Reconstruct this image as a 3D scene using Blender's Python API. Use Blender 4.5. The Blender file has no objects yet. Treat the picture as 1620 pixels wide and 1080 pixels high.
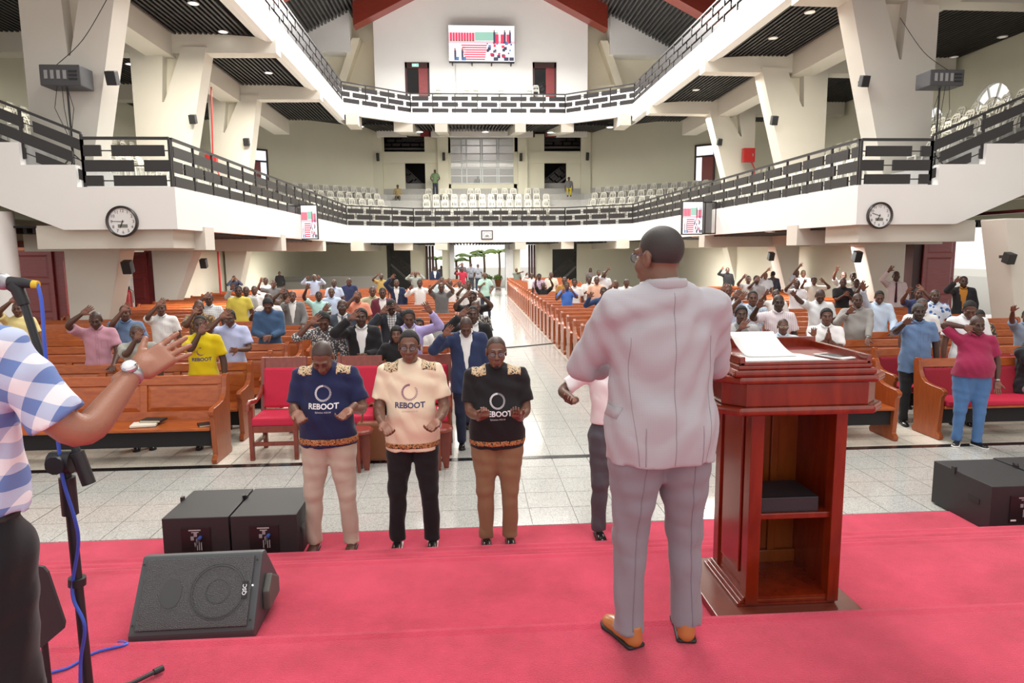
import bpy, bmesh, math, random
import numpy as np
from mathutils import Vector, Matrix
from mathutils.bvhtree import BVHTree
random.seed(7); rng = np.random.default_rng(7)
SC = bpy.context.scene; COL = SC.collection

# ------------------------------------------------------------------ camera
F = 1080.0; CAM = np.array([0.0, 0.0, 2.45])
YAW, TIL, ROL = math.radians(3.76), math.radians(7.47), 0.009
_f = np.array([math.sin(YAW)*math.cos(TIL), math.cos(YAW)*math.cos(TIL), -math.sin(TIL)])
_r0 = np.array([math.cos(YAW), -math.sin(YAW), 0.0]); _u0 = np.cross(_r0, _f)
_R = math.cos(ROL)*_r0 - math.sin(ROL)*_u0; _U = math.cos(ROL)*_u0 + math.sin(ROL)*_r0
def ray(x, y): return _f + _R*(x-810)/F + _U*(540-y)/F
def atz(x, y, z): d = ray(x, y); return CAM + d*((z-CAM[2])/d[2])
def aty(x, y, Y): d = ray(x, y); return CAM + d*(Y/d[1])
def atx(x, y, X): d = ray(x, y); return CAM + d*(X/d[0])
def proj(p):
    d = np.array(p, float)-CAM; w = d@_f
    return 810+F*(d@_R)/w, 540-F*(d@_U)/w
cd = bpy.data.cameras.new('camera'); cd.sensor_width = 36.0; cd.lens = 24.0; cd.clip_start = 0.05; cd.clip_end = 400
cam = bpy.data.objects.new('camera', cd); COL.objects.link(cam); SC.camera = cam
cam.matrix_world = Matrix(((_R[0], _U[0], -_f[0], CAM[0]), (_R[1], _U[1], -_f[1], CAM[1]), (_R[2], _U[2], -_f[2], CAM[2]), (0, 0, 0, 1)))

# ------------------------------------------------------------------ light and exposure
vs = SC.view_settings; vs.view_transform = 'Standard'; vs.look = 'None'; vs.exposure = 0.18; vs.gamma = 1.0; vs.use_curve_mapping = False
W = bpy.data.worlds.new('overcast_sky'); SC.world = W; W.use_nodes = True
_bg = W.node_tree.nodes['Background']; _bg.inputs[0].default_value = (1.0, 0.985, 0.95, 1); _bg.inputs[1].default_value = 1.15
def area(name, loc, size, power, rot=(0, 0, 0), col=(1, .97, .93), sy=None):
    l = bpy.data.lights.new(name, 'AREA'); l.energy = power; l.color = col; l.shape = 'RECTANGLE'; l.size = size; l.size_y = sy or size
    o = bpy.data.objects.new(name, l); COL.objects.link(o); o.location = loc; o.rotation_euler = rot; o['kind'] = 'helper'; return o
AX = 1.38
for k, (yy, pw) in enumerate(((4, 800), (13, 1400), (22, 1700), (30, 1600))):
    area('roof_fill_bank', (AX, yy, 15.6), 9.0, pw, sy=3.0)  # unseen area lights added above the nave to brighten the hall
for s in (-1, 1):                                       # area lights added under the side galleries, standing for their recessed lamps
    for yy in (20, 27, 34):
        area('gallery_fill', (AX+s*9.0, yy, 2.5), 1.6, 200)
        area('gallery_fill', (AX+s*9.3, yy, 8.7), 2.0, 420, col=(1, .93, .8))
area('gallery_fill', (AX, 41.0, 8.9), 6.0, 650, sy=2.0, col=(1, .93, .8))  # fill light added under the rear of the upper gallery
area('gallery_fill', (AX, 42.0, 2.6), 6.0, 300, sy=2.0)  # fill light added under the rear of the lower gallery
area('gallery_fill', (AX, 39.5, 16.5), 10.0, 3200, rot=(math.radians(-20), 0, 0), sy=1.0)  # unseen area light added to whiten the gable wall

# ------------------------------------------------------------------ materials
MATS = {}
def mat(name, col, rough=.5, metal=0.0, var=.06, scale=8.0, bump=0.0, bscale=60.0, spec=.5, emit=None, estr=0.0, coat=0.0, alpha=1.0, trans=0.0):
    if name in MATS: return MATS[name]
    m = bpy.data.materials.new(name); m.use_nodes = True; nt = m.node_tree; b = nt.nodes['Principled BSDF']
    c = (*col[:3], 1.0)
    b.inputs['Roughness'].default_value = rough; b.inputs['Metallic'].default_value = metal
    b.inputs['Specular IOR Level'].default_value = spec; b.inputs['Coat Weight'].default_value = coat; b.inputs['Coat Roughness'].default_value = .12
    if alpha < 1: b.inputs['Alpha'].default_value = alpha
    if trans: b.inputs['Transmission Weight'].default_value = trans
    tc = nt.nodes.new('ShaderNodeTexCoord')
    n = nt.nodes.new('ShaderNodeTexNoise'); n.inputs['Scale'].default_value = scale; n.inputs['Detail'].default_value = 3
    nt.links.new(tc.outputs['Object'], n.inputs['Vector'])
    mx = nt.nodes.new('ShaderNodeMix'); mx.data_type = 'RGBA'
    mx.inputs['A'].default_value = tuple(max(0, v*(1-var)) for v in col[:3])+(1,); mx.inputs['B'].default_value = tuple(min(1, v*(1+var)) for v in col[:3])+(1,)
    nt.links.new(n.outputs['Fac'], mx.inputs['Factor']); nt.links.new(mx.outputs['Result'], b.inputs['Base Color'])
    if bump:
        n2 = nt.nodes.new('ShaderNodeTexNoise'); n2.inputs['Scale'].default_value = bscale; n2.inputs['Detail'].default_value = 2
        nt.links.new(tc.outputs['Object'], n2.inputs['Vector'])
        bp = nt.nodes.new('ShaderNodeBump'); bp.inputs['Strength'].default_value = bump; bp.inputs['Distance'].default_value = .01
        nt.links.new(n2.outputs['Fac'], bp.inputs['Height']); nt.links.new(bp.outputs['Normal'], b.inputs['Normal'])
    if emit: b.inputs['Emission Color'].default_value = (*emit, 1); b.inputs['Emission Strength'].default_value = estr
    MATS[name] = m; return m
def nodes(m): return m.node_tree.nodes, m.node_tree.links, m.node_tree.nodes['Principled BSDF']
def wood(name, ca, cb, rough=.3, coat=.4, scale=(1.2, 1.2, 14), dist=2.0):
    if name in MATS: return MATS[name]
    m = mat(name, ca, rough=rough, coat=coat); N, L, b = nodes(m)
    tc = N.new('ShaderNodeTexCoord'); mp = N.new('ShaderNodeMapping'); mp.inputs['Scale'].default_value = scale
    nz = N.new('ShaderNodeTexNoise'); nz.inputs['Scale'].default_value = 3.0; nz.inputs['Detail'].default_value = 5; nz.inputs['Distortion'].default_value = dist*.3
    L.new(tc.outputs['Object'], mp.inputs['Vector']); L.new(mp.outputs['Vector'], nz.inputs['Vector'])
    rp = N.new('ShaderNodeValToRGB'); rp.color_ramp.elements[0].position = .3; rp.color_ramp.elements[1].position = .72
    rp.color_ramp.elements[0].color = (*ca, 1); rp.color_ramp.elements[1].color = (*cb, 1)
    L.new(nz.outputs['Fac'], rp.inputs['Fac']); L.new(rp.outputs['Color'], b.inputs['Base Color']); return m

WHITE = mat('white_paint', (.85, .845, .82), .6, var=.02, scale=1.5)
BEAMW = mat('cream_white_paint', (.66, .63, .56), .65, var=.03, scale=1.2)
CREAM = mat('cream_wall_paint', (.74, .71, .60), .65, var=.03, scale=.8)
OLIVE = mat('pale_olive_wall_paint', (.69, .68, .56), .65, var=.03, scale=.8)
GREYC = mat('grey_concrete', (.42, .42, .41), .8, var=.1, bump=.2)
CHAR = mat('charcoal_metal', (.022, .019, .02), .45, var=.1)
SLAT = mat('black_ceiling_slat', (.018, .017, .018), .5, var=.1)
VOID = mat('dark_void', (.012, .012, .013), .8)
REDBEAM = wood('red_stained_beam', (.19, .022, .012), (.26, .035, .018), .35, .3)
DOORW = wood('maroon_door_wood', (.20, .026, .028), (.27, .04, .04), .4, .2)
DOORD = mat('dark_door_frame', (.05, .016, .016), .5)
GLASS = mat('window_glass', (.75, .8, .8), .05, alpha=.22, spec=.6)
STEEL = mat('brushed_steel', (.45, .47, .48), .35, .7)
BLACKP = mat('black_plastic', (.018, .018, .02), .5, bump=.1, bscale=300)
LAMP = mat('lamp_glow', (1, 1, 1), .5, emit=(1, .96, .9), estr=6.0)
RUG = mat('red_stage_carpet', (.62, .022, .072), .95, var=.22, scale=9, bump=.9, bscale=240, spec=.1)
N_, L_, B_ = nodes(RUG)                                   # broad brushed patches in the pile
_t = N_.new('ShaderNodeTexCoord'); _n = N_.new('ShaderNodeTexNoise'); _n.inputs['Scale'].default_value = 2.2; _n.inputs['Detail'].default_value = 6; _n.inputs['Roughness'].default_value = .7
_rp = N_.new('ShaderNodeValToRGB'); _rp.color_ramp.elements[0].position = .32; _rp.color_ramp.elements[1].position = .66
_rp.color_ramp.elements[0].color = (.50, .012, .05, 1); _rp.color_ramp.elements[1].color = (.72, .035, .10, 1)
L_.new(_t.outputs['Object'], _n.inputs['Vector']); L_.new(_n.outputs['Fac'], _rp.inputs['Fac']); L_.new(_rp.outputs['Color'], B_.inputs['Base Color'])
B_.inputs['Sheen Weight'].default_value = .3
def terrazzo(name, base, dark, rough):
    m = mat(name, base, rough, coat=.0, spec=.55); N, L, b = nodes(m)
    tc = N.new('ShaderNodeNewGeometry'); v = N.new('ShaderNodeTexVoronoi'); v.inputs['Scale'].default_value = 130
    L.new(tc.outputs['Position'], v.inputs['Vector']); rp = N.new('ShaderNodeValToRGB')
    rp.color_ramp.elements[0].position = .05; rp.color_ramp.elements[1].position = .6; rp.color_ramp.elements[0].color = (*dark, 1); rp.color_ramp.elements[1].color = (*base, 1)
    L.new(v.outputs['Color'], rp.inputs['Fac']); L.new(rp.outputs['Color'], b.inputs['Base Color']); return m
TERR = terrazzo('grey_terrazzo', (.53, .525, .49), (.27, .27, .255), .12)
TERRC = terrazzo('cream_terrazzo', (.74, .70, .60), (.50, .46, .38), .16)
GRANITE = mat('black_granite', (.015, .015, .016), .15)
GROUT = mat('tile_grout', (.47, .45, .41), .8)

ORDW = 'first second third fourth fifth sixth seventh eighth ninth tenth eleventh twelfth thirteenth fourteenth fifteenth sixteenth seventeenth eighteenth nineteenth twentieth'.split()
def onth(k): return ORDW[k] if k < 20 else ('thirtieth' if k == 29 else ('twenty-' if k < 29 else 'thirty-')+ORDW[(k-20) % 10])
# ------------------------------------------------------------------ mesh helpers
class MB:
    def __init__(s): s.v = []; s.f = []; s.m = []
    def add(s, vs, fs, mi=0):
        o = len(s.v); s.v += [tuple(map(float, p)) for p in vs]; s.f += [tuple(i+o for i in f) for f in fs]; s.m += [mi]*len(fs); return s
    def box(s, x0, x1, y0, y1, z0, z1, mi=0):
        x0, x1 = min(x0, x1), max(x0, x1); y0, y1 = min(y0, y1), max(y0, y1); z0, z1 = min(z0, z1), max(z0, z1)
        return s.add([(x0, y0, z0), (x1, y0, z0), (x1, y1, z0), (x0, y1, z0), (x0, y0, z1), (x1, y0, z1), (x1, y1, z1), (x0, y1, z1)],
                     [(0, 3, 2, 1), (4, 5, 6, 7), (0, 1, 5, 4), (1, 2, 6, 5), (2, 3, 7, 6), (3, 0, 4, 7)], mi)
    def hexa(s, p, mi=0):                                 # 8 corners: bottom ring then top ring
        return s.add(p, [(0, 3, 2, 1), (4, 5, 6, 7), (0, 1, 5, 4), (1, 2, 6, 5), (2, 3, 7, 6), (3, 0, 4, 7)], mi)
    def prism(s, poly, axis, a0, a1, mi=0):               # poly in the two other axes, extruded along axis
        n = len(poly)
        def P(u, v, a): return (a, u, v) if axis == 0 else ((u, a, v) if axis == 1 else (u, v, a))
        vs = [P(u, v, a0) for u, v in poly]+[P(u, v, a1) for u, v in poly]
        return s.add(vs, [tuple(range(n))[::-1], tuple(range(n, 2*n))]+[(i, (i+1) % n, n+(i+1) % n, n+i) for i in range(n)], mi)
    def beam(s, a, b, w, h, mi=0, up=(0, 0, 1)):          # a bar from a to b, w wide, h high
        a = Vector(a); b = Vector(b); d = (b-a).normalized(); u = Vector(up); r = d.cross(u)
        if r.length < 1e-4: r = d.cross(Vector((1, 0, 0)))
        r.normalize(); u = r.cross(d); r *= w/2; u *= h/2
        return s.hexa([a-r-u, a+r-u, b+r-u, b-r-u, a-r+u, a+r+u, b+r+u, b-r+u], mi)
    def tube(s, pts, rad, n=10, mi=0, cap=True, sq=None):  # swept tube with varying radius
        pts = [Vector(p) for p in pts]; k = len(pts)
        if not hasattr(rad, '__len__'): rad = [rad]*k
        o = len(s.v); prev = None
        for i, p in enumerate(pts):
            t = (pts[min(i+1, k-1)]-pts[max(i-1, 0)]).normalized()
            if prev is None: r = t.orthogonal().normalized()
            else:
                r = prev-t*prev.dot(t); r = r.normalized() if r.length > 1e-6 else t.orthogonal().normalized()
            prev = r; q = t.cross(r)
            for j in range(n):
                a = 2*math.pi*j/n; s.v.append(tuple(p+(r*math.cos(a)+q*math.sin(a))*rad[i]))
        for i in range(k-1):
            for j in range(n): s.f.append((o+i*n+j, o+i*n+(j+1) % n, o+(i+1)*n+(j+1) % n, o+(i+1)*n+j)); s.m.append(mi)
        if cap: s.f.append(tuple(o+j for j in range(n))[::-1]); s.f.append(tuple(o+(k-1)*n+j for j in range(n))); s.m += [mi, mi]
        return s
    def lathe(s, prof, c=(0, 0, 0), n=24, axis=2, mi=0):  # prof: (radius, height)
        o = len(s.v); k = len(prof)
        for r, h in prof:
            for j in range(n):
                a = 2*math.pi*j/n; x, y = r*math.cos(a), r*math.sin(a)
                p = (x, y, h) if axis == 2 else ((x, h, y) if axis == 1 else (h, x, y)); s.v.append((p[0]+c[0], p[1]+c[1], p[2]+c[2]))
        for i in range(k-1):
            for j in range(n): s.f.append((o+i*n+j, o+i*n+(j+1) % n, o+(i+1)*n+(j+1) % n, o+(i+1)*n+j)); s.m.append(mi)
        s.f.append(tuple(o+j for j in range(n))); s.f.append(tuple(o+(k-1)*n+j for j in range(n))); s.m += [mi, mi]
        return s
    def mesh(s, name, mats, smooth=False, bevel=0.0, seg=2, xf=None):
        me = bpy.data.meshes.new(name); me.from_pydata(s.v, [], s.f)
        for m in (mats if isinstance(mats, (list, tuple)) else [mats]): me.materials.append(m)
        if s.m and max(s.m): me.polygons.foreach_set('material_index', s.m)
        if xf is not None: me.transform(xf)
        bm = bmesh.new(); bm.from_mesh(me); bmesh.ops.recalc_face_normals(bm, faces=bm.faces)
        if bevel:
            es = [e for e in bm.edges if len(e.link_faces) == 2 and e.calc_face_angle(0) > .5]
            bmesh.ops.bevel(bm, geom=es, offset=bevel, segments=seg, profile=.6, affect='EDGES', clamp_overlap=True)
        if smooth:
            for f in bm.faces: f.smooth = True
            for e in bm.edges:
                if len(e.link_faces) == 2 and e.calc_face_angle(0) > .7: e.smooth = False
        bm.to_mesh(me); bm.free(); return me
    def build(s, name, mats, parent=None, smooth=False, bevel=0.0, seg=2): return link(name, s.mesh(name, mats, smooth, bevel, seg), parent)
def link(name, me, parent=None, loc=None, rz=None):
    o = bpy.data.objects.new(name, me); COL.objects.link(o)
    if parent is not None: o.parent = parent
    if loc is not None: o.location = loc
    if rz is not None: o.rotation_euler = (0, 0, rz)
    return o
def empty(name, loc=(0, 0, 0), rz=0.0):
    o = bpy.data.objects.new(name, None); COL.objects.link(o); o.location = loc; o.rotation_euler = (0, 0, rz); o.empty_display_size = .1; return o
def tag(o, label, cat, group=None):
    o['label'] = label; o['category'] = cat
    if group: o['group'] = group
    return o
def struct(o, label=None): 
    o['kind'] = 'structure'
    if label: o['label'] = label
    return o
def copy_tree(o, parent=None):
    c = o.copy(); COL.objects.link(c); c.parent = parent
    for ch in o.children: copy_tree(ch, c)
    return c
def text_mb(txt, size, depth=.004, bold=False, spacing=1.0):  # lettering as a flat mesh in XZ, centred, facing -Y
    cu = bpy.data.curves.new('lettering', 'FONT'); cu.body = txt; cu.size = size; cu.align_x = 'CENTER'; cu.align_y = 'CENTER'; cu.space_character = spacing
    cu.resolution_u = 3
    if bold: cu.offset = size*.028
    o = bpy.data.objects.new('lettering', cu); COL.objects.link(o)
    dg = bpy.context.evaluated_depsgraph_get(); me = o.evaluated_get(dg).to_mesh()
    vs = [(v.co.x, 0.0, v.co.y) for v in me.vertices]; fs = [tuple(p.vertices) for p in me.polygons]
    o.evaluated_get(dg).to_mesh_clear(); bpy.data.objects.remove(o); bpy.data.curves.remove(cu)
    mb = MB(); mb.add(vs, fs); return mb
# ================================================================== THE SETTING
YL = 15.5; YB = 36.5; YC = 39.0; YR = 46.6; ZL = 3.89; ZLB = 3.0; ZU = 10.07; ZUB = 9.2; DW = 17.0
LSTEP = 7.95
# ---- floor: grout bed, single tiles near the stage and up the aisle, the rest laid as one
fl = struct(MB().box(-40, 44, -6, 60, -.30, -.012).build('floor', GROUT), 'pale terrazzo tiled floor of the hall')
TS = .42; tm = MB().box(-TS/2+.004, TS/2-.004, -TS/2+.004, TS/2-.004, -.012, 0).mesh('tile', TERR)
tc_ = MB().box(-TS/2+.004, TS/2-.004, -TS/2+.004, TS/2-.004, -.012, 0).mesh('tile_cream', TERRC)
single = set(); X0, Y0 = -4.9, 5.88
def cell(i, j): return X0+(i+.5)*TS, Y0+(j+.5)*TS
order = [(i, j) for j in range(5) for i in range(2, 27)]+[(i, j) for j in range(5, 45) for i in range(11, 17)]
for i, j in order[:296]:
    x, y = cell(i, j); link('tile', tm if (j < 5 or 11 <= i < 17) else tc_, fl, (x, y, 0)); single.add((i, j))
rest = [MB(), MB()]
for i in range(-60, 80):
    for j in range(0, 98):
        if (i, j) in single: continue
        x, y = cell(i, j)
        if y > 24 and not -10 < x < 13: continue
        h = TS/2-.004; k = 0 if (j < 5 or 11 <= i < 17) else 1
        rest[k].add([(x-h, y-h, 0), (x+h, y-h, 0), (x+h, y+h, 0), (x-h, y+h, 0)], [(0, 1, 2, 3)])
rest[0].build('floor_tiling', TERR, fl)['kind'] = 'stuff'; rest[1].build('floor_tiling', TERRC, fl)['kind'] = 'stuff'
struct(MB().box(-14, 16, 7.86, 7.97, -.01, .004).build('trim_1', GRANITE), 'black granite strip inlaid across the floor')
# ---- carpeted stage with its steps
ED = [(2.89, .78), (3.95, .624), (4.32, .468), (4.72, .312), (5.15, .156), (5.86, .012)]
pr_ = [(-3.0, 0.0), (-3.0, .78)]; zp = .78
for k, (ye, z) in enumerate(ED):
    r = .02
    if k: pr_.append((ED[k-1][0]+.004, z))
    pr_ += [(ye-.07, z), (ye-.035, z+.006), (ye-.008, z+.002), (ye, z-r if z > .03 else .001)] if z > .03 else [(ye-r, z), (ye-.006, z-.006), (ye, .001)]  # raised lip added at each tread edge to draw a shading line
pr_.append((5.86, 0.0))
st = MB(); st.prism(pr_, 0, -9.0, 11.0); struct(st.build('stage', RUG), 'stage and wide steps covered in crimson red carpet')

# ---- galleries: parapets follow one plan line
def path(d0, y0): 
    L = [(-d0, y0), (-7.45, YB), (-4.24, YC)]
    return [Vector((AX+x, y)) for x, y in L]+[Vector((AX-x, y)) for x, y in L[::-1]]
def offs(P, o):
    out = []
    for i, p in enumerate(P):
        n = []
        for a, b in ((i-1, i), (i, i+1)):
            if 0 <= a and b < len(P): d = (P[b]-P[a]).normalized(); n.append(Vector((-d.y, d.x)))
        m = n[0] if len(n) == 1 else (n[0]+n[1]).normalized(); k = 1.0 if len(n) == 1 else 1/max(.3, m.dot(n[0]))
        out.append(p+m*o*k)
    return out
def ribbon(mb, P, o0, o1, z0, z1, mi=0, segs=None):
    A, B = offs(P, o0), offs(P, o1)
    for i in range(len(P)-1):
        if segs is not None and i not in segs: continue
        q = [A[i], A[i+1], B[i+1], B[i]]
        mb.hexa([(p.x, p.y, z0) for p in q]+[(p.x, p.y, z1) for p in q], mi)
PL = path(7.55, YL); PU = path(7.45, 9.0)
TO = [0.0]+[2.0+1.1*i for i in range(8)]
gl = MB(); ribbon(gl, PL, 0, .22, ZLB, ZL)
struct(gl.build('gallery_parapet', WHITE), 'white parapet band of the lower gallery')
gt = MB()
for i in range(8): ribbon(gt, PL, TO[i]+(.22 if i == 0 else 0), TO[i+1], ZL+.46*i-.75, ZL+.46*i)
struct(gt.build('gallery_floor', GREYC), 'grey stepped seating floor of the lower gallery')
for s in (-1, 1):                                         # stepped near end walls
    pl = [(AX+s*7.55, ZLB), (AX+s*7.55, ZL)]
    for i in range(1, 8):
        x = AX+s*(7.55+(TO[i] if s < 0 else TO[i]-.1)); pl += [(x, ZL+.46*(i-1)), (x, ZL+.46*i)]
    pl += [(AX+s*DW, ZL+.46*7), (AX+s*DW, ZL+.46*7-1.2)]
    xb = aty(110, 368, YL)[0] if s < 0 else aty(1503, 354, YL)[0]; pl.append((xb, ZLB))
    struct(MB().prism(pl, 1, YL-.2, YL).build('gallery_end_wall', WHITE), 'white stepped end wall of the lower gallery, %s side' % ('left' if s < 0 else 'right'))
gu = MB(); ribbon(gu, PU, 0, .22, ZUB, ZU, 0, (0, 4)); ribbon(gu, PU, 0, .22, 9.5, ZU, 0, (1, 2, 3)); struct(gu.build('gallery_parapet', WHITE), 'white parapet band of the upper gallery')
gf = MB(); ribbon(gf, PU, .22, 9.6, ZU-.25, ZU, 0, (0, 4))
for i in range(7): ribbon(gf, PU, .22+1.1*i, .22+1.1*(i+1), ZU+.42*i-.6 if i else ZU-.3, ZU+.42*i, 0, (1, 2, 3))
struct(gf.build('gallery_floor', WHITE), 'floor slab of the upper gallery')

# beams under the galleries: cross beams and the long beams that tie the column heads
BL = {-1: (10.3, 17.0, 23.7, 30.4), 1: (11.2, 18.3, 25.5, 33.0)}
for s in (-1, 1):
    b = MB()
    for y in BL[s]:
        x0, x1 = AX+s*7.5, AX+s*16.8
        xa = AX+s*7.35
        b.hexa([(xa, y-.28, 8.85), (x1, y-.34, 8.78), (x1, y+.34, 8.78), (xa, y+.28, 8.85), (xa, y-.28, 9.3), (x1, y-.34, 9.9), (x1, y+.34, 9.9), (xa, y+.28, 9.3)])
    b.box(AX+s*10.6, AX+s*11.4, 9.0, 38.0, 8.72, 9.9)
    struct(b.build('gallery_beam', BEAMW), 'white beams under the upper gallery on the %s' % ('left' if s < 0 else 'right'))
    b = MB()
    for y in BL[s][1:]:
        b.hexa([(AX+s*7.5, y-.3, 2.56), (AX+s*11.6, y-.3, 2.56), (AX+s*11.6, y+.3, 2.56), (AX+s*7.5, y+.3, 2.56)]+[(AX+s*7.5, y-.3, 3.1), (AX+s*11.6, y-.3, 3.1), (AX+s*11.6, y+.3, 3.1), (AX+s*7.5, y+.3, 3.1)])
    b.box(AX+s*10.1, AX+s*10.6, YL+.05, 38, 2.62, 3.1)
    b.hexa([(AX+s*7.75, YL+.02, 2.6), (AX+s*10.6, YL+.02, 2.6), (AX+s*10.6, 17, 2.6), (AX+s*7.75, 17, 2.6), (AX+s*7.75, YL+.02, 3.05), (AX+s*10.6, YL+.02, 3.05), (AX+s*10.6, 17, 3.05), (AX+s*7.75, 17, 3.05)])
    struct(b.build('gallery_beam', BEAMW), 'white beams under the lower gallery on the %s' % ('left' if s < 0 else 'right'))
b = MB()                                                  # rear cross beams (short tabs below the parapets)
for pxa, pxb in ((623, 653), (688, 708), (815, 832), (888, 908)):
    for zt, zb, yy, pyy in ((9.6, 9.05, YC, 205), (3.1, 2.6, YC, 390)):
        xa, xb = aty(pxa, pyy, yy)[0], aty(pxb, pyy, yy)[0]; ri = 1.0 if zt > 5 else 0
        b.hexa([(xa, yy+.03, zb), (xb, yy+.03, zb), (xb, YR, zb+ri), (xa, YR, zb+ri), (xa, yy+.03, zt), (xb, yy+.03, zt), (xb, YR, zt+ri), (xa, YR, zt+ri)])
for s in (-1, 1):
    xa = AX+s*7.4
    b.box(xa, xa-s*.6, YB+.1, YB+1.6, 9.0, 9.6); b.box(xa, xa-s*.6, YB+.1, YR-1, 2.58, 3.1)
struct(b.build('gallery_beam', BEAMW), 'white beams under the rear galleries')
# slatted black ceilings under the galleries
def slats(mb, x0, x1, y0, y1, z, pitch=.16, w=.075, h=.11):
    n = int(abs(x1-x0)/pitch)
    for k in range(n):
        x = min(x0, x1)+(k+.5)*pitch; mb.box(x-w/2, x+w/2, y0, y1, z-h, z)
for s in (-1, 1):
    cz = MB(); cz.box(AX+s*7.5, AX+s*16.9, 9, 38, 9.52, 9.58); o = cz.build('ceiling_board', VOID); struct(o, 'black backing of the slatted ceiling, %s gallery' % ('left' if s < 0 else 'right'))
    sl = MB(); ys = (9.0,)+BL[s]+(38.0,)
    for a, c in zip(ys[:-1], ys[1:]):
        slats(sl, AX+s*8.0, AX+s*10.55, a+.3, c-.3, 9.5); slats(sl, AX+s*11.45, AX+s*16.9, a+.3, c-.3, 9.5)
    q = sl.build('slat', SLAT, o); q['kind'] = 'stuff'
    b = MB(); y2 = (9.0,)+BL[s]+(38.0,)                    # sloped white edge between parapet and slats
    for a, c in zip(y2[:-1], y2[1:]):
        b.hexa([(AX+s*7.66, a, 9.2), (AX+s*8.0, a, 9.36), (AX+s*8.0, c, 9.36), (AX+s*7.66, c, 9.2), (AX+s*7.66, a, 9.5), (AX+s*8.0, a, 9.5), (AX+s*8.0, c, 9.5), (AX+s*7.66, c, 9.5)])
    struct(b.build('trim_2', WHITE), 'white edge strip of the upper gallery soffit')
    cz = MB(); cz.box(AX+s*7.78, AX+s*11.6, YL+.1, 38, 3.06, 3.1); o = cz.build('ceiling_board', VOID); struct(o, 'black ceiling under the lower gallery, %s' % ('left' if s < 0 else 'right'))
    sl = MB(); slats(sl, AX+s*7.8, AX+s*11.5, YL+.3, 38, 3.06, .2); sl.build('slat', SLAT, o)['kind'] = 'stuff'
cz = MB(); 
_A, _B = offs(PU, .22), offs(PU, 8.5)
for i in (1, 2, 3): cz.hexa([(_A[i].x, _A[i].y, 9.56), (_A[i+1].x, _A[i+1].y, 9.56), (_B[i+1].x, _B[i+1].y, 10.6), (_B[i].x, _B[i].y, 10.6), (_A[i].x, _A[i].y, 9.6), (_A[i+1].x, _A[i+1].y, 9.6), (_B[i+1].x, _B[i+1].y, 10.64), (_B[i].x, _B[i].y, 10.64)])
ribbon(cz, PL, .22, 9, 3.06, 3.1, 0, (1, 2, 3))
o = struct(cz.build('ceiling_board', VOID), 'black ceiling under the rear galleries')
sl = MB()
for k in range(72): x = AX-7.1+k*.2; sl.hexa([(x, YC+.4, 9.49), (x+.08, YC+.4, 9.49), (x+.08, YR-.1, 10.3), (x, YR-.1, 10.3), (x, YC+.4, 9.6), (x+.08, YC+.4, 9.6), (x+.08, YR-.1, 10.42), (x, YR-.1, 10.42)])
slats(sl, AX-7.2, AX+7.2, YC+.4, YR-.1, 3.04, .2); sl.build('slat', SLAT, o)['kind'] = 'stuff'

# ---- forked columns (upper and ground), each from its outline in the cross plane
def column(Y, outer, inner_b, inner_t, z0, z1, notch, label, th=.55):
    x = lambda px, py: aty(px, py, Y)[0]
    xo, xb, xt = x(outer, 150), x(inner_b, 200), x(inner_t, 60)
    s = 1 if xb < xo else -1
    mb = MB(); y0, y1 = Y-th/2, Y+th/2
    if notch:                                             # notch: apex px,py ; top left px ; top right px
        xa, za = aty(notch[0], notch[1], Y)[0], aty(notch[0], notch[1], Y)[2]
        n0, n1 = x(notch[2], 40), x(notch[3], 40)
        if s < 0: n0, n1 = max(n0, n1), min(n0, n1)
        else: n0, n1 = min(n0, n1), max(n0, n1)
        k = (za-z0)/(z1-z0); xm = xb+(xt-xb)*k
        mb.prism([(xb, z0), (xo, z0), (xo, za), (xa, za), (xm, za)], 1, y0, y1)
        mb.prism([(xm, za), (xa, za), (n0, z1), (xt, z1)], 1, y0, y1)
        mb.prism([(xa+.06*s, za), (xo, za), (xo, z1), (n1, z1)], 1, y0, y1)
        mb.prism([(xa-.4*s, za+.3), (xa+.4*s, za+.3), (n1+.1*s, z1), (n0-.1*s, z1)], 1, Y-.02, Y+th/2-.02, 1)
    else: mb.prism([(xb, z0), (xo, z0), (xo, z1), (xt, z1)], 1, y0, y1)
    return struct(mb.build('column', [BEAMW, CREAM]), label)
column(17.0, 58, 145, 210, 3.9, 9.0, (125, 95, 112, 156), 'nearest forked white column of the left gallery', .7)
column(23.7, 218, 285, 331, 3.9, 9.0, (267, 165, 262, 292), 'middle forked white column of the left gallery', .7)
column(30.4, 333, 380, 406, 3.9, 9.0, (360, 212, 356, 378), 'farthest forked white column of the left gallery', .7)
column(18.3, 1463, 1397, 1330, 3.9, 9.0, (1410, 100, 1422, 1382), 'nearest forked white column of the right gallery', .7)
column(25.5, 1301, 1253, 1200, 3.9, 9.0, (1262, 172, 1268, 1240), 'middle forked white column of the right gallery', .7)
column(33.0, 1192, 1165, 1121, 3.9, 9.0, (1167, 218, 1169, 1148), 'farthest forked white column of the right gallery', .7)
def gcol(Y, xo, xb, xt, label, th=.7):
    g = lambda px: aty(px, 440, Y)[0]
    struct(MB().prism([(g(xb), 0), (g(xo), 0), (g(xo), 3.05), (g(xt), 3.05)], 1, Y-th/2, Y+th/2).build('column', BEAMW, bevel=.03), label)
gcol(17.0, 118, 163, 214, 'leaning white column beside the open left door')
gcol(23.7, 250, 262, 327, 'leaning white column past the second left door')
gcol(30.4, 362, 372, 402, 'far leaning white column on the left ground floor')
gcol(14.0, 1680, 1606, 1562, 'leaning white column at the right picture edge')
gcol(19.0, 1418, 1392, 1345, 'leaning white column left of the tall red door')
gcol(25.5, 1256, 1249, 1212, 'leaning white column behind the right pews')
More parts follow.
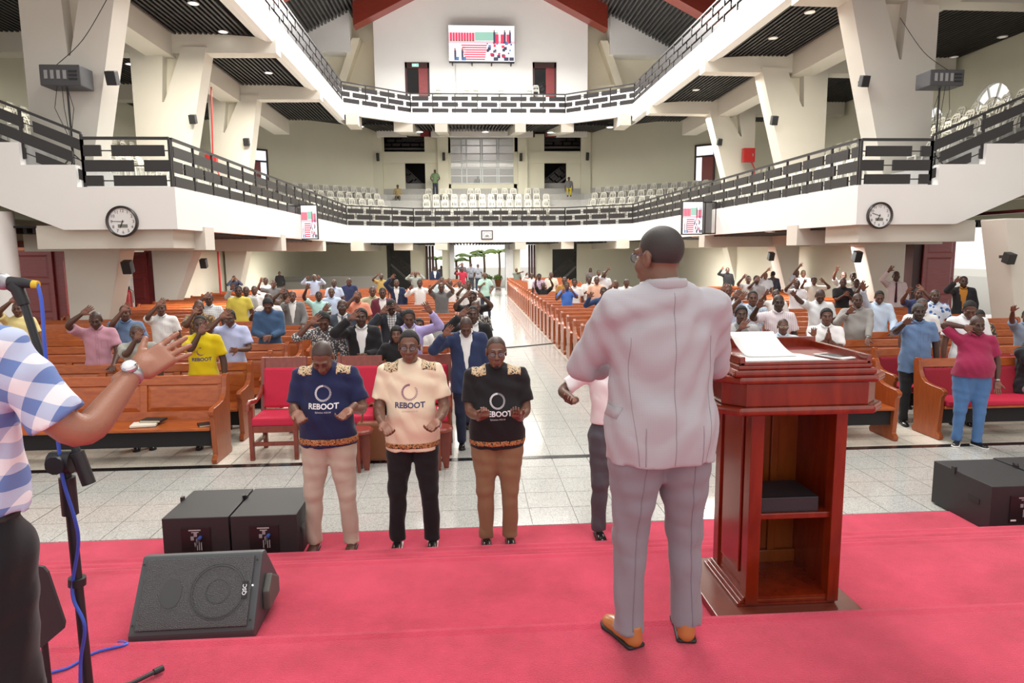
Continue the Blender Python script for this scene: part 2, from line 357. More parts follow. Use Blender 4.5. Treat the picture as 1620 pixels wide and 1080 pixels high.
gcol(33.0, 1178, 1168, 1140, 'far leaning white column on the right ground floor')

# ---- outer walls of the ground floor with door openings
XLW, XRW = AX-11.75, AX+11.75
ya1, yb1 = 12.0, atx(101, 440, XLW)[1]; yb2 = atx(246, 440, XLW)[1]; ya2 = yb2-2.6
yr0, yr1 = 11.0, atx(1446, 420, XRW)[1]; ZD1, ZD2, ZDR = 2.66, 2.62, 3.25
wl = MB()
wl.box(XLW-.25, XLW, 2, ya1, 0, 5.0); wl.box(XLW-.25, XLW, yb1, ya2, 0, 3.1); wl.box(XLW-.25, XLW, yb2, 46.6, 0, 3.1)
wl.box(XLW-.25, XLW, ya1, yb1, ZD1, 3.3); wl.box(XLW-.25, XLW, ya2, yb2, ZD2, 3.1)
struct(wl.build('wall_left', OLIVE), 'pale olive ground floor wall on the left with two doorways')
wr = MB()
wr.box(XRW, XRW+.25, 2, yr0, 0, 5.2); wr.box(XRW, XRW+.25, yr1, 46.6, 0, 3.1); wr.box(XRW, XRW+.25, yr0, yr1, ZDR+.35, 3.8)
struct(wr.build('wall_right', CREAM), 'cream ground floor wall on the right with a tall doorway')
def panel_leaf(mb, w, h, th, rows):                       # door leaf in local XZ, hinge at x=0
    mb.box(0, w, -th/2, th/2, 0, h)
def door(n, loc, rz, w, h, rows, label, m=DOORW, handle=True):
    d = struct(MB().box(0, w, -.022, .022, 0, h).build('door_%d' % n, m), label); d.location = loc; d.rotation_euler = (0, 0, rz)
    z = .12; tot = h-.12*(len(rows)+1); 
    for r in rows:
        hh = tot*r
        for sy in (-1, 1):
            mb = MB(); a, b_ = .1, w-.1; y = sy*.022
            mb.add([(a, y, z), (b_, y, z), (b_, y, z+hh), (a, y, z+hh), (a+.05, y+sy*.018, z+.05), (b_-.05, y+sy*.018, z+.05), (b_-.05, y+sy*.018, z+hh-.05), (a+.05, y+sy*.018, z+hh-.05)],
                   [(4, 5, 6, 7), (0, 1, 5, 4), (1, 2, 6, 5), (2, 3, 7, 6), (3, 0, 4, 7)])
            mb.build('panel', m, d, bevel=0)
        z += hh+.12
    if handle:
        hb = MB(); hb.tube([(w-.05, -.03, h*.4), (w-.05, -.08, h*.4), (w-.05, -.08, h*.48), (w-.05, -.03, h*.48)], .012, 8); hb.build('handle', STEEL, d)
    return d
door(1, (XLW-.2, yb1-.08, 0), math.pi-.12, .98, ZD1-.06, (.36, .36, .28), 'maroon panelled door leaf standing open at the near left doorway')
door(2, (XLW-.2, yb2-.08, 0), math.pi-.12, .80, ZD2-.06, (.36, .36, .28), 'maroon panelled door leaf standing open at the second left doorway')
door(3, (XRW+.2, yr1-.1, 0), .12, 1.05, ZDR, (.3, .4, .3), 'tall reddish panelled door leaf standing open on the right')
fr = MB()
fr.box(XLW-.3, XLW+.03, yb1-.02, yb1+.14, 0, ZD1+.14); fr.box(XLW-.3, XLW+.03, ya1, yb1, ZD1, ZD1+.14)
fr.box(XLW-.3, XLW+.03, yb2-.02, yb2+.12, 0, ZD2+.12); fr.box(XLW-.3, XLW+.03, ya2, yb2, ZD2, ZD2+.12); fr.box(XLW-.3, XLW+.03, ya2-.1, ya2+.02, 0, ZD2+.12)
struct(fr.build('trim_3', DOORW), 'maroon frames of the left doorways')
fr = MB(); fr.box(XRW-.05, XRW+.3, yr1-.02, yr1+.5, 0, ZDR+.3); struct(fr.build('trim_4', DOORD), 'dark frame of the right doorway')
fr = MB(); fr.box(XRW+.05, XRW+.15, yr0, yr1, ZDR+.02, ZDR+.1); fr.box(XRW+.05, XRW+.15, 15.2, 15.3, ZDR+.1, ZDR+.5); struct(fr.build('trim_5', DOORW), 'reddish transom bar over the right doorway')

# ---- walls of the lower gallery level
for s in (-1, 1):
    X = AX+s*DW; nm = 'left' if s < 0 else 'right'
    w = MB()
    if s < 0: w.box(X-.25, X, 8, 41, 3.4, 9.8)
    else:                                                 # right wall with two arched windows
        ws = [(22.6, 24.6), (25.9, 27.5)]; zb, zs = 6.3, 7.15; yy = 8
        for a, c in ws:
            w.box(X, X+.25, yy, a, 3.4, 9.8); w.box(X, X+.25, a, c, 3.4, zb)
            n = 12; r = (c-a)/2; m = (a+c)/2
            pts = [(m-r*math.cos(math.pi*i/n), zs+r*math.sin(math.pi*i/n)) for i in range(n+1)]
            for i in range(n): w.prism([pts[i], pts[i+1], (pts[i+1][0], 9.8), (pts[i][0], 9.8)], 0, X, X+.25)
            yy = c
        w.box(X, X+.25, yy, 41, 3.4, 9.8)
        for k, (a, c) in enumerate(ws):
            r = (c-a)/2; m = (a+c)/2; n = 12
            wf = MB(); pts = [(m-r*math.cos(math.pi*i/n), zs+r*math.sin(math.pi*i/n)) for i in range(n+1)]; pts = [(a, zb)]+pts+[(c, zb)]
            f_ = empty('window_%d' % (k+1), (0, 0, 0)); struct(f_, 'arched fan window %s in the right gallery wall' % ('nearer' if k == 0 else 'farther'))
            for i in range(len(pts)-1): wf.beam((X+.12, pts[i][0], pts[i][1]), (X+.12, pts[i+1][0], pts[i+1][1]), .07, .07, up=(1, 0, 0))
            for ang in (36, 72, 108, 144): wf.beam((X+.12, m, zs), (X+.12, m-r*math.cos(math.radians(ang)), zs+r*math.sin(math.radians(ang))), .05, .05, up=(1, 0, 0))
            for i in range(8): wf.beam((X+.12, m-r*.5*math.cos(math.pi*i/8), zs+r*.5*math.sin(math.pi*i/8)), (X+.12, m-r*.5*math.cos(math.pi*(i+1)/8), zs+r*.5*math.sin(math.pi*(i+1)/8)), .05, .05, up=(1, 0, 0))
            wf.beam((X+.12, a, zs), (X+.12, c, zs), .06, .06); wf.beam((X+.12, m, zb), (X+.12, m, zs), .05, .05)
            wf.build('window_frame', WHITE, f_)
            gp = MB(); gp.add([(X+.14, p[0], p[1]) for p in pts], [tuple(range(len(pts)))]); gp.build('pane', GLASS, f_)
    struct(w.build('wall_%s' % nm, OLIVE), 'pale outer wall of the %s gallery' % nm)
XW0, XW1 = aty(600, 250, YR)[0], aty(930, 250, YR)[0]      # centre bay
dv = Vector((-3.21, -2.5, 0)).normalized()
for s, x0 in ((-1, XW0), (1, XW1)):
    a = Vector((x0, YR, 0)); e = a+Vector((dv.x if s < 0 else -dv.x, dv.y, 0))*12.6
    n = Vector((-(e-a).y, (e-a).x, 0)).normalized()*.2
    if n.y < 0: n = -n
    mb = MB(); mb.hexa([a+Vector((0, 0, 3.1)), e+Vector((0, 0, 3.1)), e+n+Vector((0, 0, 3.1)), a+n+Vector((0, 0, 3.1)), a+Vector((0, 0, 10.7)), e+Vector((0, 0, 10.7)), e+n+Vector((0, 0, 10.7)), a+n+Vector((0, 0, 10.7))])
    struct(mb.build('wall_rear', OLIVE), 'pale olive slanting rear wall of the lower gallery, %s' % ('left' if s < 0 else 'right'))
    # door in that wall: frame, transom, leaf
    pxs = (393, 424, 234, 286) if s < 0 else (1099, 1131, 230, 290)
    def on(px, py, off=-.05):
        d = ray(px, py); nn = np.array([n.x, n.y, 0]); k = ((np.array(a)+nn*off/np.linalg.norm(nn)-CAM)@nn)/(d@nn); return CAM+d*k
    A_, B2 = on(pxs[0], 270), on(pxs[1], 270); zt, z0 = on(pxs[0], pxs[2])[2], ZL+.46*3
    dd = struct(empty('door_%d' % (4 if s < 0 else 5)), 'dark wooden door with glazed transom in the slanting %s rear wall' % ('left' if s < 0 else 'right'))
    def bar(p, q, za, zb_, w=.08): 
        m_ = MB(); p = Vector((p[0], p[1], 0)); q = Vector((q[0], q[1], 0)); nn = n.normalized()*w
        m_.hexa([p-nn+Vector((0, 0, za)), q-nn+Vector((0, 0, za)), q+nn+Vector((0, 0, za)), p+nn+Vector((0, 0, za)), p-nn+Vector((0, 0, zb_)), q-nn+Vector((0, 0, zb_)), q+nn+Vector((0, 0, zb_)), p+nn+Vector((0, 0, zb_))]); return m_
    lerp = lambda t: A_+(B2-A_)*t
    for t0, t1, za, zb_, mm, nm in ((0, .08, z0, zt, DOORD, 'frame_post'), (.92, 1, z0, zt, DOORD, 'frame_post'), (0, 1, zt-.1, zt, DOORD, 'frame_head'), (.08, .92, zt-.75, zt-.65, DOORD, 'transom_bar')):
        bar(lerp(t0), lerp(t1), za, zb_, .1).build(nm, mm, dd)
    bar(lerp(.08), lerp(.92), zt-.65, zt-.1, .03).build('pane', mat('glowing_transom_glass', (.8, .85, .9), .2, emit=(.8, .9, 1), estr=.9), dd)  # light behind the glass put into the pane as emission
    if s < 0: bar(lerp(.1), lerp(.62), z0, zt-.75, .05).build('leaf', DOORW, dd); bar(lerp(.62), lerp(.92), z0, zt-.75, .03).build('pane', MATS['glowing_transom_glass'], dd)
    else: bar(lerp(.36), lerp(.92), z0, zt-.75, .05).build('leaf', DOORW, dd); bar(lerp(.08), lerp(.36), z0, zt-.75, .03).build('pane', MATS['glowing_transom_glass'], dd)
# centre bay of the rear wall: built from pieces around its openings
def wpiece(mb, x0, x1, y0, y1, dep=.2, Y=YR, mi=0):
    a, b_ = aty(x0, y1, Y), aty(x1, y0, Y); mb.box(a[0], b_[0], Y, Y+dep, a[2], b_[2], mi)
wb = MB()
for r in ((598, 640, 241, 330), (674, 712, 212, 330), (638, 676, 241, 258), (813, 861, 212, 330), (896, 932, 239, 330), (859, 899, 239, 257), (706, 818, 291, 330),
          (598, 606, 190, 242), (694, 712, 190, 242), (814, 833, 190, 240), (921, 932, 190, 240), (706, 818, 186, 213), (598, 932, 180, 206)): wpiece(wb, *r)
struct(wb.build('wall_rear', OLIVE), 'pale olive rear wall of the lower gallery with doors and control room window')
pb = MB()
for a, c in ((584, 603), (694, 708), (820, 834), (919, 935)): wpiece(pb, a, c, 190, 325, .3, YR-.3)
for a, c in ((604, 696), (832, 921)): wpiece(pb, a, c, 240, 258, .1, YR-.1)
struct(pb.build('trim_6', OLIVE), 'pilasters and lintel bands on the rear wall')
# dark stairwells behind openings, with flights of boarded railing
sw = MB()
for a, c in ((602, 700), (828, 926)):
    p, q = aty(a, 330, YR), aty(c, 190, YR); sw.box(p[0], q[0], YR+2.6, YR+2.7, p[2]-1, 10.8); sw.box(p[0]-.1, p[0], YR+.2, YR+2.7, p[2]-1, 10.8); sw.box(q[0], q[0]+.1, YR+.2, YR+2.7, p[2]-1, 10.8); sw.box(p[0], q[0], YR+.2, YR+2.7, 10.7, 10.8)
struct(sw.build('wall_stairwell', VOID), 'unlit stairwell walls behind the rear gallery doors')  # darkness of the stairwell put into the wall colour
def stair_rail(px0, py0, px1, py1, Y, n, label, rows=3, hh=.9):
    t = empty('stair_railing'); tag(t, label, 'railing'); a, c = Vector(aty(px0, py0, Y)), Vector(aty(px1, py1, Y))
    for k in range(rows):
        for i in range(n):
            u0, u1 = (i+(.4 if k % 2 else 0))/n, (i+.8+(.4 if k % 2 else 0))/n
            if u1 > 1: u1 = 1
            if u0 >= .98: continue
            o_ = Vector((0, 0, -.1-.26*k)); MB().beam(a.lerp(c, u0)+o_, a.lerp(c, u1)+o_, .05, .17).build('panel', CHAR, t)
    MB().beam(a+Vector((0, 0, .1)), c+Vector((0, 0, .1)), .06, .06).build('top_rail', CHAR, t)
    for e_ in (a, c): MB().box(e_.x-.04, e_.x+.04, e_.y-.04, e_.y+.04, max(e_.z-1.6, 0) if e_.z < 3 else e_.z-1.2, e_.z+.1).build('post', CHAR, t)
    MB().beam(a+Vector((0, 0, -.9)), c+Vector((0, 0, -.9)), .3, .12).build('stringer', mat('stair_grey', (.16, .15, .16), .6), t); return t
stair_rail(640, 266, 676, 300, YR+1.2, 4, 'dark boarded stair railing seen through the left rear gallery door')
stair_rail(862, 286, 897, 258, YR+1.2, 4, 'dark boarded stair railing seen through the right rear gallery door')
stair_rail(606, 214, 694, 214, YR+1.0, 6, 'dark boarded railing in the opening left of the control room', 3)
stair_rail(833, 212, 921, 212, YR+1.0, 6, 'dark boarded railing in the opening right of the control room', 3)
lf = MB()                                                 # stair landings hide the void behind
# control room
xa, za = aty(708, 292, YR)[0], aty(708, 292, YR)[2]; xb_, zb_ = aty(817, 212, YR)[0], aty(817, 212, YR)[2]
cr = MB(); cr.box(xa, xb_, YR+3, YR+3.1, za-1, zb_+.5); cr.box(xa-.1, xa, YR+.2, YR+3, za-1, zb_+.5); cr.box(xb_, xb_+.1, YR+.2, YR+3, za-1, zb_+.5); cr.box(xa, xb_, YR+.2, YR+3, za-1.0, za-.9); cr.box(xa, xb_, YR+.2, YR+3, zb_+.4, zb_+.5)
struct(cr.build('wall_control_room', mat('control_room_wall', (.55, .52, .52), .7)), 'dim walls of the control room')
area('control_room_lamp', ((xa+xb_)/2, YR+1.6, zb_+.2), 1.5, 60)
wd = struct(empty('window_3'), 'tall gridded window of the control room')
gm = mat('grey_window_bar', (.42, .45, .46), .4, .3)
for u in (711, 730, 738, 760, 763, 786, 789, 813): 
    p = aty(u, 250, YR); MB().box(p[0]-.035, p[0]+.035, YR+.02, YR+.12, za, zb_).build('bar', gm, wd)
for v in (213, 219, 230, 243, 254, 266, 278, 290): 
    p = aty(760, v, YR); MB().box(xa, xb_, YR+.03, YR+.11, p[2]-.035, p[2]+.035).build('bar', gm, wd)
us = (711, 736, 762, 788, 813); vsx = (213, 230, 254, 290)
for i in range(4):
    for j in range(3):
        p, q = aty(us[i], vsx[j+1], YR), aty(us[i+1], vsx[j], YR); MB().box(p[0], q[0], YR+.06, YR+.07, p[2], q[2]).build('pane', GLASS, wd)

# ---- upper rear wall, screen wall, roof
YU = 45.6
g0, g1 = aty(590, 33, YU), aty(930, 30, YU)
apx = (g0[0]+g1[0])/2; zap = g0[2]+(apx-g0[0])*.52
uw = MB(); zb0 = ZU-.2
doors_u = []
for a, c in ((642, 679), (843, 880)):
    p, q = aty(a, 160, YU), aty(c, 99, YU); doors_u.append((p[0], q[0], q[2]))
xs = [g0[0], doors_u[0][0], doors_u[0][1], doors_u[1][0], doors_u[1][1], g1[0]]; zd = doors_u[0][2]
for a, c in ((0, 1), (2, 3), (4, 5)): uw.box(xs[a], xs[c], YU, YU+.3, zb0, zd)
uw.prism([(xs[0], zd), (xs[5], zd), (xs[5], g1[2]), (apx, zap), (xs[0], g0[2])], 1, YU, YU+.3)
struct(uw.build('wall_screen', WHITE), 'white gable wall behind the upper gallery')
for k, (a, c, z) in enumerate(doors_u):
    d = struct(empty('door_%d' % (6+k)), 'open dark doorway with maroon leaf in the white gable wall, %s' % ('left' if k == 0 else 'right'))
    MB().box(a, a+.12, YU-.04, YU+.3, zb0, z).build('frame_post', DOORD, d); MB().box(c-.12, c, YU-.04, YU+.3, zb0, z).build('frame_post', DOORD, d); MB().box(a, c, YU-.04, YU+.3, z-.35, z).build('frame_head', DOORD, d)
    MB().box(a-.5, c+.5, YU+2, YU+2.1, zb0, z+.5).build('backing', mat('unlit_room_backing', (.05, .05, .055), .8), d)  # dark sheet added for the unlit room behind the doorway
    MB().box(a+.85, c-.12, YU+.02, YU+.08, zb0, z-.35).build('leaf', DOORW, d)
    for zz in (zb0+.2, zb0+1.1): MB().box(a+.95, c-.22, YU, YU+.03, zz, zz+.75).build('panel', DOORW, d)
stair_rail(845, 142, 868, 126, YU+.8, 3, 'dark boarded stair railing inside the right upper doorway')
for s, g, e in ((-1, g0, -16.5), (1, g1, 19.5)):             # recessed bays beside the gable wall
    mb = MB(); mb.box(g[0], e, YU+1.4, YU+1.6, zb0, 19.0); mb.box(g[0]-.15*s, g[0], YU+.29, YU+1.5, zb0, 17.5)
    xd = g[0]+s*1.6; mb.prism([(g[0]+s*.5, YU+1.4), (g[0]+s*3.2, YU+1.4), (g[0]+s*3.2, YU+.6)], 2, zb0, 13.4)
    mb.hexa([(g[0]+s*2.0, YU+.6, 13.2), (g[0]+s*2.5, YU+.6, 13.2), (g[0]+s*2.5, YU+1.4, 13.2), (g[0]+s*2.0, YU+1.4, 13.2), (g[0]+s*.9, YU+.4, 16.0), (g[0]+s*1.4, YU+.4, 16.0), (g[0]+s*1.4, YU+1.4, 16.0), (g[0]+s*.9, YU+1.4, 16.0)])
    struct(mb.build('wall_recess', mat('warm_cream_paint', (.80, .74, .58), .65, var=.03)), 'warm cream recess beside the gable wall, %s' % ('left' if s < 0 else 'right'))
    mb = MB(); mb.box(g[0]+s*1.5, e, YU+.2, YU+1.4, 15.1, 17.6); struct(mb.build('trim_7', WHITE), 'white band high in the recess')
# roof: slatted slopes and red rafters
rs = .5
def zroof(x): return g0[2]+1.45+(abs(g0[0]-apx)-abs(x-apx))*rs
rb = MB(); rsl = MB()
for s in (-1, 1):
    xe = apx+s*18
    rb.hexa([(apx, 2, zroof(apx)+.15), (xe, 2, zroof(xe)+.15), (xe, 48, zroof(xe)+.15), (apx, 48, zroof(apx)+.15), (apx, 2, zroof(apx)+.3), (xe, 2, zroof(xe)+.3), (xe, 48, zroof(xe)+.3), (apx, 48, zroof(apx)+.3)])
    for k in range(8, 80):
        x = apx+s*(k+.5)*.22; z = zroof(x); rsl.box(x-.06, x+.06, 26, 47, z-.12, z+.16)
ro = struct(rb.build('ceiling', VOID), 'dark roof slopes over the hall'); rsl.build('slat', mat('grey_roof_slat', (.07, .068, .066), .5), ro)['kind'] = 'stuff'
for yy, th in ((YU-1.0, 1.0), (37.2, .9), (29, .9)):
    for s in (-1, 1):
        xe = apx+s*(7.9 if yy > 40 else 15.0); zo = -1.5 if yy > 40 else -1.2
        m_ = MB(); m_.hexa([(apx, yy, zroof(apx)+zo), (xe, yy, zroof(xe)+zo), (xe, yy+th, zroof(xe)+zo), (apx, yy+th, zroof(apx)+zo), (apx, yy, zroof(apx)+.15), (xe, yy, zroof(xe)+.15), (xe, yy+th, zroof(xe)+.15), (apx, yy+th, zroof(apx)+.15)])
        struct(m_.build('roof_rafter', REDBEAM), 'red stained roof rafter %s, %s slope' % ('against the gable wall' if yy > 40 else ('second from the gable wall' if yy > 30 else 'nearest the stage'), 'left' if s < 0 else 'right'))

# ---- ground floor rear wall with the open entrance
YG = 44.5
gw = MB()
def gp(mb, a, c, z0=0, z1=3.05, dep=.25, Y=YG): mb.box(aty(a, 430, Y)[0], aty(c, 430, Y)[0], Y, Y+dep, z0, z1)
for a, c in ((180, 612), (650, 674), (700, 713), (806, 823), (848, 874), (913, 1420)): gp(gw, a, c)
struct(gw.build('wall_rear', OLIVE), 'ground floor rear wall beside the open main entrance')
pg = MB()
for a, c in ((712, 719), (800, 812)): gp(pg, a, c, 0, 3.05, .8, YG-.3)
struct(pg.build('trim_8', mat('grey_pillar_paint', (.5, .5, .5), .6)), 'grey jambs of the main entrance')
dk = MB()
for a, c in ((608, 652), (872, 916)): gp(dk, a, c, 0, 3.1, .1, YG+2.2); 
struct(dk.build('wall_stairwell', mat('stairwell_shade_tint', (.09, .09, .09), .8)), 'dark stairwells beside the main entrance')  # shade of the recess put into this dark wall colour
for a, c in ((674, 688), (836, 848)):
    e_ = struct(empty('door_%d' % (8 if a < 700 else 9)), 'dark folded door leaf beside the main entrance, %s' % ('left' if a < 700 else 'right'))
    for q in range(3): gp_ = MB(); gp(gp_, a+q*(c-a)/3, a+(q+.8)*(c-a)/3, 0, 2.9, .1, YG-.1); gp_.build('leaf', DOORD, e_)
stair_rail(618, 396, 652, 428, YG+1, 4, 'dark ground floor stair railing left of the entrance', 2)
stair_rail(876, 434, 911, 400, YG+1, 4, 'dark ground floor stair railing right of the entrance', 2)
lw = MB(); a = aty(470, 440, 40)[0]; lw.box(a-4, aty(600, 440, 40)[0], 40, 40.15, 0, 1.15); lw.box(a-4, a+1.5, 39.4, 40, 0, .9)
struct(lw.build('wall_low', mat('grey_low_wall', (.27, .26, .24), .7)), 'low grey wall behind the left rear pews')
# ================================================================== RAILINGS
def sheared(mb, a, b, zlo, zhi, th):                       # vertical-ended board between plan points a, b (3D), zlo/zhi above them
    a = Vector(a); b = Vector(b); d = Vector((b.x-a.x, b.y-a.y, 0)).normalized(); n = Vector((-d.y, d.x, 0))*th/2; U = Vector((0, 0, 1))
    return mb.hexa([a-n+U*zlo, b-n+U*zlo, b+n+U*zlo, a+n+U*zlo, a-n+U*zhi, b-n+U*zhi, b+n+U*zhi, a+n+U*zhi])
def railing(pts, label, period=1.15, gap=.13, post=1.15, parent=None, ph=0.0, ends=True):
    t = parent or tag(empty('gallery_railing'), label, 'railing')
    for a, b in zip(pts[:-1], pts[1:]):
        a = Vector(a); b = Vector(b); Ln = (Vector((b.x, b.y))-Vector((a.x, a.y))).length; P = lambda u: a.lerp(b, u/Ln)
        sheared(MB(), a, b, .99, 1.05, .06).build('top_rail', CHAR, t)
        for z0, z1, sh in ((.03, .25, 0), (.33, .57, .5), (.65, .88, 0)):
            sheared(MB(), a, b, (z0+z1)/2-.012, (z0+z1)/2+.012, .02).build('rod', CHAR, t)
            u = -period*((sh+ph) % 1.0)
            while u < Ln:
                u0, u1 = max(0, u+gap/2), min(Ln, u+period-gap/2)
                if u1-u0 > .12: sheared(MB(), P(u0), P(u1), z0, z1, .045).build('panel', CHAR, t)
                u += period
        n = max(1, round(Ln/post))
        for k in range(n+1):
            p = P(Ln*k/n); MB().box(p.x-.025, p.x+.025, p.y-.025, p.y+.025, p.z, p.z+1.0).build('post', CHAR, t)
    return t
def pz(P, z, o=.1): return [Vector((p.x, p.y, z)) for p in offs(P, o)]
R1 = pz(PL, ZL); R2 = pz(PU, ZU)
railing(R1[0:2], 'dark board railing along the left arm of the lower gallery')
railing(R1[1:5], 'dark board railing across the rear of the lower gallery', 1.08, .18, 1.2)
railing(R1[4:6], 'dark board railing along the right arm of the lower gallery')
def cutp(a, b, y): a = Vector(a); b = Vector(b); return a.lerp(b, (y-a.y)/(b.y-a.y))
railing([cutp(R2[0], R2[1], 15.5), R2[1]], 'dark board railing along the left arm of the upper gallery')
railing(R2[1:5], 'dark board railing across the rear of the upper gallery', 1.08, .18, 1.2)
railing([R2[4], cutp(R2[5], R2[4], 16.0)], 'dark board railing along the right arm of the upper gallery')
for s, pa, pb in ((-1, 138, 0), (1, 1467, 1620)):
    x1 = aty(pa, 290, YL)[0]; c = R1[0] if s < 0 else R1[5]; y = YL-.08
    a = Vector((c.x, y, ZL)); b = Vector((x1, y, ZL)); e = Vector((x1+s*6.0, y, ZL+.05+6.0*.42))
    t = railing([a, b], 'dark board railing climbing the stepped %s end of the lower gallery' % ('left' if s < 0 else 'right'), 1.3, .22, 2.4)
    railing([b+Vector((0, 0, .1)), e], '', 1.9, .2, 1.25, parent=t, ph=.45)
def smooth_path_(p, k=6):
    out = []
    for i in range(len(p)-1):
        a, b, c, d = p[max(i-1, 0)], p[i], p[i+1], p[min(i+2, len(p)-1)]
        for j in range(k): u = j/k; out.append(.5*((2*b)+(c-a)*u+(2*a-5*b+4*c-d)*u*u+(3*b-a-3*c+d)*u**3))
    return out+[p[-1]]
# ================================================================== CHAIRS
PLW = mat('white_chair_plastic', (.60, .59, .53), .45, var=.04)
def chair_mesh():
    mb = MB()
    for sx in (-1, 1):
        for sy, y0 in ((-1, -.19), (1, .19)):
            a = Vector((sx*.20, y0*1.2, 0)); b = Vector((sx*.17, y0, .43)); mb.beam(a, b, .04, .035)
    mb.hexa([(-.2, -.21, .41), (.2, -.21, .41), (.185, .2, .40), (-.185, .2, .40), (-.2, -.21, .445), (.2, -.21, .445), (.185, .2, .43), (-.185, .2, .43)])
    prev = None
    def q(x, z): return Vector((x, .2+(z-.43)*.28, z))
    for sx in (-1, 1): mb.beam(q(sx*.175, .42), q(sx*.165, .74), .045, .03, up=(0, 1, 0)); mb.beam(q(sx*.165, .73), q(sx*.1, .82), .05, .03, up=(0, 1, 0)); mb.beam(q(sx*.045, .46), q(sx*.05, .76), .03, .02, up=(0, 1, 0))
    mb.beam(q(-.11, .80), q(.11, .80), .03, .07); mb.beam(q(-.17, .70), q(.17, .70), .02, .03); mb.beam(q(-.17, .47), q(.17, .47), .02, .05)
    return mb
chm = chair_mesh().mesh('plastic_chair', PLW)
crng = random.Random(3); crest = MB(); ccount = 0; cbase = chair_mesh()
def chair(x, y, z, rz, label, group, single=True):
    global ccount
    rz += crng.uniform(-.12, .12); x += crng.uniform(-.04, .04); y += crng.uniform(-.04, .04)
    if single and ccount < 296:
        o = link('plastic_chair', chm, None, (x, y, z), rz); tag(o, label, 'chair', group); ccount += 1
    else:
        M = Matrix.Translation((x, y, z)) @ Matrix.Rotation(rz, 4, 'Z'); crest.add([M @ Vector(v) for v in cbase.v], cbase.f)
def tierz(i): return ZL+.46*i
for i in range(0, 6):                                     # rear centre rows
    yy = YC+(TO[i]+TO[i+1])/2+.1 if i else YC+1.2
    if i > 4: continue
    pxs = [v for v in np.arange(675, 866, 14.6)] if i else [690, 716, 792, 846]
    if i == 4: pxs = [678, 700, 711, 745, 757, 782, 800, 812, 836, 848]
    for p in pxs:
        x = aty(p, 320, yy)[0]; chair(x, yy, tierz(i), 0, 'white plastic chair, %s from the left in the %s row at the centre rear gallery' % (onth(list(pxs).index(p)), onth(i)), 'chairs at the centre rear of the lower gallery')
for s in (-1, 1):                                         # angled corner rows
    nm = 'left' if s < 0 else 'right'
    for i in range(1, 5):
        o = offs(PL, (TO[i]+TO[i+1])/2+.1); a, b = (o[1], o[2]) if s < 0 else (o[4], o[3]); ang = math.atan2((b-a).y, (b-a).x)
        Ln = (b-a).length; n = int(Ln/.62)
        for k in range(n-1):
            p = a.lerp(b, (k+.5)/n); chair(p.x, p.y, tierz(i), ang if s < 0 else ang+math.pi, 'white plastic chair, %s from the outside in the %s row of the %s rear corner' % (onth(k), onth(i-1), nm), 'chairs in the %s rear corner' % nm)
for i in (1, 2, 3, 4, 5):
    for s in (-1, 1):
        nm = 'left' if s < 0 else 'right'; y = 15.9 if i != 1 else 16.6; kk = -1
        while y < 36:
            d = 7.55+(TO[i]+TO[i+1])/2+.1
            near = (s > 0 and i <= 4 and y < 31) or (s < 0 and i <= 2 and y < 29)
            kk += 1
            if all(abs(y-c) > .66 for c in BL[s]):
                chair(AX+s*d, y, tierz(i), math.pi/2 if s < 0 else -math.pi/2, 'white plastic chair, %s from the near end, %s row of the %s gallery arm' % (onth(kk), onth(i-1), nm), 'chairs along the %s arm' % nm, near)
            y += .62
for kq, (p, py) in enumerate(((571, 148), (693, 145), (738, 150), (752, 150), (793, 148), (838, 145), (848, 147))):
    Y = 44.9; x = aty(p, py, Y)[0]; chair(x, Y, ZU+.42*5, 0, 'white plastic chair on the upper rear gallery, %s from the left' % onth(kq), 'chairs on the upper gallery', True) if ccount < 300 else None
o = crest.build('plastic_chair_rows', PLW); o['kind'] = 'stuff'; tag(o, 'many more white plastic chairs packed in the gallery rows', 'chairs')
# ================================================================== CLOCKS
INK = mat('black_ink', (.01, .01, .01), .5); FACE = mat('white_clock_face', (.85, .85, .85), .4); RIM = mat('dark_clock_rim', (.05, .04, .04), .25, .2); LCD = mat('grey_display', (.18, .19, .17), .4)
def clock(px, py, rpx, hm, label, Y=YL-.2):
    c = aty(px, py, Y); r = rpx*Y/F; t = tag(empty('wall_clock', c), label, 'clock')
    MB().lathe([(r*.86, -.005), (r*.86, -.06), (r*.93, -.075), (r, -.06), (r*1.0, -.005)], n=40, axis=1).build('rim', RIM, t, smooth=True)
    MB().lathe([(r*.88, -.004), (r*.88, -.02)], n=40, axis=1).build('face', FACE, t)
    for k in range(1, 13):
        a = math.radians(90-30*k); tm_ = text_mb(str(k), r*.27); me = tm_.mesh('numeral', INK, xf=Matrix.Translation((math.cos(a)*r*.68, -.024, math.sin(a)*r*.68))); link('numeral', me, t)
    MB().box(-r*.3, r*.3, -.026, -.02, -r*.38, -r*.17).build('display', LCD, t)
    for ang, ln, w, nm in ((hm[0], .42, .05, 'hour_hand'), (hm[1], .62, .03, 'minute_hand')):
        a = math.radians(90-ang); MB().beam((-.1*r*math.cos(a), -.03, -.1*r*math.sin(a)), (ln*r*math.cos(a), -.03, ln*r*math.sin(a)), .006, w*r, up=(-math.sin(a), 0, math.cos(a))).build(nm, INK, t)
clock(194.5, 350.5, 23.4, (202, 272), 'round dark rimmed wall clock on the left gallery end wall')
clock(1390.5, 341, 21.5, (205, 288), 'round dark rimmed wall clock on the right gallery end wall')
c = aty(770.5, 371.5, YC-.03); t = tag(empty('wall_clock', c), 'small square black framed clock on the rear gallery parapet', 'clock'); r = .33
MB().box(-r, r, -.05, -.005, -r*.78, r*.78).build('frame', RIM, t, bevel=.02); MB().box(-r*.82, r*.82, -.055, -.04, -r*.6, r*.6).build('face', FACE, t)
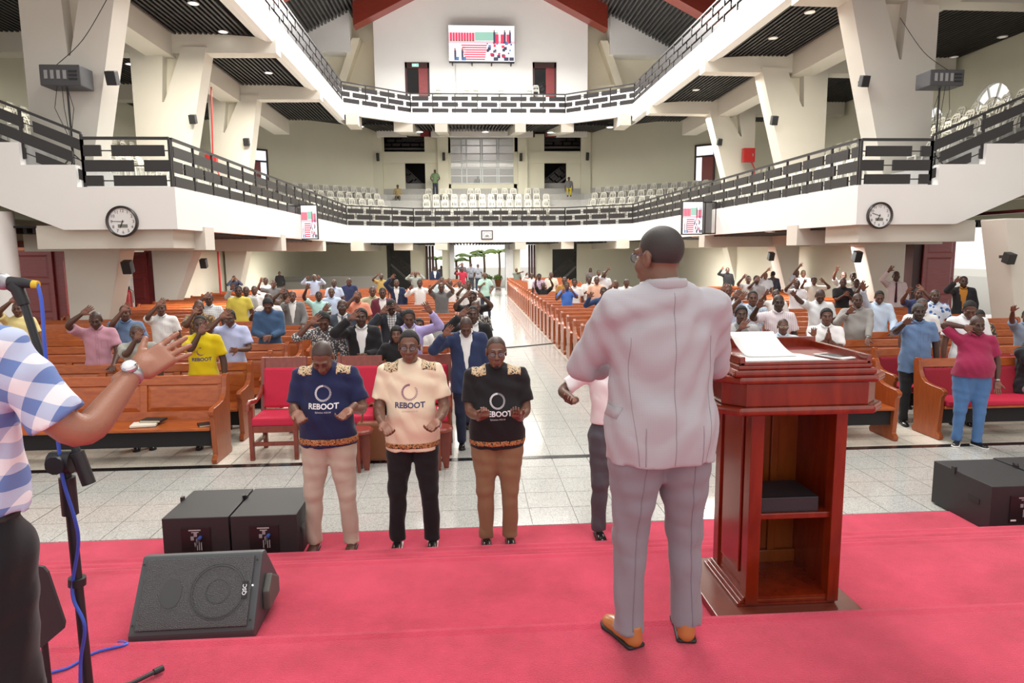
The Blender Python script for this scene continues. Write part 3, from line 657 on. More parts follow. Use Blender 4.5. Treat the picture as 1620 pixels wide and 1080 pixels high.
MB().box(-r*.3, r*.3, -.06, -.05, -r*.32, -r*.05).build('display', LCD, t)
for k in range(1, 13): a = math.radians(90-30*k); MB().box(math.cos(a)*r*.6-.02, math.cos(a)*r*.6+.02, -.06, -.05, math.sin(a)*r*.45-.02, math.sin(a)*r*.45+.02).build('numeral', INK, t)
MB().beam((0, -.06, 0), (.1, -.06, .08), .01, .015, up=(0, 1, 0)).build('minute_hand', INK, t); MB().beam((0, -.06, 0), (-.02, -.06, .1), .01, .02, up=(0, 1, 0)).build('hour_hand', INK, t)
# ================================================================== SCREENS
def em(name, c, s=1.0): return mat(name, tuple(v*.2 for v in c), .4, emit=c, estr=s)
SCM = [em('screen_white', (1, .97, .97), 1.05), em('screen_red', (.85, .06, .13), 1.0), em('screen_pink', (1, .55, .62), 1.0), em('screen_green', (.35, .62, .5), .9), em('screen_dark', (.07, .07, .12), 1.0), em('screen_blue', (.12, .22, .42), 1.0), em('screen_brown', (.25, .12, .08), 1.0)]
def picture(w, h, y):                                     # the live picture of the stage: rows of red seats, steps, people
    mb = MB(); q = random.Random(5)
    def R(u0, u1, v0, v1, m, k=0): mb.add([((u0-.5)*w, y-k*.002, (v0-.5)*h), ((u1-.5)*w, y-k*.002, (v0-.5)*h), ((u1-.5)*w, y-k*.002, (v1-.5)*h), ((u0-.5)*w, y-k*.002, (v1-.5)*h)], [(0, 1, 2, 3)], m)
    R(0, 1, 0, 1, 0)
    R(0, .4, .55, .8, 2, 1); R(.4, .75, .58, .82, 3, 1); R(0, 1, .50, .57, 2, 1)
    for k in range(9): R(.02+k*.042, .05+k*.042, .60, .80, 1, 2); R(.02+k*.042, .05+k*.042, .56, .60, 6, 2)
    for k in range(3): R(.7+k*.09, .76+k*.09, .5, .76, 1, 2)
    for k in range(7): R(.25-.01*k, .55+.005*k, .04+.065*k, .075+.065*k, 1, 2); R(.0, .25, .1+.05*k, .115+.05*k, 2, 2)
    for k in range(34):
        u = q.uniform(.56, .95); v = q.uniform(.03, .5); s = q.uniform(.02, .05); R(u, u+s, v, v+s*1.8, q.choice((4, 4, 5, 0, 2, 1)), 3)
    for u in (.08, .19, .68, .84, .92): R(u, u+.03, .05 if u < .5 else .52, .3 if u < .5 else .82, 4, 4); R(u+.003, u+.022, .3 if u < .5 else .82, .36 if u < .5 else .88, 6, 4); R(u+.0, u+.07, .02, .12, 5 if u < .5 else 4, 4)
    return mb
p, q_ = aty(710.5, 96.5, YU-.5), aty(813.5, 41, YU-.5); sw_, sh_ = q_[0]-p[0], q_[2]-p[2]
t = tag(empty('video_screen', ((p[0]+q_[0])/2, YU-.5, (p[2]+q_[2])/2)), 'large bright video screen hung on the white gable wall', 'screen')
MB().box(-sw_/2, sw_/2, .02, .25, -sh_/2-.06, sh_/2).build('cabinet', BLACKP, t); picture(sw_, sh_, .01).build('display', SCM, t)
for u in (-.45, -.15, .15, .45): MB().box(sw_*u-.04, sw_*u+.04, .1, .48, -sh_/2-.18, -sh_/2-.04).build('bracket', CHAR, t)
MB().box(-sw_*.41, -sw_*.40, .42, .49, -sh_/2-2.1, -sh_/2-.1).build('cable_duct', mat('pale_duct', (.5, .5, .48), .5), t)
for px0, px1, py0, py1, bx, Y, lb in ((478, 500, 325, 377, 454, 26.3, 'tall video screen in a black cage on the left gallery parapet'), (1080, 1112, 319.5, 369.5, 1134, 24.0, 'tall video screen in a black cage on the right gallery parapet')):
    p, q_ = aty(px0, py1, Y), aty(px1, py0, Y); w, h = q_[0]-p[0], q_[2]-p[2]
    t = tag(empty('video_screen', ((p[0]+q_[0])/2, Y, (p[2]+q_[2])/2)), lb, 'screen')
    MB().box(-w/2-.03, w/2+.03, .02, .14, -h/2-.04, h/2+.04).build('cabinet', BLACKP, t); picture(w, h, .01).build('display', SCM, t)
    s = 1 if bx > px0 else -1; e = aty(bx, 350, Y)[0]-(p[0]+q_[0])/2
    for z in (-h/2, h/2):
        for yy in (.1, .55): MB().beam((0, yy, z), (e, yy, z), .04, .04).build('cage_bar', CHAR, t)
    for yy in (.1, .55): MB().beam((e, yy, -h/2), (e, yy, h/2), .04, .04).build('cage_bar', CHAR, t); MB().beam((e*.55, yy, -h/2), (e*.55, yy, h/2), .04, .04).build('cage_bar', CHAR, t)
    MB().box(min(e*.5, e), max(e*.5, e), .5, .52, -h/2, h/2).build('back_panel', mat('grey_mesh_panel', (.2, .2, .2), .6), t)
# ================================================================== CEILING LIGHTS, WALL FITTINGS
def downlight(px, py, z, label, lit=True, r=.13):
    p = atz(px, py, z); t = tag(empty('ceiling_light', p), label, 'light', 'recessed ceiling lights')
    MB().lathe([(r*.8, -.012), (r*1.15, -.02), (r*1.2, .0)], n=20).build('rim', WHITE, t)
    MB().lathe([(r*.8, -.006), (r*.8, -.016)], n=20).build('lens', LAMP if lit else mat('dim_lens', (.75, .74, .7), .4, emit=(1, .97, .9), estr=.25), t)
for px, py, w, lit in ((353, 50, 'left upper soffit, second cell', 1), (306, 5, 'left upper soffit, at the top edge of the picture', 1), (425, 115, 'left upper soffit, third cell', 1), (452, 140, 'left upper soffit, third cell nearer the rear', 1), (205, 101, 'left soffit behind the columns', 1), (225, 52, 'left soffit beside the long beam', 1), (273, 79, 'left soffit beside the long beam, farther one', 1),
                       (1281, 19, 'right upper soffit, nearest lit one', 0), (1223, 60, 'right upper soffit, second one', 0), (1134, 118, 'right upper soffit, third one', 0), (1101, 142, 'right upper soffit, farthest one', 0), (1509, 90, 'right outer soffit, lower one', 0), (1586, 58, 'right outer soffit, upper one', 0)):
    downlight(px, py, 9.38, 'round recessed ceiling light in the '+w, bool(lit))
for px, py, w in ((570, 200, 'far left of the rear upper soffit'), (664, 208.5, 'rear upper soffit left of the control room'), (768, 208.5, 'rear upper soffit over the control room'), (871, 209.5, 'rear upper soffit right of the control room'), (965, 201, 'far right of the rear upper soffit')):
    p = aty(px, py, 40.0); downlight(px, py, 9.52, 'round recessed ceiling light, '+w, True, .2)
for px, py, w in ((225, 367, 'beside the left clock'), (368, 374, 'left of the left cage screen'), (1100, 374, 'below the right cage screen'), (1218, 366, 'right of the right cage screen')):
    downlight(px, py, 2.99, 'round recessed light under the lower gallery '+w, True, .12)
def fixture(px, py, Y, label, w=.16, h=.26, d=.2, tilt=.3):
    p = aty(px, py, Y); t = tag(empty('wall_speaker', p), label, 'speaker')
    me = MB().box(-w/2, w/2, -d, 0, -h/2, h/2).mesh('cabinet', BLACKP, bevel=.015, xf=Matrix.Rotation(tilt, 4, 'X')); link('cabinet', me, t)
    MB().box(-.02, .02, -.05, .16, -.03, .03).build('bracket', CHAR, t)
for px, py, Y, w, h, l in ((181, 123, 16.6, .22, .3, 'on the nearest left column'), (307, 188, 23.3, .2, .28, 'on the middle left column beside the glow'), (391, 224, 30.0, .22, .3, 'on the farthest left column'), (598, 248, YR-.35, .18, .5, 'on the leftmost rear pilaster'), (702, 247, YR-.35, .18, .5, 'left of the control room window'), (824, 248, YR-.35, .18, .5, 'right of the control room window'), (929, 247, YR-.35, .18, .5, 'on the rightmost rear pilaster'), (1137, 224, 32.6, .22, .3, 'on the farthest right column'), (1223, 190, 25.0, .22, .32, 'on the middle right column'), (1364, 128, 17.9, .2, .28, 'on the nearest right column'),
                    (205, 420, 16.6, .2, .3, 'on the ground floor column by the second left door'), (324, 415, 23.3, .2, .3, 'on the far ground floor column at left'), (1218, 404, 25.0, .2, .3, 'on the ground floor column behind the right pews'), (1353, 404, 18.6, .2, .3, 'on the ground floor column left of the tall red door'), (1591, 406, 13.6, .16, .22, 'on the column at the right picture edge')):
    fixture(px, py, Y, 'small black wall speaker '+l, w, h)
def floodbox(px0, px1, py0, py1, Y, foot, label, s):
    p, q_ = aty(px0, py1, Y), aty(px1, py0, Y); w, h = q_[0]-p[0], q_[2]-p[2]; c = ((p[0]+q_[0])/2, Y, (p[2]+q_[2])/2)
    t = tag(empty('projector', (c[0], Y, foot)), label, 'projector'); z = c[2]-foot
    GR = mat('dark_grey_case', (.06, .06, .065), .5)
    MB().box(-w/2, w/2, -.05, .5, z-h/2, z+h/2).build('case', GR, t, bevel=.02)
    for k in range(4): MB().box(-w*.38+k*.13, -w*.38+k*.13+.07, -.065, -.04, z-.08, z+.1).build('port', mat('light_grey_port', (.3, .3, .3), .5), t)
    for k in range(3): MB().box(w*.22, w*.42, -.065, -.04, z-.1+k*.08, z-.06+k*.08).build('vent', INK, t)
    MB().tube([(0, .2, 0), (0, .2, z-h/2)], .022, 8).build('pole', CHAR, t)
    for a in (0, 2.1, 4.2): MB().tube([(0, .2, .35), (.35*math.cos(a), .2+.35*math.sin(a)*.6, .01)], .014, 6).build('leg', CHAR, t)
    for k in range(3): MB().tube([(-.1+.1*k, .0, z-h/2), (-.22+.2*k, .05, z*.66), (-.05+.05*k, .12, z*.4), (.0, .17, z*.2)], .007, 5).build('cable', INK, t)
floodbox(66, 127, 103, 136, 16.0, ZL+.46, 'grey projector on a stand in the left gallery, nearest end', -1)
floodbox(1469, 1524, 111, 136, 16.2, ZL+.46, 'grey projector on a stand in the right gallery, nearest end', 1)
# red fire cabinets, extinguisher, pipes, exit signs
FIRE = mat('fire_red', (.42, .02, .02), .4)
for px0, px1, py0, py1, Y, l in ((325, 341, 244, 263, 28.5, 'red fire hose cabinet behind the left gallery railing'), (1176, 1195, 234, 256, 31.9, 'red fire hose cabinet on the farthest right column')):
    p, q_ = aty(px0, py1, Y), aty(px1, py0, Y); t = tag(empty('fire_cabinet', ((p[0]+q_[0])/2, Y, p[2])), l, 'cabinet'); w, h = q_[0]-p[0], q_[2]-p[2]
    MB().box(-w/2, w/2, 0, .25, 0, h).build('body', FIRE, t, bevel=.01); MB().box(-w*.4, w*.4, -.02, 0, h*.1, h*.9).build('door', FIRE, t); MB().box(w*.25, w*.33, -.04, -.02, h*.4, h*.6).build('handle', STEEL, t)
    MB().tube([(w*.3, .12, 0), (w*.6, .12, -.3), (w*.6, .12, -1.8)], .03, 6).build('pipe', FIRE, t)
def extinguisher(loc, l, h=.62):
    t = tag(empty('fire_extinguisher', loc), l, 'extinguisher'); r = h*.14
    MB().lathe([(r, 0), (r, h*.72), (r*.7, h*.82), (r*.3, h*.86)], n=12).build('cylinder', FIRE, t, smooth=True); MB().box(-r*.5, r*.5, -.03, .03, h*.86, h).build('valve', INK, t)
    MB().tube([(r*.4, 0, h*.9), (r*1.5, 0, h*.8), (r*1.3, 0, h*.3)], .012, 6).build('hose', INK, t)
p = aty(1143, 279, 36.4); extinguisher(p, 'red fire extinguisher hung on the right gallery wall', .95)
for k, (px, py) in enumerate(((188, 470), (203, 467))): p = aty(px, py, 22.62); extinguisher((p[0], p[1], .72), 'red fire extinguisher outside the second left door, %s one' % ('nearer' if k == 0 else 'farther'), .75)
o = MB().tube([aty(334, 130, 27.5), aty(337, 260, 27.5)], .03, 8).build('fire_pipe', FIRE); tag(o, 'thin red fire main pipe between the left gallery columns', 'pipe')
pp = aty(345, 400, 27); o = MB().tube([(pp[0], 27, 0), (pp[0], 27, 3.0)], .04, 8).build('fire_pipe', FIRE); tag(o, 'thin red fire main pipe on the left ground floor', 'pipe')
EXG = em('exit_green', (.25, .85, .55), 1.2); EXW = em('exit_white', (1, 1, 1), 1.3)
def exit_sign(p, w, l, h=None):
    t = tag(empty('exit_sign', p), l, 'sign'); h = h or w*.55
    MB().box(-w/2, w/2, -.03, .03, -h/2, h/2).build('case', WHITE, t); MB().box(-w*.48, w*.48, -.034, -.03, -h*.45, h*.45).build('display', EXG, t)
    m = MB()                                              # running figure and arrow
    m.box(-w*.05, w*.03, -.038, -.034, -h*.05, h*.22); m.box(-w*.02, w*.04, -.038, -.034, h*.24, h*.38); m.beam((-w*.02, -.036, -h*.05), (-w*.14, -.036, -h*.35), .004, w*.05, up=(1, 0, 0)); m.beam((w*.0, -.036, -h*.05), (w*.1, -.036, -h*.35), .004, w*.05, up=(1, 0, 0)); m.beam((0, -.036, h*.12), (w*.14, -.036, 0), .004, w*.04, up=(1, 0, 0)); m.box(-w*.4, -w*.2, -.038, -.034, -h*.06, h*.06)
    m.build('symbol', EXW, t)
p = aty(113, 381, 16.4); exit_sign(p, .17, 'small lit green exit sign above the near left door')
p = aty(657, 103, YU-.1); exit_sign(p, .42, 'lit green exit sign over the left upper doorway', .18)

for px0, py0, px1, py1, Y, l in ((88, 104, 172, -6, 16.2, 'thin dark cable running from the left projector up to the soffit'), (1500, 111, 1424, 28, 16.6, 'thin dark cable running from the right projector up to the column')):
    a, b = Vector(aty(px0, py0, Y)), Vector(aty(px1, py1, Y)); m_ = (a+b)/2-Vector((0, 0, .18)); o = MB().tube(smooth_path_([a, m_, b]), .008, 5).build('cable', INK); tag(o, l, 'cable')
# ================================================================== PEWS
PEW = wood('orange_pew_wood', (.31, .064, .012), (.45, .115, .022), .36, .2, (2.2, 9, 9))
PEWE = wood('pew_end_wood', (.26, .054, .012), (.36, .085, .018), .34, .25, (9, 9, 1.4))
MAROON = mat('maroon_pew_cushion', (.30, .012, .03), .8, bump=.1)
REDC = mat('crimson_upholstery', (.52, .012, .05), .75, var=.08, bump=.15, bscale=400)
endp = [(.02, 0), (.54, 0), (.56, .05), (.52, .10), (.60, .94), (.58, .99), (.53, 1.0), (.49, .96), (.47, .84), (.42, .75), (.34, .70), (.2, .68), (.03, .67), (-.02, .64), (-.02, .6), (.02, .56), (.05, .1), (.0, .06), (.0, .02)]
ME = {}
def gm_(key, f):
    if key not in ME: ME[key] = f()
    return ME[key]
def pew(x0, x1, y, label, group, cushion=False, detail=True, slots=()):
    L = round(x1-x0, 2); nb = max(1, round(L/1.05)); pw = L/nb
    t = tag(empty('pew', (x0, y, 0)), label, 'pew', group); BK = lambda z: .50+(z-.45)*.16
    k = (L, cushion)
    def bk(mb, xa, xb, za, zb, o0, o1):                    # slab in the leaning back plane
        return mb.hexa([(xa, BK(za)+o0, za), (xb, BK(za)+o0, za), (xb, BK(za)+o1, za), (xa, BK(za)+o1, za), (xa, BK(zb)+o0, zb), (xb, BK(zb)+o0, zb), (xb, BK(zb)+o1, zb), (xa, BK(zb)+o1, zb)])
    if not detail:
        def far():
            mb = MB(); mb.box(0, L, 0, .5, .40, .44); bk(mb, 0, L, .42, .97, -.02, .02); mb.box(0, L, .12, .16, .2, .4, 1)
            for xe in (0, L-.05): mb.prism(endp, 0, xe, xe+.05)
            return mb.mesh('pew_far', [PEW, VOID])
        link('body', gm_(('far',)+k, far), t); return t
    link('end', gm_('end', lambda: MB().prism(endp, 0, -.03, .03).mesh('pew_end', PEWE, bevel=.006, seg=1)), t, (0, 0, 0))
    link('end', ME['end'], t, (L, 0, 0))
    link('seat', gm_(('seat', k), lambda: MB().box(.03, L-.03, .0, .5, .405, .44).mesh('pew_seat', PEW, bevel=.008, seg=1)), t)
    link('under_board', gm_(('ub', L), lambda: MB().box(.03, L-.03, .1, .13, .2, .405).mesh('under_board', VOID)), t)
    link('top_rail', gm_(('tr', L), lambda: bk(MB(), .03, L-.03, .86, .97, -.028, .028).mesh('top_rail', PEW, bevel=.006, seg=1)), t)
    link('bottom_rail', gm_(('br', L), lambda: bk(MB(), .03, L-.03, .44, .54, -.022, .022).mesh('bottom_rail', PEW)), t)
    if cushion:
        link('back_cushion', gm_(('bc', L), lambda: bk(MB(), .06, L-.06, .47, .85, -.06, 0).mesh('back_cushion', MAROON, bevel=.03)), t)
        link('seat_cushion', gm_(('sc', L), lambda: MB().box(.05, L-.05, -.01, .45, .44, .50).mesh('seat_cushion', REDC, bevel=.02)), t)
    else:
        for i in range(nb+1): link('stile', gm_(('stile', i in (0, nb)), lambda: bk(MB(), -.04, .04, .54, .86, -.022, .022).mesh('stile', PEW)), t, (min(max(i*pw, .06), L-.06), 0, 0))
        def pan():
            mb = MB(); a, b = .04, pw-.04; c = .05; f0, f1 = -.006, -.024
            P = lambda x, z, o: (x, BK(z)+o, z)
            mb.add([P(a, .54, f0), P(b, .54, f0), P(b, .86, f0), P(a, .86, f0), P(a+c, .59, f1), P(b-c, .59, f1), P(b-c, .81, f1), P(a+c, .81, f1)], [(4, 5, 6, 7), (0, 1, 5, 4), (1, 2, 6, 5), (2, 3, 7, 6), (3, 0, 4, 7)])
            bk(mb, a, b, .54, .86, -.004, .012); return mb.mesh('panel', PEW)
        for i in range(nb): link('panel', gm_(('panel', pw), pan), t, (i*pw, 0, 0))
    if L > 3.5: link('support', gm_('sup', lambda: MB().prism([(.08, 0), (.5, 0), (.44, .1), (.48, .41), (.1, .41), (.12, .1)], 0, -.03, .03).mesh('support', PEWE)), t, (L*.5, 0, 0))
    return t
LSX = (-9.9, -3.0); LMX = (-2.45, -.28); RMX = (2.32, 5.45); RSX = (6.05, 11.6)
ROWS = {}
rowname = onth
for nm, xs_, ys_, n, full in (('LS', LSX, 8.0, 22, 'outer left pew block'), ('LM', LMX, 9.35, 30, 'pew block left of the aisle'), ('RM', RMX, 8.15, 32, 'pew block right of the aisle'), ('RS', RSX, 8.15, 20, 'outer right pew block')):
    ROWS[nm] = []
    for k in range(n):
        y = ys_+.985*k; ROWS[nm].append(y); cu = nm == 'RS' and k < 2
        pew(xs_[0], xs_[1], y, ('maroon cushioned wooden pew, %s row of the %s' if cu else 'orange brown panelled wooden pew, %s row of the %s') % (rowname(k), full), 'pews of the '+full, cu, detail=y < 24)
# ================================================================== ARMCHAIRS
AW = wood('reddish_chair_wood', (.16, .022, .01), (.24, .035, .014), .3, .4, (6, 6, 2))
def armchair(x, y, label):
    t = tag(empty('armchair', (x, y, 0)), label, 'chair', 'crimson armchairs in front of the pews')
    for sx in (-1, 1):
        MB().beam((sx*.26, 0, 0), (sx*.26, 0, .66), .05, .05, up=(0, 1, 0)).build('leg', AW, t, bevel=.006); MB().beam((sx*.26, .56, 0), (sx*.26, .52, .45), .05, .05, up=(0, 1, 0)).build('leg', AW, t)
        MB().tube([(sx*.27, -.07, .62), (sx*.27, -.06, .68), (sx*.27, .02, .70), (sx*.27, .25, .67), (sx*.265, .42, .71), (sx*.26, .54, .80)], [.03, .034, .032, .028, .028, .028], 8).build('armrest', AW, t, smooth=True)
        MB().beam((sx*.26, 0, .17), (sx*.26, .54, .17), .03, .04).build('stretcher', AW, t)
        MB().beam((sx*.26, .50, .40), (sx*.26, .64, 1.15), .05, .05, up=(0, 1, 0)).build('back_post', AW, t, bevel=.006)
    MB().beam((-.26, .0, .2), (.26, .0, .2), .03, .045).build('stretcher', AW, t)
    MB().box(-.28, .28, -.02, .55, .34, .42).build('seat_frame', AW, t, bevel=.006)
    MB().box(-.25, .25, -.03, .50, .42, .52).build('seat_cushion', REDC, t, bevel=.025)
    me = MB().box(-.24, .24, -.05, .03, .54, 1.04).mesh('back_cushion', REDC, bevel=.03, xf=Matrix.Translation((0, .41, 0)) @ Matrix.Rotation(-.18, 4, 'X')); link('back_cushion', me, t)
    me = MB().box(-.28, .28, -.02, .03, 1.02, 1.17).mesh('crest_rail', AW, bevel=.01, xf=Matrix.Translation((0, .44, 0)) @ Matrix.Rotation(-.18, 4, 'X')); link('crest_rail', me, t)
    return t
armchair(-2.33, 8.12, 'crimson upholstered wooden armchair left of the man in the navy shirt')
armchair(-1.38, 8.12, 'crimson upholstered wooden armchair between the men in navy and cream shirts')
armchair(-.5, 8.12, 'crimson upholstered wooden armchair behind the man in the cream shirt')
BAGL = mat('tan_leather', (.20, .065, .025), .45, bump=.15, bscale=80)
t = tag(empty('handbag', (-1.13, 7.92, .03)), 'tan leather handbag beside the middle armchair', 'bag')
MB().prism([(-.17, .0), (.17, .0), (.21, .26), (.18, .46), (-.18, .46), (-.21, .26)], 1, -.06, .07).build('body', BAGL, t, bevel=.03); MB().tube([(-.13, 0, .44), (-.1, 0, .62), (.0, 0, .68), (.1, 0, .62), (.13, 0, .44)], .012, 6).build('handle', BAGL, t)
for k, xx in enumerate((-1.24, -.34)):                    # round brown stool ends glimpsed behind the men
    t = tag(empty('side_table', (xx, 7.62, 0)), 'small rounded wooden side table %s the man in the cream shirt' % ('left of' if k == 0 else 'right of'), 'table')
    MB().lathe([(.14, .44), (.16, .45), (.16, .475), (.14, .49)], n=20).build('top', AW, t)
    for a in (0, 1): MB().prism([(-.10, .0), (-.05, .0), (.0, .22), (.05, .0), (.10, .0), (.12, .2), (.12, .44), (-.12, .44), (-.12, .2)], a, -.015, .015).build('leg', AW, t)
t = tag(empty('water_bottle', (-.34, 7.62, .49)), 'small clear water bottle on the side table', 'bottle'); MB().lathe([(.03, 0), (.032, .12), (.028, .15), (.012, .18), (.012, .2)], n=12).build('body', mat('bottle_plastic', (.85, .9, .92), .1, alpha=.45), t, smooth=True); MB().lathe([(.014, .2), (.014, .22)], n=10).build('cap', WHITE, t)
# ================================================================== PODIUM
POD = wood('polished_red_wood', (.15, .012, .003), (.24, .024, .005), .2, .45, (5, 5, 1.2))
PODD = wood('inner_podium_wood', (.20, .04, .004), (.30, .065, .008), .28, .3, (6, 6, 1.2))
t = tag(empty('podium', (1.57, 3.2, .624)), 'polished red wooden podium with open back shelves', 'podium')
px_, py_ = 1.57, 3.2
def loc8(x, y, z): return (x-px_, y-py_, z-.624)
def octa(x0, x1, y0, y1, c): return [(x0+c, y0), (x1-c, y0), (x1, y0+c), (x1, y1-c), (x1-c, y1), (x0+c, y1), (x0, y1-c), (x0, y0+c)]
def oct_b(nm, x0, x1, y0, y1, c, z0, z1, m=POD, bev=.006, seg=2):
    mb = MB(); mb.prism([(x-px_, y-py_) for x, y in octa(x0, x1, y0, y1, c)], 2, z0-.624, z1-.624); return mb.build(nm, m, t, bevel=bev, seg=seg)
bx0, bx1, by0, by1 = 1.385, 1.845, 3.16, 3.60
def pb(nm, x0, x1, y0, y1, z0, z1, m=POD, bev=.004, par=None): 
    return MB().box(x0-px_, x1-px_, y0-py_, y1-py_, z0-.624, z1-.624).build(nm, m, par or t, bevel=bev)
oct_b('plinth', 1.20, 1.95, 2.96, 3.72, .05, .624, .665, wood('dull_plinth_wood', (.12, .02, .01), (.17, .035, .018), .3, .3))
for k in range(3): pb('plinth_moulding', bx0-.05+.014*k, bx1+.0, by0+.0, by1+.05-.014*k, .665+.016*k, .681+.016*k)
pb('side_panel', bx0, bx0+.03, by0, by1, .70, 1.72); pb('side_panel', bx1-.03, bx1, by0, by1, .70, 1.72)
pb('front_panel', bx0, bx1, by1-.03, by1, .70, 1.72, PODD)
pb('corner_post', bx0-.014, bx0+.05, by0-.012, by0+.06, .68, 1.72); pb('corner_post', bx1-.05, bx1+.008, by0-.012, by0+.06, .68, 1.72)
pb('corner_post', bx0-.014, bx0+.05, by1-.06, by1+.01, .68, 1.72)
sp = pb('raised_panel', bx0-.012, bx0, by0+.10, by1-.10, .80, 1.64, POD, .006)
pb('shelf', bx0+.03, bx1-.03, by0, by1-.03, .69, .70, PODD); pb('shelf', bx0+.03, bx1-.03, by0+.01, by1-.03, 1.115, 1.145, POD)
pb('inner_rail', bx0+.03, bx1-.03, by1-.06, by1-.03, .70, .78, PODD); pb('inner_post', 1.66, 1.70, by1-.05, by1-.03, .70, 1.72, PODD)
oct_b('lower_moulding', 1.16, 1.985, 3.0, 3.75, .09, 1.685, 1.725, POD, .016, 3)
oct_b('desk_box', 1.20, 1.955, 3.02, 3.73, .085, 1.725, 1.835)
oct_b('upper_moulding', 1.155, 1.99, 2.995, 3.76, .09, 1.835, 1.87, POD, .015, 3)
pb('desk_step', 1.22, 1.895, 3.0, 3.62, 1.87, 1.905, POD, .012); pb('desk_step', 1.235, 1.87, 3.0, 3.58, 1.905, 1.925, POD, .006)
def slant(z0): return z0
pb('writing_board', 1.24, 1.86, 3.01, 3.54, 1.922, 1.934, mat('deep_red_board', (.16, .008, .006), .35))
pb('tray_rim', 1.24, 1.86, 3.0, 3.02, 1.925, 1.94); pb('tray_rim', 1.24, 1.265, 3.0, 3.55, 1.925, 1.965); pb('tray_rim', 1.84, 1.865, 3.0, 3.55, 1.925, 1.965); pb('tray_rim', 1.24, 1.865, 3.52, 3.545, 1.925, 1.985)
# things on and in the podium
PAPER = mat('white_paper', (.86, .86, .85), .7, var=.01)
o = MB().add([(1.275, 3.03, 1.942), (1.68, 3.03, 1.942), (1.62, 3.2, 1.944), (1.55, 3.26, 1.944), (1.27, 3.2, 1.944)], [(0, 1, 2, 3, 4)]).build('paper_sheet', PAPER); tag(o, 'white paper lying flat on the podium desk', 'paper')
o = bpy.data.objects['paper_sheet']; sm = o.modifiers.new('t', 'SOLIDIFY'); sm.thickness = .003
mb = MB(); vs_ = []; 
for i in range(7):
    u = i/6; y = 3.12+.2*u; z = 1.946+.085*u*u+.01*u
    vs_ += [(1.33-.02*u, y, z), (1.57-.035*u, y, z)]
mb.add(vs_, [(2*i, 2*i+1, 2*i+3, 2*i+2) for i in range(6)]); o = mb.build('paper_sheet', PAPER, smooth=True); o.modifiers.new('t', 'SOLIDIFY').thickness = .002; tag(o, 'white paper curling up at its top edge on the podium', 'paper')
t2 = tag(empty('smartphone', (1.755, 3.13, 1.936), .35), 'white phone lying on the podium desk', 'phone'); MB().box(-.045, .045, -.085, .085, 0, .009).build('case', mat('white_gloss', (.82, .82, .82), .2), t2, bevel=.004); MB().box(-.038, .038, -.06, .062, .009, .0098).build('screen', mat('phone_glass', (.03, .035, .04), .08), t2)
t2 = tag(empty('water_bottle', (1.30, 3.42, 1.934)), 'clear plastic water bottle with blue label on the podium', 'bottle')
MB().lathe([(.03, 0), (.033, .01), (.033, .14), (.03, .17), (.014, .2), (.014, .215)], n=16).build('body', mat('bottle_plastic', (.85, .9, .92), .1, alpha=.45), t2, smooth=True); MB().lathe([(.016, .21), (.016, .235)], n=14).build('cap', mat('pale_blue_cap', (.55, .72, .8), .4), t2); MB().lathe([(.0338, .03), (.0338, .11)], n=16).build('label', mat('bottle_label', (.5, .55, .72), .4), t2)
t2 = tag(empty('large_book', (1.415, 3.19, 1.145)), 'thick black leather bound book on the podium shelf', 'book')
BKL = mat('black_book_leather', (.02, .02, .025), .5, bump=.2, bscale=200)
MB().box(0, .33, 0, .25, .068, .076).build('cover', BKL, t2, bevel=.003); MB().box(0, .33, 0, .25, 0, .008).build('cover', BKL, t2, bevel=.003); MB().box(.0, .33, -.004, .012, 0, .076).build('spine', BKL, t2, bevel=.004)
MB().box(.01, .32, .012, .24, .008, .068).build('pages', mat('page_edges', (.55, .48, .35), .8), t2)
MB().tube([(-.002, .03, .06), (-.012, -.002, .055), (-.016, -.022, .02), (-.02, -.026, -.02), (-.03, -.028, -.045)], .005, 6).build('ribbon', mat('green_yellow_ribbon', (.28, .34, .06), .7), t2)
# ================================================================== LOUDSPEAKERS AND CABLES
SPK = mat('black_speaker_paint', (.022, .022, .024), .55, bump=.25, bscale=350)
def sub(x0, x1, y0, y1, h, label, side=None):
    t = tag(empty('subwoofer', ((x0+x1)/2, y0, 0.0)), label, 'speaker', 'black subwoofers at the foot of the stage'); w = x1-x0; d = y1-y0
    MB().box(-w/2, w/2, 0, d, .012, h).build('cabinet', SPK, t, bevel=.006)
    MB().box(-w*.22, w*.22, -.008, .0, h*.22, h*.8).build('connector_plate', mat('black_plate', (.012, .012, .013), .4), t, bevel=.002)
    for u, z in ((-.05, .55), (.0, .62), (.03, .5)): MB().box(w*u-.012, w*u+.012, -.014, -.008, h*z, h*z+.03).build('socket', mat('grey_socket', (.3, .3, .32), .4), t)
    MB().box(-w*.2, -w*.12, -.012, -.008, h*.26, h*.29).build('sticker', WHITE, t); MB().box(-w*.1, w*.08, -.012, -.008, h*.74, h*.76).build('marking', mat('grey_print', (.45, .45, .45), .5), t); MB().box(-w*.06, w*.05, -.012, -.008, h*.70, h*.715).build('marking', MATS['grey_print'], t)
    for k in range(4): MB().box(-w*.02+k*.016, -w*.02+k*.016+.006, -.012, -.008, h*.34, h*.5).build('marking', MATS['grey_print'], t)
    MB().lathe([(.014, -.05), (.014, -.008)], (w*.07, 0, h*.6), 10, 1).build('plug', mat('blue_plug', (.05, .1, .35), .4), t); MB().tube([(w*.07, -.05, h*.6), (w*.06, -.09, h*.5), (w*.02, -.07, .04), (w*.03, -.05, .02)], .008, 6).build('cable', INK, t)
    for sx in (-1, 1):
        MB().box(sx*w/2-.004, sx*w/2+.004, d*.18, d*.36, h*.5, h*.62).build('handle', INK, t)
        MB().box(sx*w/2-.012, sx*w/2+.012, d*.6, d*.66, h*.93, h+.03).build('latch', CHAR, t)
    return t
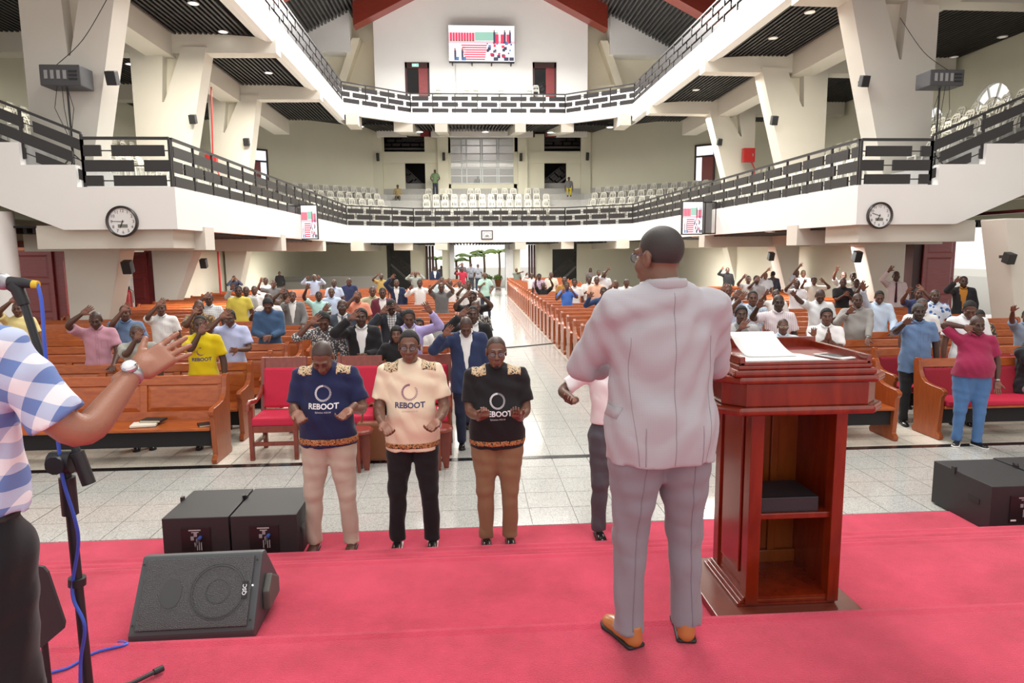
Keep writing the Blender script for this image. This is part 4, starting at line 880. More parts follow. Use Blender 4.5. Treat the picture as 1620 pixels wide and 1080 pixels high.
sub(-2.42, -1.91, 5.30, 5.95, .40, 'black subwoofer at the foot of the stage, leftmost of all')
sub(-1.895, -1.38, 5.30, 5.95, .40, 'black subwoofer at the foot of the stage beside the navy shirt man')
p0 = atz(1567, 770, .42); p1 = atz(1484, 731, .42)
sub(p0[0]+.02, p0[0]+.62, p0[1], p1[1]+.05, .42, 'black subwoofer at the right foot of the stage, nearer the podium')
sub(p0[0]+.65, p0[0]+1.25, p0[1]+.04, p1[1]+.09, .42, 'black subwoofer cut off by the right picture edge')
# floor monitor wedge
GRL = mat('grey_perforated_grille', (.085, .088, .09), .45, .3); N_, L_, B_ = nodes(GRL)
_t = N_.new('ShaderNodeTexCoord'); _v = N_.new('ShaderNodeTexVoronoi'); _v.inputs['Scale'].default_value = 240; _b = N_.new('ShaderNodeBump'); _b.inputs['Strength'].default_value = .9; _b.inputs['Distance'].default_value = .004
L_.new(_t.outputs['Object'], _v.inputs['Vector']); L_.new(_v.outputs['Distance'], _b.inputs['Height']); L_.new(_b.outputs['Normal'], B_.inputs['Normal'])
t = tag(empty('stage_monitor', (-1.33, 3.12, .624), .02), 'black wedge stage monitor with grey grille on the red steps', 'speaker')
mw = .29; prof = [(.0, .0), (.03, .0), (.46, .0), (.47, .10), (.27, .335), (.22, .345), (.0, .05)]
MB().prism(prof, 0, -mw, mw).build('cabinet', mat('speaker_housing', (.06, .065, .07), .5), t, bevel=.012)
nrm = Vector((0, -.295, .22)).normalized(); e1 = Vector((0, .22, .295)).normalized(); c0 = Vector((0, .11, .1975))
def onface(x, s, h): return Vector((x, 0, 0))+c0+e1*s+nrm*h
mb = MB(); mb.hexa([onface(-mw+.03, -.165, .0), onface(mw-.035, -.165, .0), onface(mw-.035, .165, .0), onface(-mw+.03, .165, .0), onface(-mw+.03, -.165, .012), onface(mw-.035, -.165, .012), onface(mw-.035, .165, .012), onface(-mw+.03, .165, .012)]); mb.build('grille', GRL, t, bevel=.004)
mb = MB(); 
for rr, hh in ((.135, .0135), (.125, .0142), (.06, .0135)):
    n = 40; A = [onface(.1+rr*math.cos(2*math.pi*i/n), rr*math.sin(2*math.pi*i/n), hh) for i in range(n)]; B = [onface(.1+(rr-.006)*math.cos(2*math.pi*i/n), (rr-.006)*math.sin(2*math.pi*i/n), hh+.001) for i in range(n)]
    mb.add(A+B, [(i, (i+1) % n, n+(i+1) % n, n+i) for i in range(n)])
mb.build('woofer_ring', mat('dark_grille_ring', (.05, .05, .052), .5), t)
mb = MB(); n = 24; mb.add([onface(-.12+.05*math.cos(2*math.pi*i/n), .07*math.sin(2*math.pi*i/n), .0135) for i in range(n)], [tuple(range(n))]); mb.build('horn', MATS['dark_grille_ring'], t)
bd = MB().hexa([onface(.215, -.04, .012), onface(.24, -.04, .012), onface(.24, .04, .012), onface(.215, .04, .012), onface(.215, -.04, .017), onface(.24, -.04, .017), onface(.24, .04, .017), onface(.215, .04, .017)]).build('badge', INK, t)
tb = text_mb('QSC', .026, bold=True); M = Matrix.Identity(4); xa_ = e1*1.0; ya_ = -Vector((1, 0, 0))
vs2 = [onface(.2275, 0, .018)+e1*v[0]+Vector((-1, 0, 0))*v[2] for v in tb.v]; MB().add(vs2, tb.f).build('lettering', mat('silver_print', (.7, .7, .72), .4), bd)
for x_, s_ in ((-mw+.02, .14), (-mw+.02, -.14), (mw-.02, .14), (mw-.02, -.14)):
    mb = MB(); mb.add([onface(x_+.006*math.cos(a), s_+.006*math.sin(a), .014) for a in np.arange(0, 6.2, .6)], [tuple(range(11))]); mb.build('screw', INK, t)
mb = MB(); mb.add([onface(.262+.004*math.cos(a), .02+.004*math.sin(a), .0125) for a in np.arange(0, 6.2, .6)], [tuple(range(11))]); mb.build('indicator_light', em('white_led', (1, 1, 1), 3), t)
MB().prism([(.16, .06), (.36, .06), (.36, .15), (.24, .22), (.16, .16)], 0, mw, mw+.035).build('handle', mat('olive_grey_foot', (.09, .09, .08), .6), t, bevel=.01)
# microphone stand
t = tag(empty('microphone_stand', (-1.27, 2.15, .78)), 'black microphone stand with boom at the left edge', 'stand')
bs = Vector((-1.27, 2.15, .78)); W_ = lambda px, py, Y: Vector(aty(px, py, Y))-bs
def part_tube(nm, pts, r, m=BLACKP, n=12, sm=True): return MB().tube(pts, r, n).build(nm, m, t, smooth=sm)
top = W_(105, 745, 2.15)
part_tube('pole', [(top.x+.005, 0, .02), top], [.016, .014]); part_tube('grip', [top+Vector((0, 0, -.14)), top+Vector((0, 0, -.02))], .024)
part_tube('collar', [W_(122, 925, 2.15), W_(122, 913, 2.15)], .026)
part_tube('clutch', [top+Vector((-.03, -.02, .035)), top+Vector((.035, -.02, .035))], .035)
part_tube('clutch_knob', [top+Vector((0, -.06, .035)), top+Vector((0, -.03, .035))], .028)
part_tube('boom', [W_(139, 762, 2.12), W_(112, 690, 2.13), W_(70, 580, 2.16), W_(38, 480, 2.2)], .012)
part_tube('boom_weight', [W_(141, 765, 2.12), W_(122, 715, 2.12)], .02)
part_tube('clip', [W_(38, 482, 2.2), W_(28, 458, 2.2), W_(20, 450, 2.2)], [.018, .02, .022])
for a in (.4, 2.5, 4.6): part_tube('leg', [(top.x, 0, .04), (top.x+.3*math.cos(a), .3*math.sin(a), .012)], .011)
t = tag(empty('microphone', tuple(W_(20, 447, 2.2)+bs)), 'handheld microphone with yellow ring and silver head in the boom clip', 'microphone')
MB().tube([(-.012, 0, .002), (.03, 0, -.001), (.058, 0, -.005)], [.018, .016, .013], 12).build('body', BLACKP, t, smooth=True); MB().tube([(.056, 0, -.005), (.075, 0, -.007)], [.013, .012], 12).build('ring', mat('yellow_tape', (.75, .5, .03), .5), t)
MB().tube([(-.06, 0, .006), (-.045, 0, .005), (-.02, 0, .003), (-.01, 0, .002)], [.012, .026, .026, .018], 12).build('head', mat('silver_mesh', (.4, .4, .42), .4, .6), t, smooth=True)
BLU = mat('blue_cable_rubber', (.04, .10, .55), .45)
cp = [W_(59, 449, 2.2)+bs, W_(66, 480, 2.18)+bs, W_(72, 560, 2.15)+bs, W_(84, 640, 2.13)+bs, W_(92, 700, 2.12)+bs, W_(100, 760, 2.11)+bs, W_(118, 820, 2.11)+bs, W_(124, 860, 2.12)+bs, W_(115, 920, 2.13)+bs, W_(117, 950, 2.12)+bs, W_(134, 990, 2.1)+bs, W_(128, 1040, 2.12)+bs, W_(127, 1075, 2.12)+bs, Vector((-1.28, 2.1, .8)), Vector((-1.5, 2.2, .787)), Vector(atz(60, 1080, .787)), Vector(atz(110, 1055, .787)), Vector(atz(150, 1032, .787)), Vector(atz(201, 1019, .787)), Vector((-1.56, 2.92, .76)), Vector((-1.58, 3.0, .64)), Vector((-1.56, 3.1, .632))]
def smooth_path(p, k=6):
    out = []
    for i in range(len(p)-1):
        a, b, c, d = p[max(i-1, 0)], p[i], p[i+1], p[min(i+2, len(p)-1)]
        for j in range(k):
            u = j/k; out.append(.5*((2*b)+(c-a)*u+(2*a-5*b+4*c-d)*u*u+(3*b-a-3*c+d)*u**3))
    return out+[p[-1]]
o = MB().tube(smooth_path(cp), .0055, 8).build('microphone_cable', BLU, smooth=True); tag(o, 'blue microphone cable winding down the stand and over the carpet', 'cable')
# another stand's foot entering at the bottom edge
q0, q1 = Vector(atz(205, 1082, .80)), Vector(atz(258, 1056, .80)); t = tag(empty('stand_foot', tuple(q0)), 'black rubber tipped stand leg at the bottom edge', 'stand')
MB().tube([Vector((-.25, -.12, .02)), Vector((0, 0, 0)), (q1-q0)*.75], .009, 8).build('leg', BLACKP, t, smooth=True); MB().tube([(q1-q0)*.72, (q1-q0)*1.0], .013, 10).build('rubber_foot', BLACKP, t, smooth=True)
# music stand desk behind the man at left
t = tag(empty('music_stand', tuple(aty(60, 1000, 2.5))), 'black music stand desk behind the man at the left edge', 'stand'); c = Vector(aty(60, 1000, 2.5)); Q = lambda px, py: Vector(aty(px, py, 2.5))-c
P4 = [Q(30, 890), Q(68, 897), Q(75, 905), Q(102, 985), Q(100, 995), Q(66, 1024), Q(30, 1028)]; n = len(P4); mb = MB(); mb.add(P4+[p+Vector((0, .012, 0)) for p in P4], [tuple(range(n)), tuple(range(n, 2*n))]+[(i, (i+1) % n, n+(i+1) % n, n+i) for i in range(n)]); mb.build('desk', mat('matte_black_plastic', (.03, .025, .028), .6), t)
cz_ = .624-c.z; MB().tube([(0, .03, 0), (0, .03, cz_)], .012, 8).build('pole', BLACKP, t)
for a in (.5, 2.6, 4.7): MB().tube([(0, .03, cz_+.2), (.2*math.cos(a), .03+.2*math.sin(a), cz_+.01)], .009, 6).build('leg', BLACKP, t)
# books and a cloth on the pews
t = tag(empty('notebook', (-3.85, 8.2, .44), .2), 'open notebook with cream pages on the front left pew', 'book'); MB().box(-.14, .14, -.1, .1, 0, .03).build('pages', mat('cream_pages', (.75, .7, .58), .8), t, bevel=.006); MB().box(-.145, .145, -.105, .105, -.0, .006).build('cover', INK, t)
t = tag(empty('bible', (-3.79, 8.3, .47), -.1), 'black zipped book lying on the open notebook', 'book'); MB().box(-.13, .13, -.08, .08, 0, .028).build('cover', mat('dark_green_black', (.02, .024, .022), .5), t, bevel=.006); MB().box(-.12, .12, -.083, -.07, .006, .022).build('pages', MATS['page_edges'], t)
t = tag(empty('bible', (-3.14, 8.15, .44), .5), 'small black book at the end of the front left pew', 'book'); MB().box(-.07, .07, -.09, .09, 0, .02).build('cover', INK, t, bevel=.004); MB().box(-.065, .065, -.092, -.085, .004, .016).build('pages', MATS['page_edges'], t)
# ================================================================== OUTSIDE, BEYOND THE DOORS
struct(MB().box(-60, 60, 45.2, 110, -.2, -.02).build('ground', mat('pale_paving', (.6, .58, .52), .8)), 'pale paving outside the main entrance')
o = MB().box(-60, XLW-1, -10, 45, -.2, -.02).build('ground', mat('pale_paving', (.6, .58, .52), .8)); struct(o, 'pale paving outside the left doors')
o = MB().box(XRW+1, 60, -10, 45, -.2, -.02).build('ground', mat('pale_paving', (.6, .58, .52), .8)); struct(o, 'pale paving outside the right door')
LEAFM = mat('palm_leaf_green', (.22, .34, .06), .5, var=.3); TRK = mat('palm_trunk', (.2, .14, .09), .9)
def palm(px, Y, h, r, label):
    p = aty(px, 440, Y); t = tag(empty('palm_tree', (p[0], Y, -.02)), label, 'tree', 'palms outside the entrance'); q = random.Random(int(px))
    MB().tube([(0, 0, 0), (.05, 0, h*.5), (0, 0, h)], [.12, .09, .08], 8).build('trunk', TRK, t)
    for k in range(11):
        a = k*2*math.pi/11+q.uniform(-.2, .2); up = q.uniform(.2, .9); mb = MB(); P = []
        for i in range(6):
            u = i/5; P.append(Vector((math.cos(a)*r*u, math.sin(a)*r*u, h+up*r*(u-.95*u*u))))
        s = Vector((-math.sin(a), math.cos(a), 0))
        for i in range(5):
            w0, w1 = .22*math.sin(math.pi*(i/5*.85+.1)), .22*math.sin(math.pi*((i+1)/5*.85+.1)); d = Vector((0, 0, -.12))
            mb.add([P[i], P[i+1], P[i+1]+s*w1+d, P[i]+s*w0+d], [(0, 1, 2, 3)]); mb.add([P[i], P[i+1], P[i+1]-s*w1+d, P[i]-s*w0+d], [(0, 1, 2, 3)])
        mb.build('frond', LEAFM, t)
for px, Y, h, r, l in ((722, 50, 1.9, 1.0, 'small palm outside the entrance, leftmost'), (744, 53, 2.2, 1.2, 'palm outside the entrance behind the standing men'), (766, 57, 2.4, 1.2, 'palm outside the entrance right of its middle'), (790, 61, 2.5, 1.3, 'palm outside the entrance, rightmost'), (690, 55, 2.0, 1.0, 'leafy palm glimpsed left of the entrance jamb')): palm(px, Y, h, r, l)
def bush(p, r, label):
    mb = MB(); q = random.Random(int(p[0]*100))
    for k in range(160):
        d = Vector((q.gauss(0, 1), q.gauss(0, 1), abs(q.gauss(0, 1)))).normalized()*r*q.uniform(.5, 1); s = Vector((q.gauss(0, 1), q.gauss(0, 1), q.gauss(0, 1))).normalized()*r*.22; u = d.cross(s).normalized()*r*.12
        mb.add([d-s, d+u, d+s, d-u], [(0, 1, 2, 3)])
    t = tag(empty('shrub', p), label, 'plant'); mb.build('foliage', LEAFM, t)['kind'] = 'stuff'; MB().tube([(0, 0, 0), (0, 0, r*.6)], .03, 6).build('stem', TRK, t)
TERC = mat('terracotta', (.4, .14, .06), .8)
for px, l in ((772, 'potted shrub outside the entrance, left one'), (788, 'potted shrub outside the entrance, right one')):
    p = aty(px, 440, 49); t = tag(empty('plant_pot', (p[0], 49, -.02)), l.replace('potted shrub', 'terracotta plant pot'), 'pot'); MB().lathe([(.16, 0), (.24, .45), (.26, .45), (.26, .52)], n=14).build('pot', TERC, t); bush((p[0], 49, .52), .36, l)
p = aty(24, 420, 24); bush((p[0], 24, 0.0), 2.2, 'green bush outside the near left door')
# white picket fence outside the left door
t = tag(empty('picket_fence', (0, 21, -.02)), 'white picket fence outside the near left door', 'fence'); a = aty(-40, 440, 21)[0]; b = aty(60, 440, 21)[0]; k = 0; x = a
while x < b: MB().box(x, x+.09, -.02, .02, 0, 2.0).build('picket', WHITE, t); x += .16
for z in (.6, 1.5): MB().box(a, b, .02, .05, z, z+.1).build('rail', WHITE, t)
o = MB().box(-40, -17, 34, 34.3, 0, 6).build('brick_wall', mat('red_brick', (.42, .16, .09), .9, var=.2, scale=3)); struct(o, 'red brick building outside the left door')
MB2 = MB().lathe([(.28, 0), (.28, 3.4)], n=24); o = MB2.build('column', WHITE, smooth=True); o.location = (aty(8, 440, 15.6)[0], 15.6, 0); struct(o, 'round white porch column seen through the near left door')
struct(MB().box(-12.6, -10.75, 22.75, 22.9, 0, 2.6).build('wall_porch', WHITE), 'white porch wall outside the second left door')
o = MB().tube([(aty(190, 440, 22.6)[0], 22.6, 0), (aty(186, 440, 22.6)[0], 22.6, 2.2)], .03, 6).build('lamp_post', INK); tag(o, 'thin black post outside the second left door', 'post')

o = MB().tube(smooth_path([Vector((-.3, 17.5, .012)), Vector((.6, 17.3, .012)), Vector((1.5, 17.6, .012)), Vector((2.4, 18.1, .012))]), .014, 6).build('floor_cable', INK); tag(o, 'thin dark cable lying across the aisle floor', 'cable')
mb = MB(); mb.tube(smooth_path([Vector((2.75, 13.1, .44)), Vector((2.85, 13.15, .52)), Vector((3.1, 13.15, .56)), Vector((3.35, 13.15, .52)), Vector((3.45, 13.1, .44))]), .05, 8)
# ================================================================== PEOPLE: smooth-union bodies meshed with surface nets
class SD:
    def __init__(s): s.p = []; s.cuts = []
    def cone(s, a, b, r1, r2, k=.03): s.p.append(('c', np.array(a, float), np.array(b, float), r1, r2, k)); return s
    def ell(s, c, r, k=.04): s.p.append(('e', np.array(c, float), np.array(r, float), 0, 0, k)); return s
    def sub(s, c, r, k=.012): s.p.append(('s', np.array(c, float), np.array(r, float), 0, 0, k)); return s
    def box(s, c, h, rr, k=.01): s.p.append(('b', np.array(c, float), np.array(h, float), rr, 0, k)); return s
    def capcone(s, a, b, r1, r2, k=.03, kb=True): s.p.append(('k', np.array(a, float), np.array(b, float), r1, r2, k)); return s
    def cut(s, f): s.cuts.append(f); return s
    def bounds(s, pad):
        lo = np.full(3, 9e9); hi = -lo
        for t, a, b, r1, r2, k in s.p:
            if t == 's': continue
            if t in 'ck': m = max(r1, r2); L, H = np.minimum(a, b)-m, np.maximum(a, b)+m
            elif t == 'b': L, H = a-b-r1, a+b+r1
            else: L, H = a-b, a+b
            lo = np.minimum(lo, L); hi = np.maximum(hi, H)
        return lo-pad, hi+pad
    def ev(s, X, Y, Z):
        d = None
        for t, a, b, r1, r2, k in s.p:
            if t in 'ck':
                ab = b-a; L2 = max(ab@ab, 1e-9); px, py, pz_ = X-a[0], Y-a[1], Z-a[2]
                h = (px*ab[0]+py*ab[1]+pz_*ab[2])/L2; hc = np.clip(h, 0, 1)
                q = np.sqrt((px-ab[0]*hc)**2+(py-ab[1]*hc)**2+(pz_-ab[2]*hc)**2)-(r1+(r2-r1)*hc)
                if t == 'k': q = np.maximum(q, (h-1)*math.sqrt(L2))
            elif t == 'b':
                qx, qy, qz = np.abs(X-a[0])-b[0], np.abs(Y-a[1])-b[1], np.abs(Z-a[2])-b[2]
                q = np.sqrt(np.maximum(qx, 0)**2+np.maximum(qy, 0)**2+np.maximum(qz, 0)**2)+np.minimum(np.maximum(qx, np.maximum(qy, qz)), 0)-r1
            else:
                k0 = np.sqrt(((X-a[0])/b[0])**2+((Y-a[1])/b[1])**2+((Z-a[2])/b[2])**2); k1 = np.sqrt(((X-a[0])/b[0]**2)**2+((Y-a[1])/b[1]**2)**2+((Z-a[2])/b[2]**2)**2)+1e-9
                q = k0*(k0-1)/k1
            if t == 's': h = np.clip(.5-.5*(d+q)/k, 0, 1); d = d*(1-h)-q*h+k*h*(1-h)
            elif d is None: d = q
            else: h = np.clip(.5+.5*(q-d)/k, 0, 1); d = q*(1-h)+d*h-k*h*(1-h)
        for f in s.cuts: d = np.maximum(d, f(X, Y, Z))
        return d
    def mesh(s, h, disp=None):
        lo, hi = s.bounds(h*2.5); n = np.ceil((hi-lo)/h).astype(int)+1
        X, Y, Z = np.meshgrid(*[(lo[i]+h*np.arange(n[i])).astype(np.float32) for i in range(3)], indexing='ij')
        V = s.ev(X, Y, Z)
        if disp: V = V+disp(X, Y, Z)
        return nets(V, lo, h)
def nets(V, lo, h):
    ins = V < 0; nx, ny, nz = V.shape
    cs = [(i, j, k) for i in (0, 1) for j in (0, 1) for k in (0, 1)]
    sl = lambda A, c: A[c[0]:nx-1+c[0], c[1]:ny-1+c[1], c[2]:nz-1+c[2]]
    cnt = sum(sl(ins, c).astype(np.int8) for c in cs); act = (cnt > 0) & (cnt < 8); idx = np.argwhere(act)
    vid = np.full(act.shape, -1, np.int64); vid[act] = np.arange(len(idx))
    acc = np.zeros((len(idx), 3)); num = np.zeros(len(idx)); C = {c: V[idx[:, 0]+c[0], idx[:, 1]+c[1], idx[:, 2]+c[2]] for c in cs}
    for a in cs:
        for ax in range(3):
            if a[ax]: continue
            b = list(a); b[ax] = 1; b = tuple(b); va, vb = C[a], C[b]; m = (va < 0) != (vb < 0)
            t = va[m]/(va[m]-vb[m]); p = np.tile(np.array(a, float), (m.sum(), 1)); p[:, ax] += t; acc[m] += p; num[m] += 1
    P = lo+h*(idx+acc/num[:, None]); Fs = []
    for ax in range(3):
        o1, o2 = [(1, 2), (2, 0), (0, 1)][ax]
        s0 = [slice(None)]*3; s1 = [slice(None)]*3; s0[ax] = slice(0, -1); s1[ax] = slice(1, None)
        A, B = ins[tuple(s0)], ins[tuple(s1)]; e = np.argwhere(A != B)
        e = e[(e[:, o1] > 0) & (e[:, o2] > 0) & (e[:, o1] < ins.shape[o1]-1) & (e[:, o2] < ins.shape[o2]-1)]
        fl_ = A[e[:, 0], e[:, 1], e[:, 2]]; q = []
        for d1, d2 in ((-1, -1), (0, -1), (0, 0), (-1, 0)):
            c = e.copy(); c[:, o1] += d1; c[:, o2] += d2; q.append(vid[c[:, 0], c[:, 1], c[:, 2]])
        q = np.stack(q, 1); q[~fl_] = q[~fl_][:, ::-1]; Fs.append(q)
    Fq = np.concatenate(Fs); return P, Fq[(Fq >= 0).all(1)]
def quad_mesh(name, parts, mats):                          # parts: (verts Nx3, quads Mx4, material index or array)
    vs, fs, ms, o = [], [], [], 0
    for v, f, m in parts:
        vs.append(np.asarray(v, float)); fs.append(np.asarray(f, np.int64)+o); o += len(v); ms.append(np.full(len(f), m, np.int32) if np.isscalar(m) else np.asarray(m, np.int32))
    v = np.concatenate(vs); f = np.concatenate(fs); m = np.concatenate(ms); me = bpy.data.meshes.new(name)
    me.vertices.add(len(v)); me.vertices.foreach_set('co', v.ravel()); me.loops.add(len(f)*4); me.loops.foreach_set('vertex_index', f.ravel().astype(np.int32))
    me.polygons.add(len(f)); me.polygons.foreach_set('loop_start', np.arange(0, len(f)*4, 4, dtype=np.int32)); me.polygons.foreach_set('material_index', m); me.polygons.foreach_set('use_smooth', np.ones(len(f), bool))
    for x in mats: me.materials.append(x)
    me.update(calc_edges=True); me.validate(); return me
def tubeq(pts, rad, n=10):                                 # quads-only swept tube (numpy)
    mb = MB().tube(pts, rad, n, cap=False); v = np.array(mb.v); f = [q for q in mb.f]
    k = len(pts); c0, c1 = len(v), len(v)+1; v = np.vstack([v, [tuple(pts[0])], [tuple(pts[-1])]])
    for j in range(0, n, 2): f.append((c0, (j+2) % n, j+1, j)); b = (k-1)*n; f.append((c1, b+j, b+j+1, b+(j+2) % n))
    return v, np.array(f)
# ---- head, hand and shoe shapes, built once at two resolutions
def head_sd():
    s = SD(); s.ell((0, .014, .034), (.074, .096, .086), .02).ell((0, -.03, -.045), (.058, .066, .078), .03)
    s.ell((0, -.07, -.098), (.026, .022, .022), .02).ell((.04, -.058, -.03), (.026, .026, .028), .02).ell((-.04, -.058, -.03), (.026, .026, .028), .02)
    s.cone((-.034, -.083, .026), (.034, -.083, .026), .014, .014, .015)
    s.sub((.031, -.104, .006), (.019, .018, .013), .012).sub((-.031, -.104, .006), (.019, .018, .013), .012)
    s.cone((0, -.094, .012), (0, -.113, -.028), .009, .0145, .01).ell((.015, -.1, -.034), (.011, .012, .009), .008).ell((-.015, -.1, -.034), (.011, .012, .009), .008)
    s.cone((-.019, -.093, -.060), (.019, -.093, -.060), .0085, .0085, .008).cone((-.016, -.093, -.072), (.016, -.093, -.072), .0095, .0095, .006)
    for sx in (-1, 1): s.ell((sx*.077, .012, -.008), (.011, .022, .033), .008).sub((sx*.09, .008, -.006), (.009, .012, .018), .006)
    s.cone((0, .022, -.07), (0, .045, -.24), .054, .064, .035); return s
def head_lib(h):
    P, Fq = head_sd().mesh(h); c = P[Fq].mean(1); m = np.zeros(len(Fq), int)
    m[(np.abs(c[:, 0]) < .021) & (c[:, 2] < -.056) & (c[:, 2] > -.079) & (c[:, 1] < -.096)] = 1; return P, Fq, m
def eyes(open_):
    out = []
    for sx in (-1, 1):
        u = np.linspace(0, math.pi, 7); w = np.linspace(0, 2*math.pi, 11)[:-1]; c = np.array((sx*.031, -.0755, .006)); r = .0125
        V = np.array([c+r*np.array((math.sin(a)*math.cos(b), math.cos(a), math.sin(a)*math.sin(b)))*np.array((1.2, 1, .62 if open_ else .9)) for a in u for b in w]); Fq = [(i*10+j, i*10+(j+1) % 10, (i+1)*10+(j+1) % 10, (i+1)*10+j) for i in range(6) for j in range(10)]
        out.append((V, np.array(Fq), 2 if open_ else 0))
        if open_:
            a = np.linspace(0, 2*math.pi, 9)[:-1]; V = np.array([c+np.array((.0058*math.cos(t), -r-.0004, .0058*math.sin(t))) for t in a]+[c+np.array((0, -r-.0022, 0))]); out.append((V, np.array([(8, i, i+1, (i+2) % 8) for i in range(0, 8, 2)]), 3))
        lid = [c+np.array((x*.0148, -r*math.sqrt(max(.02, 1-x*x))-.0015, (-.002 if not open_ else .0058)-(.004*x*x if not open_ else .004*x*x))) for x in np.linspace(-1, 1, 7)]
        V, f = tubeq([Vector(p) for p in lid], .0016, 4); out.append((V, f, 3))
        br = [np.array((sx*x, -.0965+.45*(x-.012)**1.0*.35, .0305+.006*math.sin((x-.012)/.04*math.pi)*1.0)) for x in np.linspace(.012, .05, 6)]
        V, f = tubeq([Vector(p) for p in br], [.0018, .0032, .0035, .003, .0024, .001], 6); out.append((V, f, 3))
    return out
def hand_sd(kind):
    s = SD(); s.cone((0, 0, -.05), (0, 0, .02), .026, .025, .01); s.box((0, 0, .052), (.026, .004, .034), .0125, .02); s.ell((.022, -.008, .035), (.018, .014, .028), .015)
    spread = {'open': .085, 'flat': .02, 'curl': .04, 'fist': .01}[kind]; bend = {'open': .06, 'flat': .05, 'curl': .55, 'fist': 1.15}[kind]
    for i, (x, L, r) in enumerate(((-.029, .058, .0076), (-.0095, .074, .0086), (.0105, .080, .009), (.030, .071, .0088))):
        p = np.array((x, 0, .088)); ang = (i-1.6)*spread; b = bend*(.75+.15*(3-i)*.6); d = 0.0; prev = p
        for j, fr in enumerate((.45, .31, .24)):
            d += b; dr = np.array((math.sin(ang)*math.cos(d), -math.sin(d), math.cos(ang)*math.cos(d))); q = prev+dr*L*fr; s.cone(prev, q, r*(1-.08*j), r*(1-.08*(j+1)), .006); prev = q
    t = {'open': ((.03, -.004, .028), (.058, -.012, .058), (.078, -.014, .082)), 'flat': ((.03, -.004, .028), (.05, -.012, .06), (.055, -.016, .09)), 'curl': ((.03, -.006, .028), (.052, -.022, .056), (.056, -.036, .082)), 'fist': ((.03, -.008, .03), (.042, -.03, .055), (.02, -.042, .075))}[kind]
    s.cone(t[0], t[1], .0135, .011, .012).cone(t[1], t[2], .011, .0085, .006); return s
def hand_lib(kind, h):
    P, Fq = hand_sd(kind).mesh(h); A = P[Fq]; nr = np.cross(A[:, 2]-A[:, 0], A[:, 3]-A[:, 1]); nr /= np.linalg.norm(nr, axis=1)[:, None]+1e-9
    return P, Fq, np.where((nr[:, 1] < -.35) & (A.mean(1)[:, 2] > -.0), 4, 0)
HEADS = {q: head_lib(h) for q, h in ((0, .005), (1, .0095), (2, .0125), (3, .017))}
HANDS = {(k, q): hand_lib(k, h) for k in ('open', 'flat', 'curl', 'fist') for q, h in ((0, .0048), (1, .0075), (2, .0098), (3, .0125))}
EYES = {0: eyes(False), 1: eyes(True)}
def hair_lib(h, style):
    s = SD(); g = {'bald': .002, 'short': .0045, 'full': .011, 'bun': .012, 'long': .016, 'grey': .005}[style]
    s.ell((0, .014, .034), (.074+g, .096+g, .086+g), .02)
    if style == 'bun': s.ell((0, .07, .11), (.045, .045, .04), .02)
    if style == 'long': s.ell((0, .05, -.04), (.09, .07, .14), .04).ell((.07, 0, -.06), (.03, .05, .1), .03).ell((-.07, 0, -.06), (.03, .05, .1), .03)
    if style == 'long': s.cut(lambda X, Y, Z: -np.maximum(np.maximum(Z-.055, Y+.06), np.maximum(-(Z+1), -(Z+1))) if False else np.minimum(.062-Z, -.045-Y))
    else: s.cut(lambda X, Y, Z: (.082-Z)-np.clip((Y+.055), 0, .11)*1.35-np.clip(np.abs(X)-.05, 0, .03)*.6)
    return s.mesh(h, (lambda X, Y, Z: .003*np.sin(180*X)*np.sin(170*Y)*np.sin(190*Z)) if style in ('long', 'full', 'bun') else None)
HAIRS = {(st_, q): hair_lib(h, st_) for st_ in ('bald', 'short', 'full', 'bun', 'long', 'grey') for q, h in ((0, .006), (1, .012))}
# ---- materials for people
def skin(c): 
    k = 'skin_%d' % int(c[0]*1000); m = mat(k, c, .42, var=.12, scale=14, bump=.12, bscale=220, spec=.45); return m
TONES = [(.045, .024, .017), (.075, .036, .024), (.115, .052, .034), (.17, .08, .052), (.34, .15, .095)]
LIPM = [mat('lip_%d' % i, tuple(v*f for v, f in zip(c, (1.0, .82, .88))), .5) for i, c in enumerate(TONES)]
PALM = [mat('palm_%d' % i, tuple(min(.6, v*f) for v, f in zip((c[0]+.11, c[1]+.045, c[2]+.03), (1, 1, 1))), .5, var=.1, scale=30) for i, c in enumerate(TONES)]
EYEW = mat('eye_white', (.6, .57, .53), .3); HAIRM = {'b': mat('black_hair', (.012, .011, .011), .75, bump=.6, bscale=500), 'g': mat('greying_hair', (.10, .10, .10), .8, bump=.6, bscale=500), 's': mat('shaved_scalp', (.055, .032, .026), .5, bump=.15, bscale=500), 'w': mat('white_hair', (.34, .34, .34), .8, bump=.6, bscale=500)}
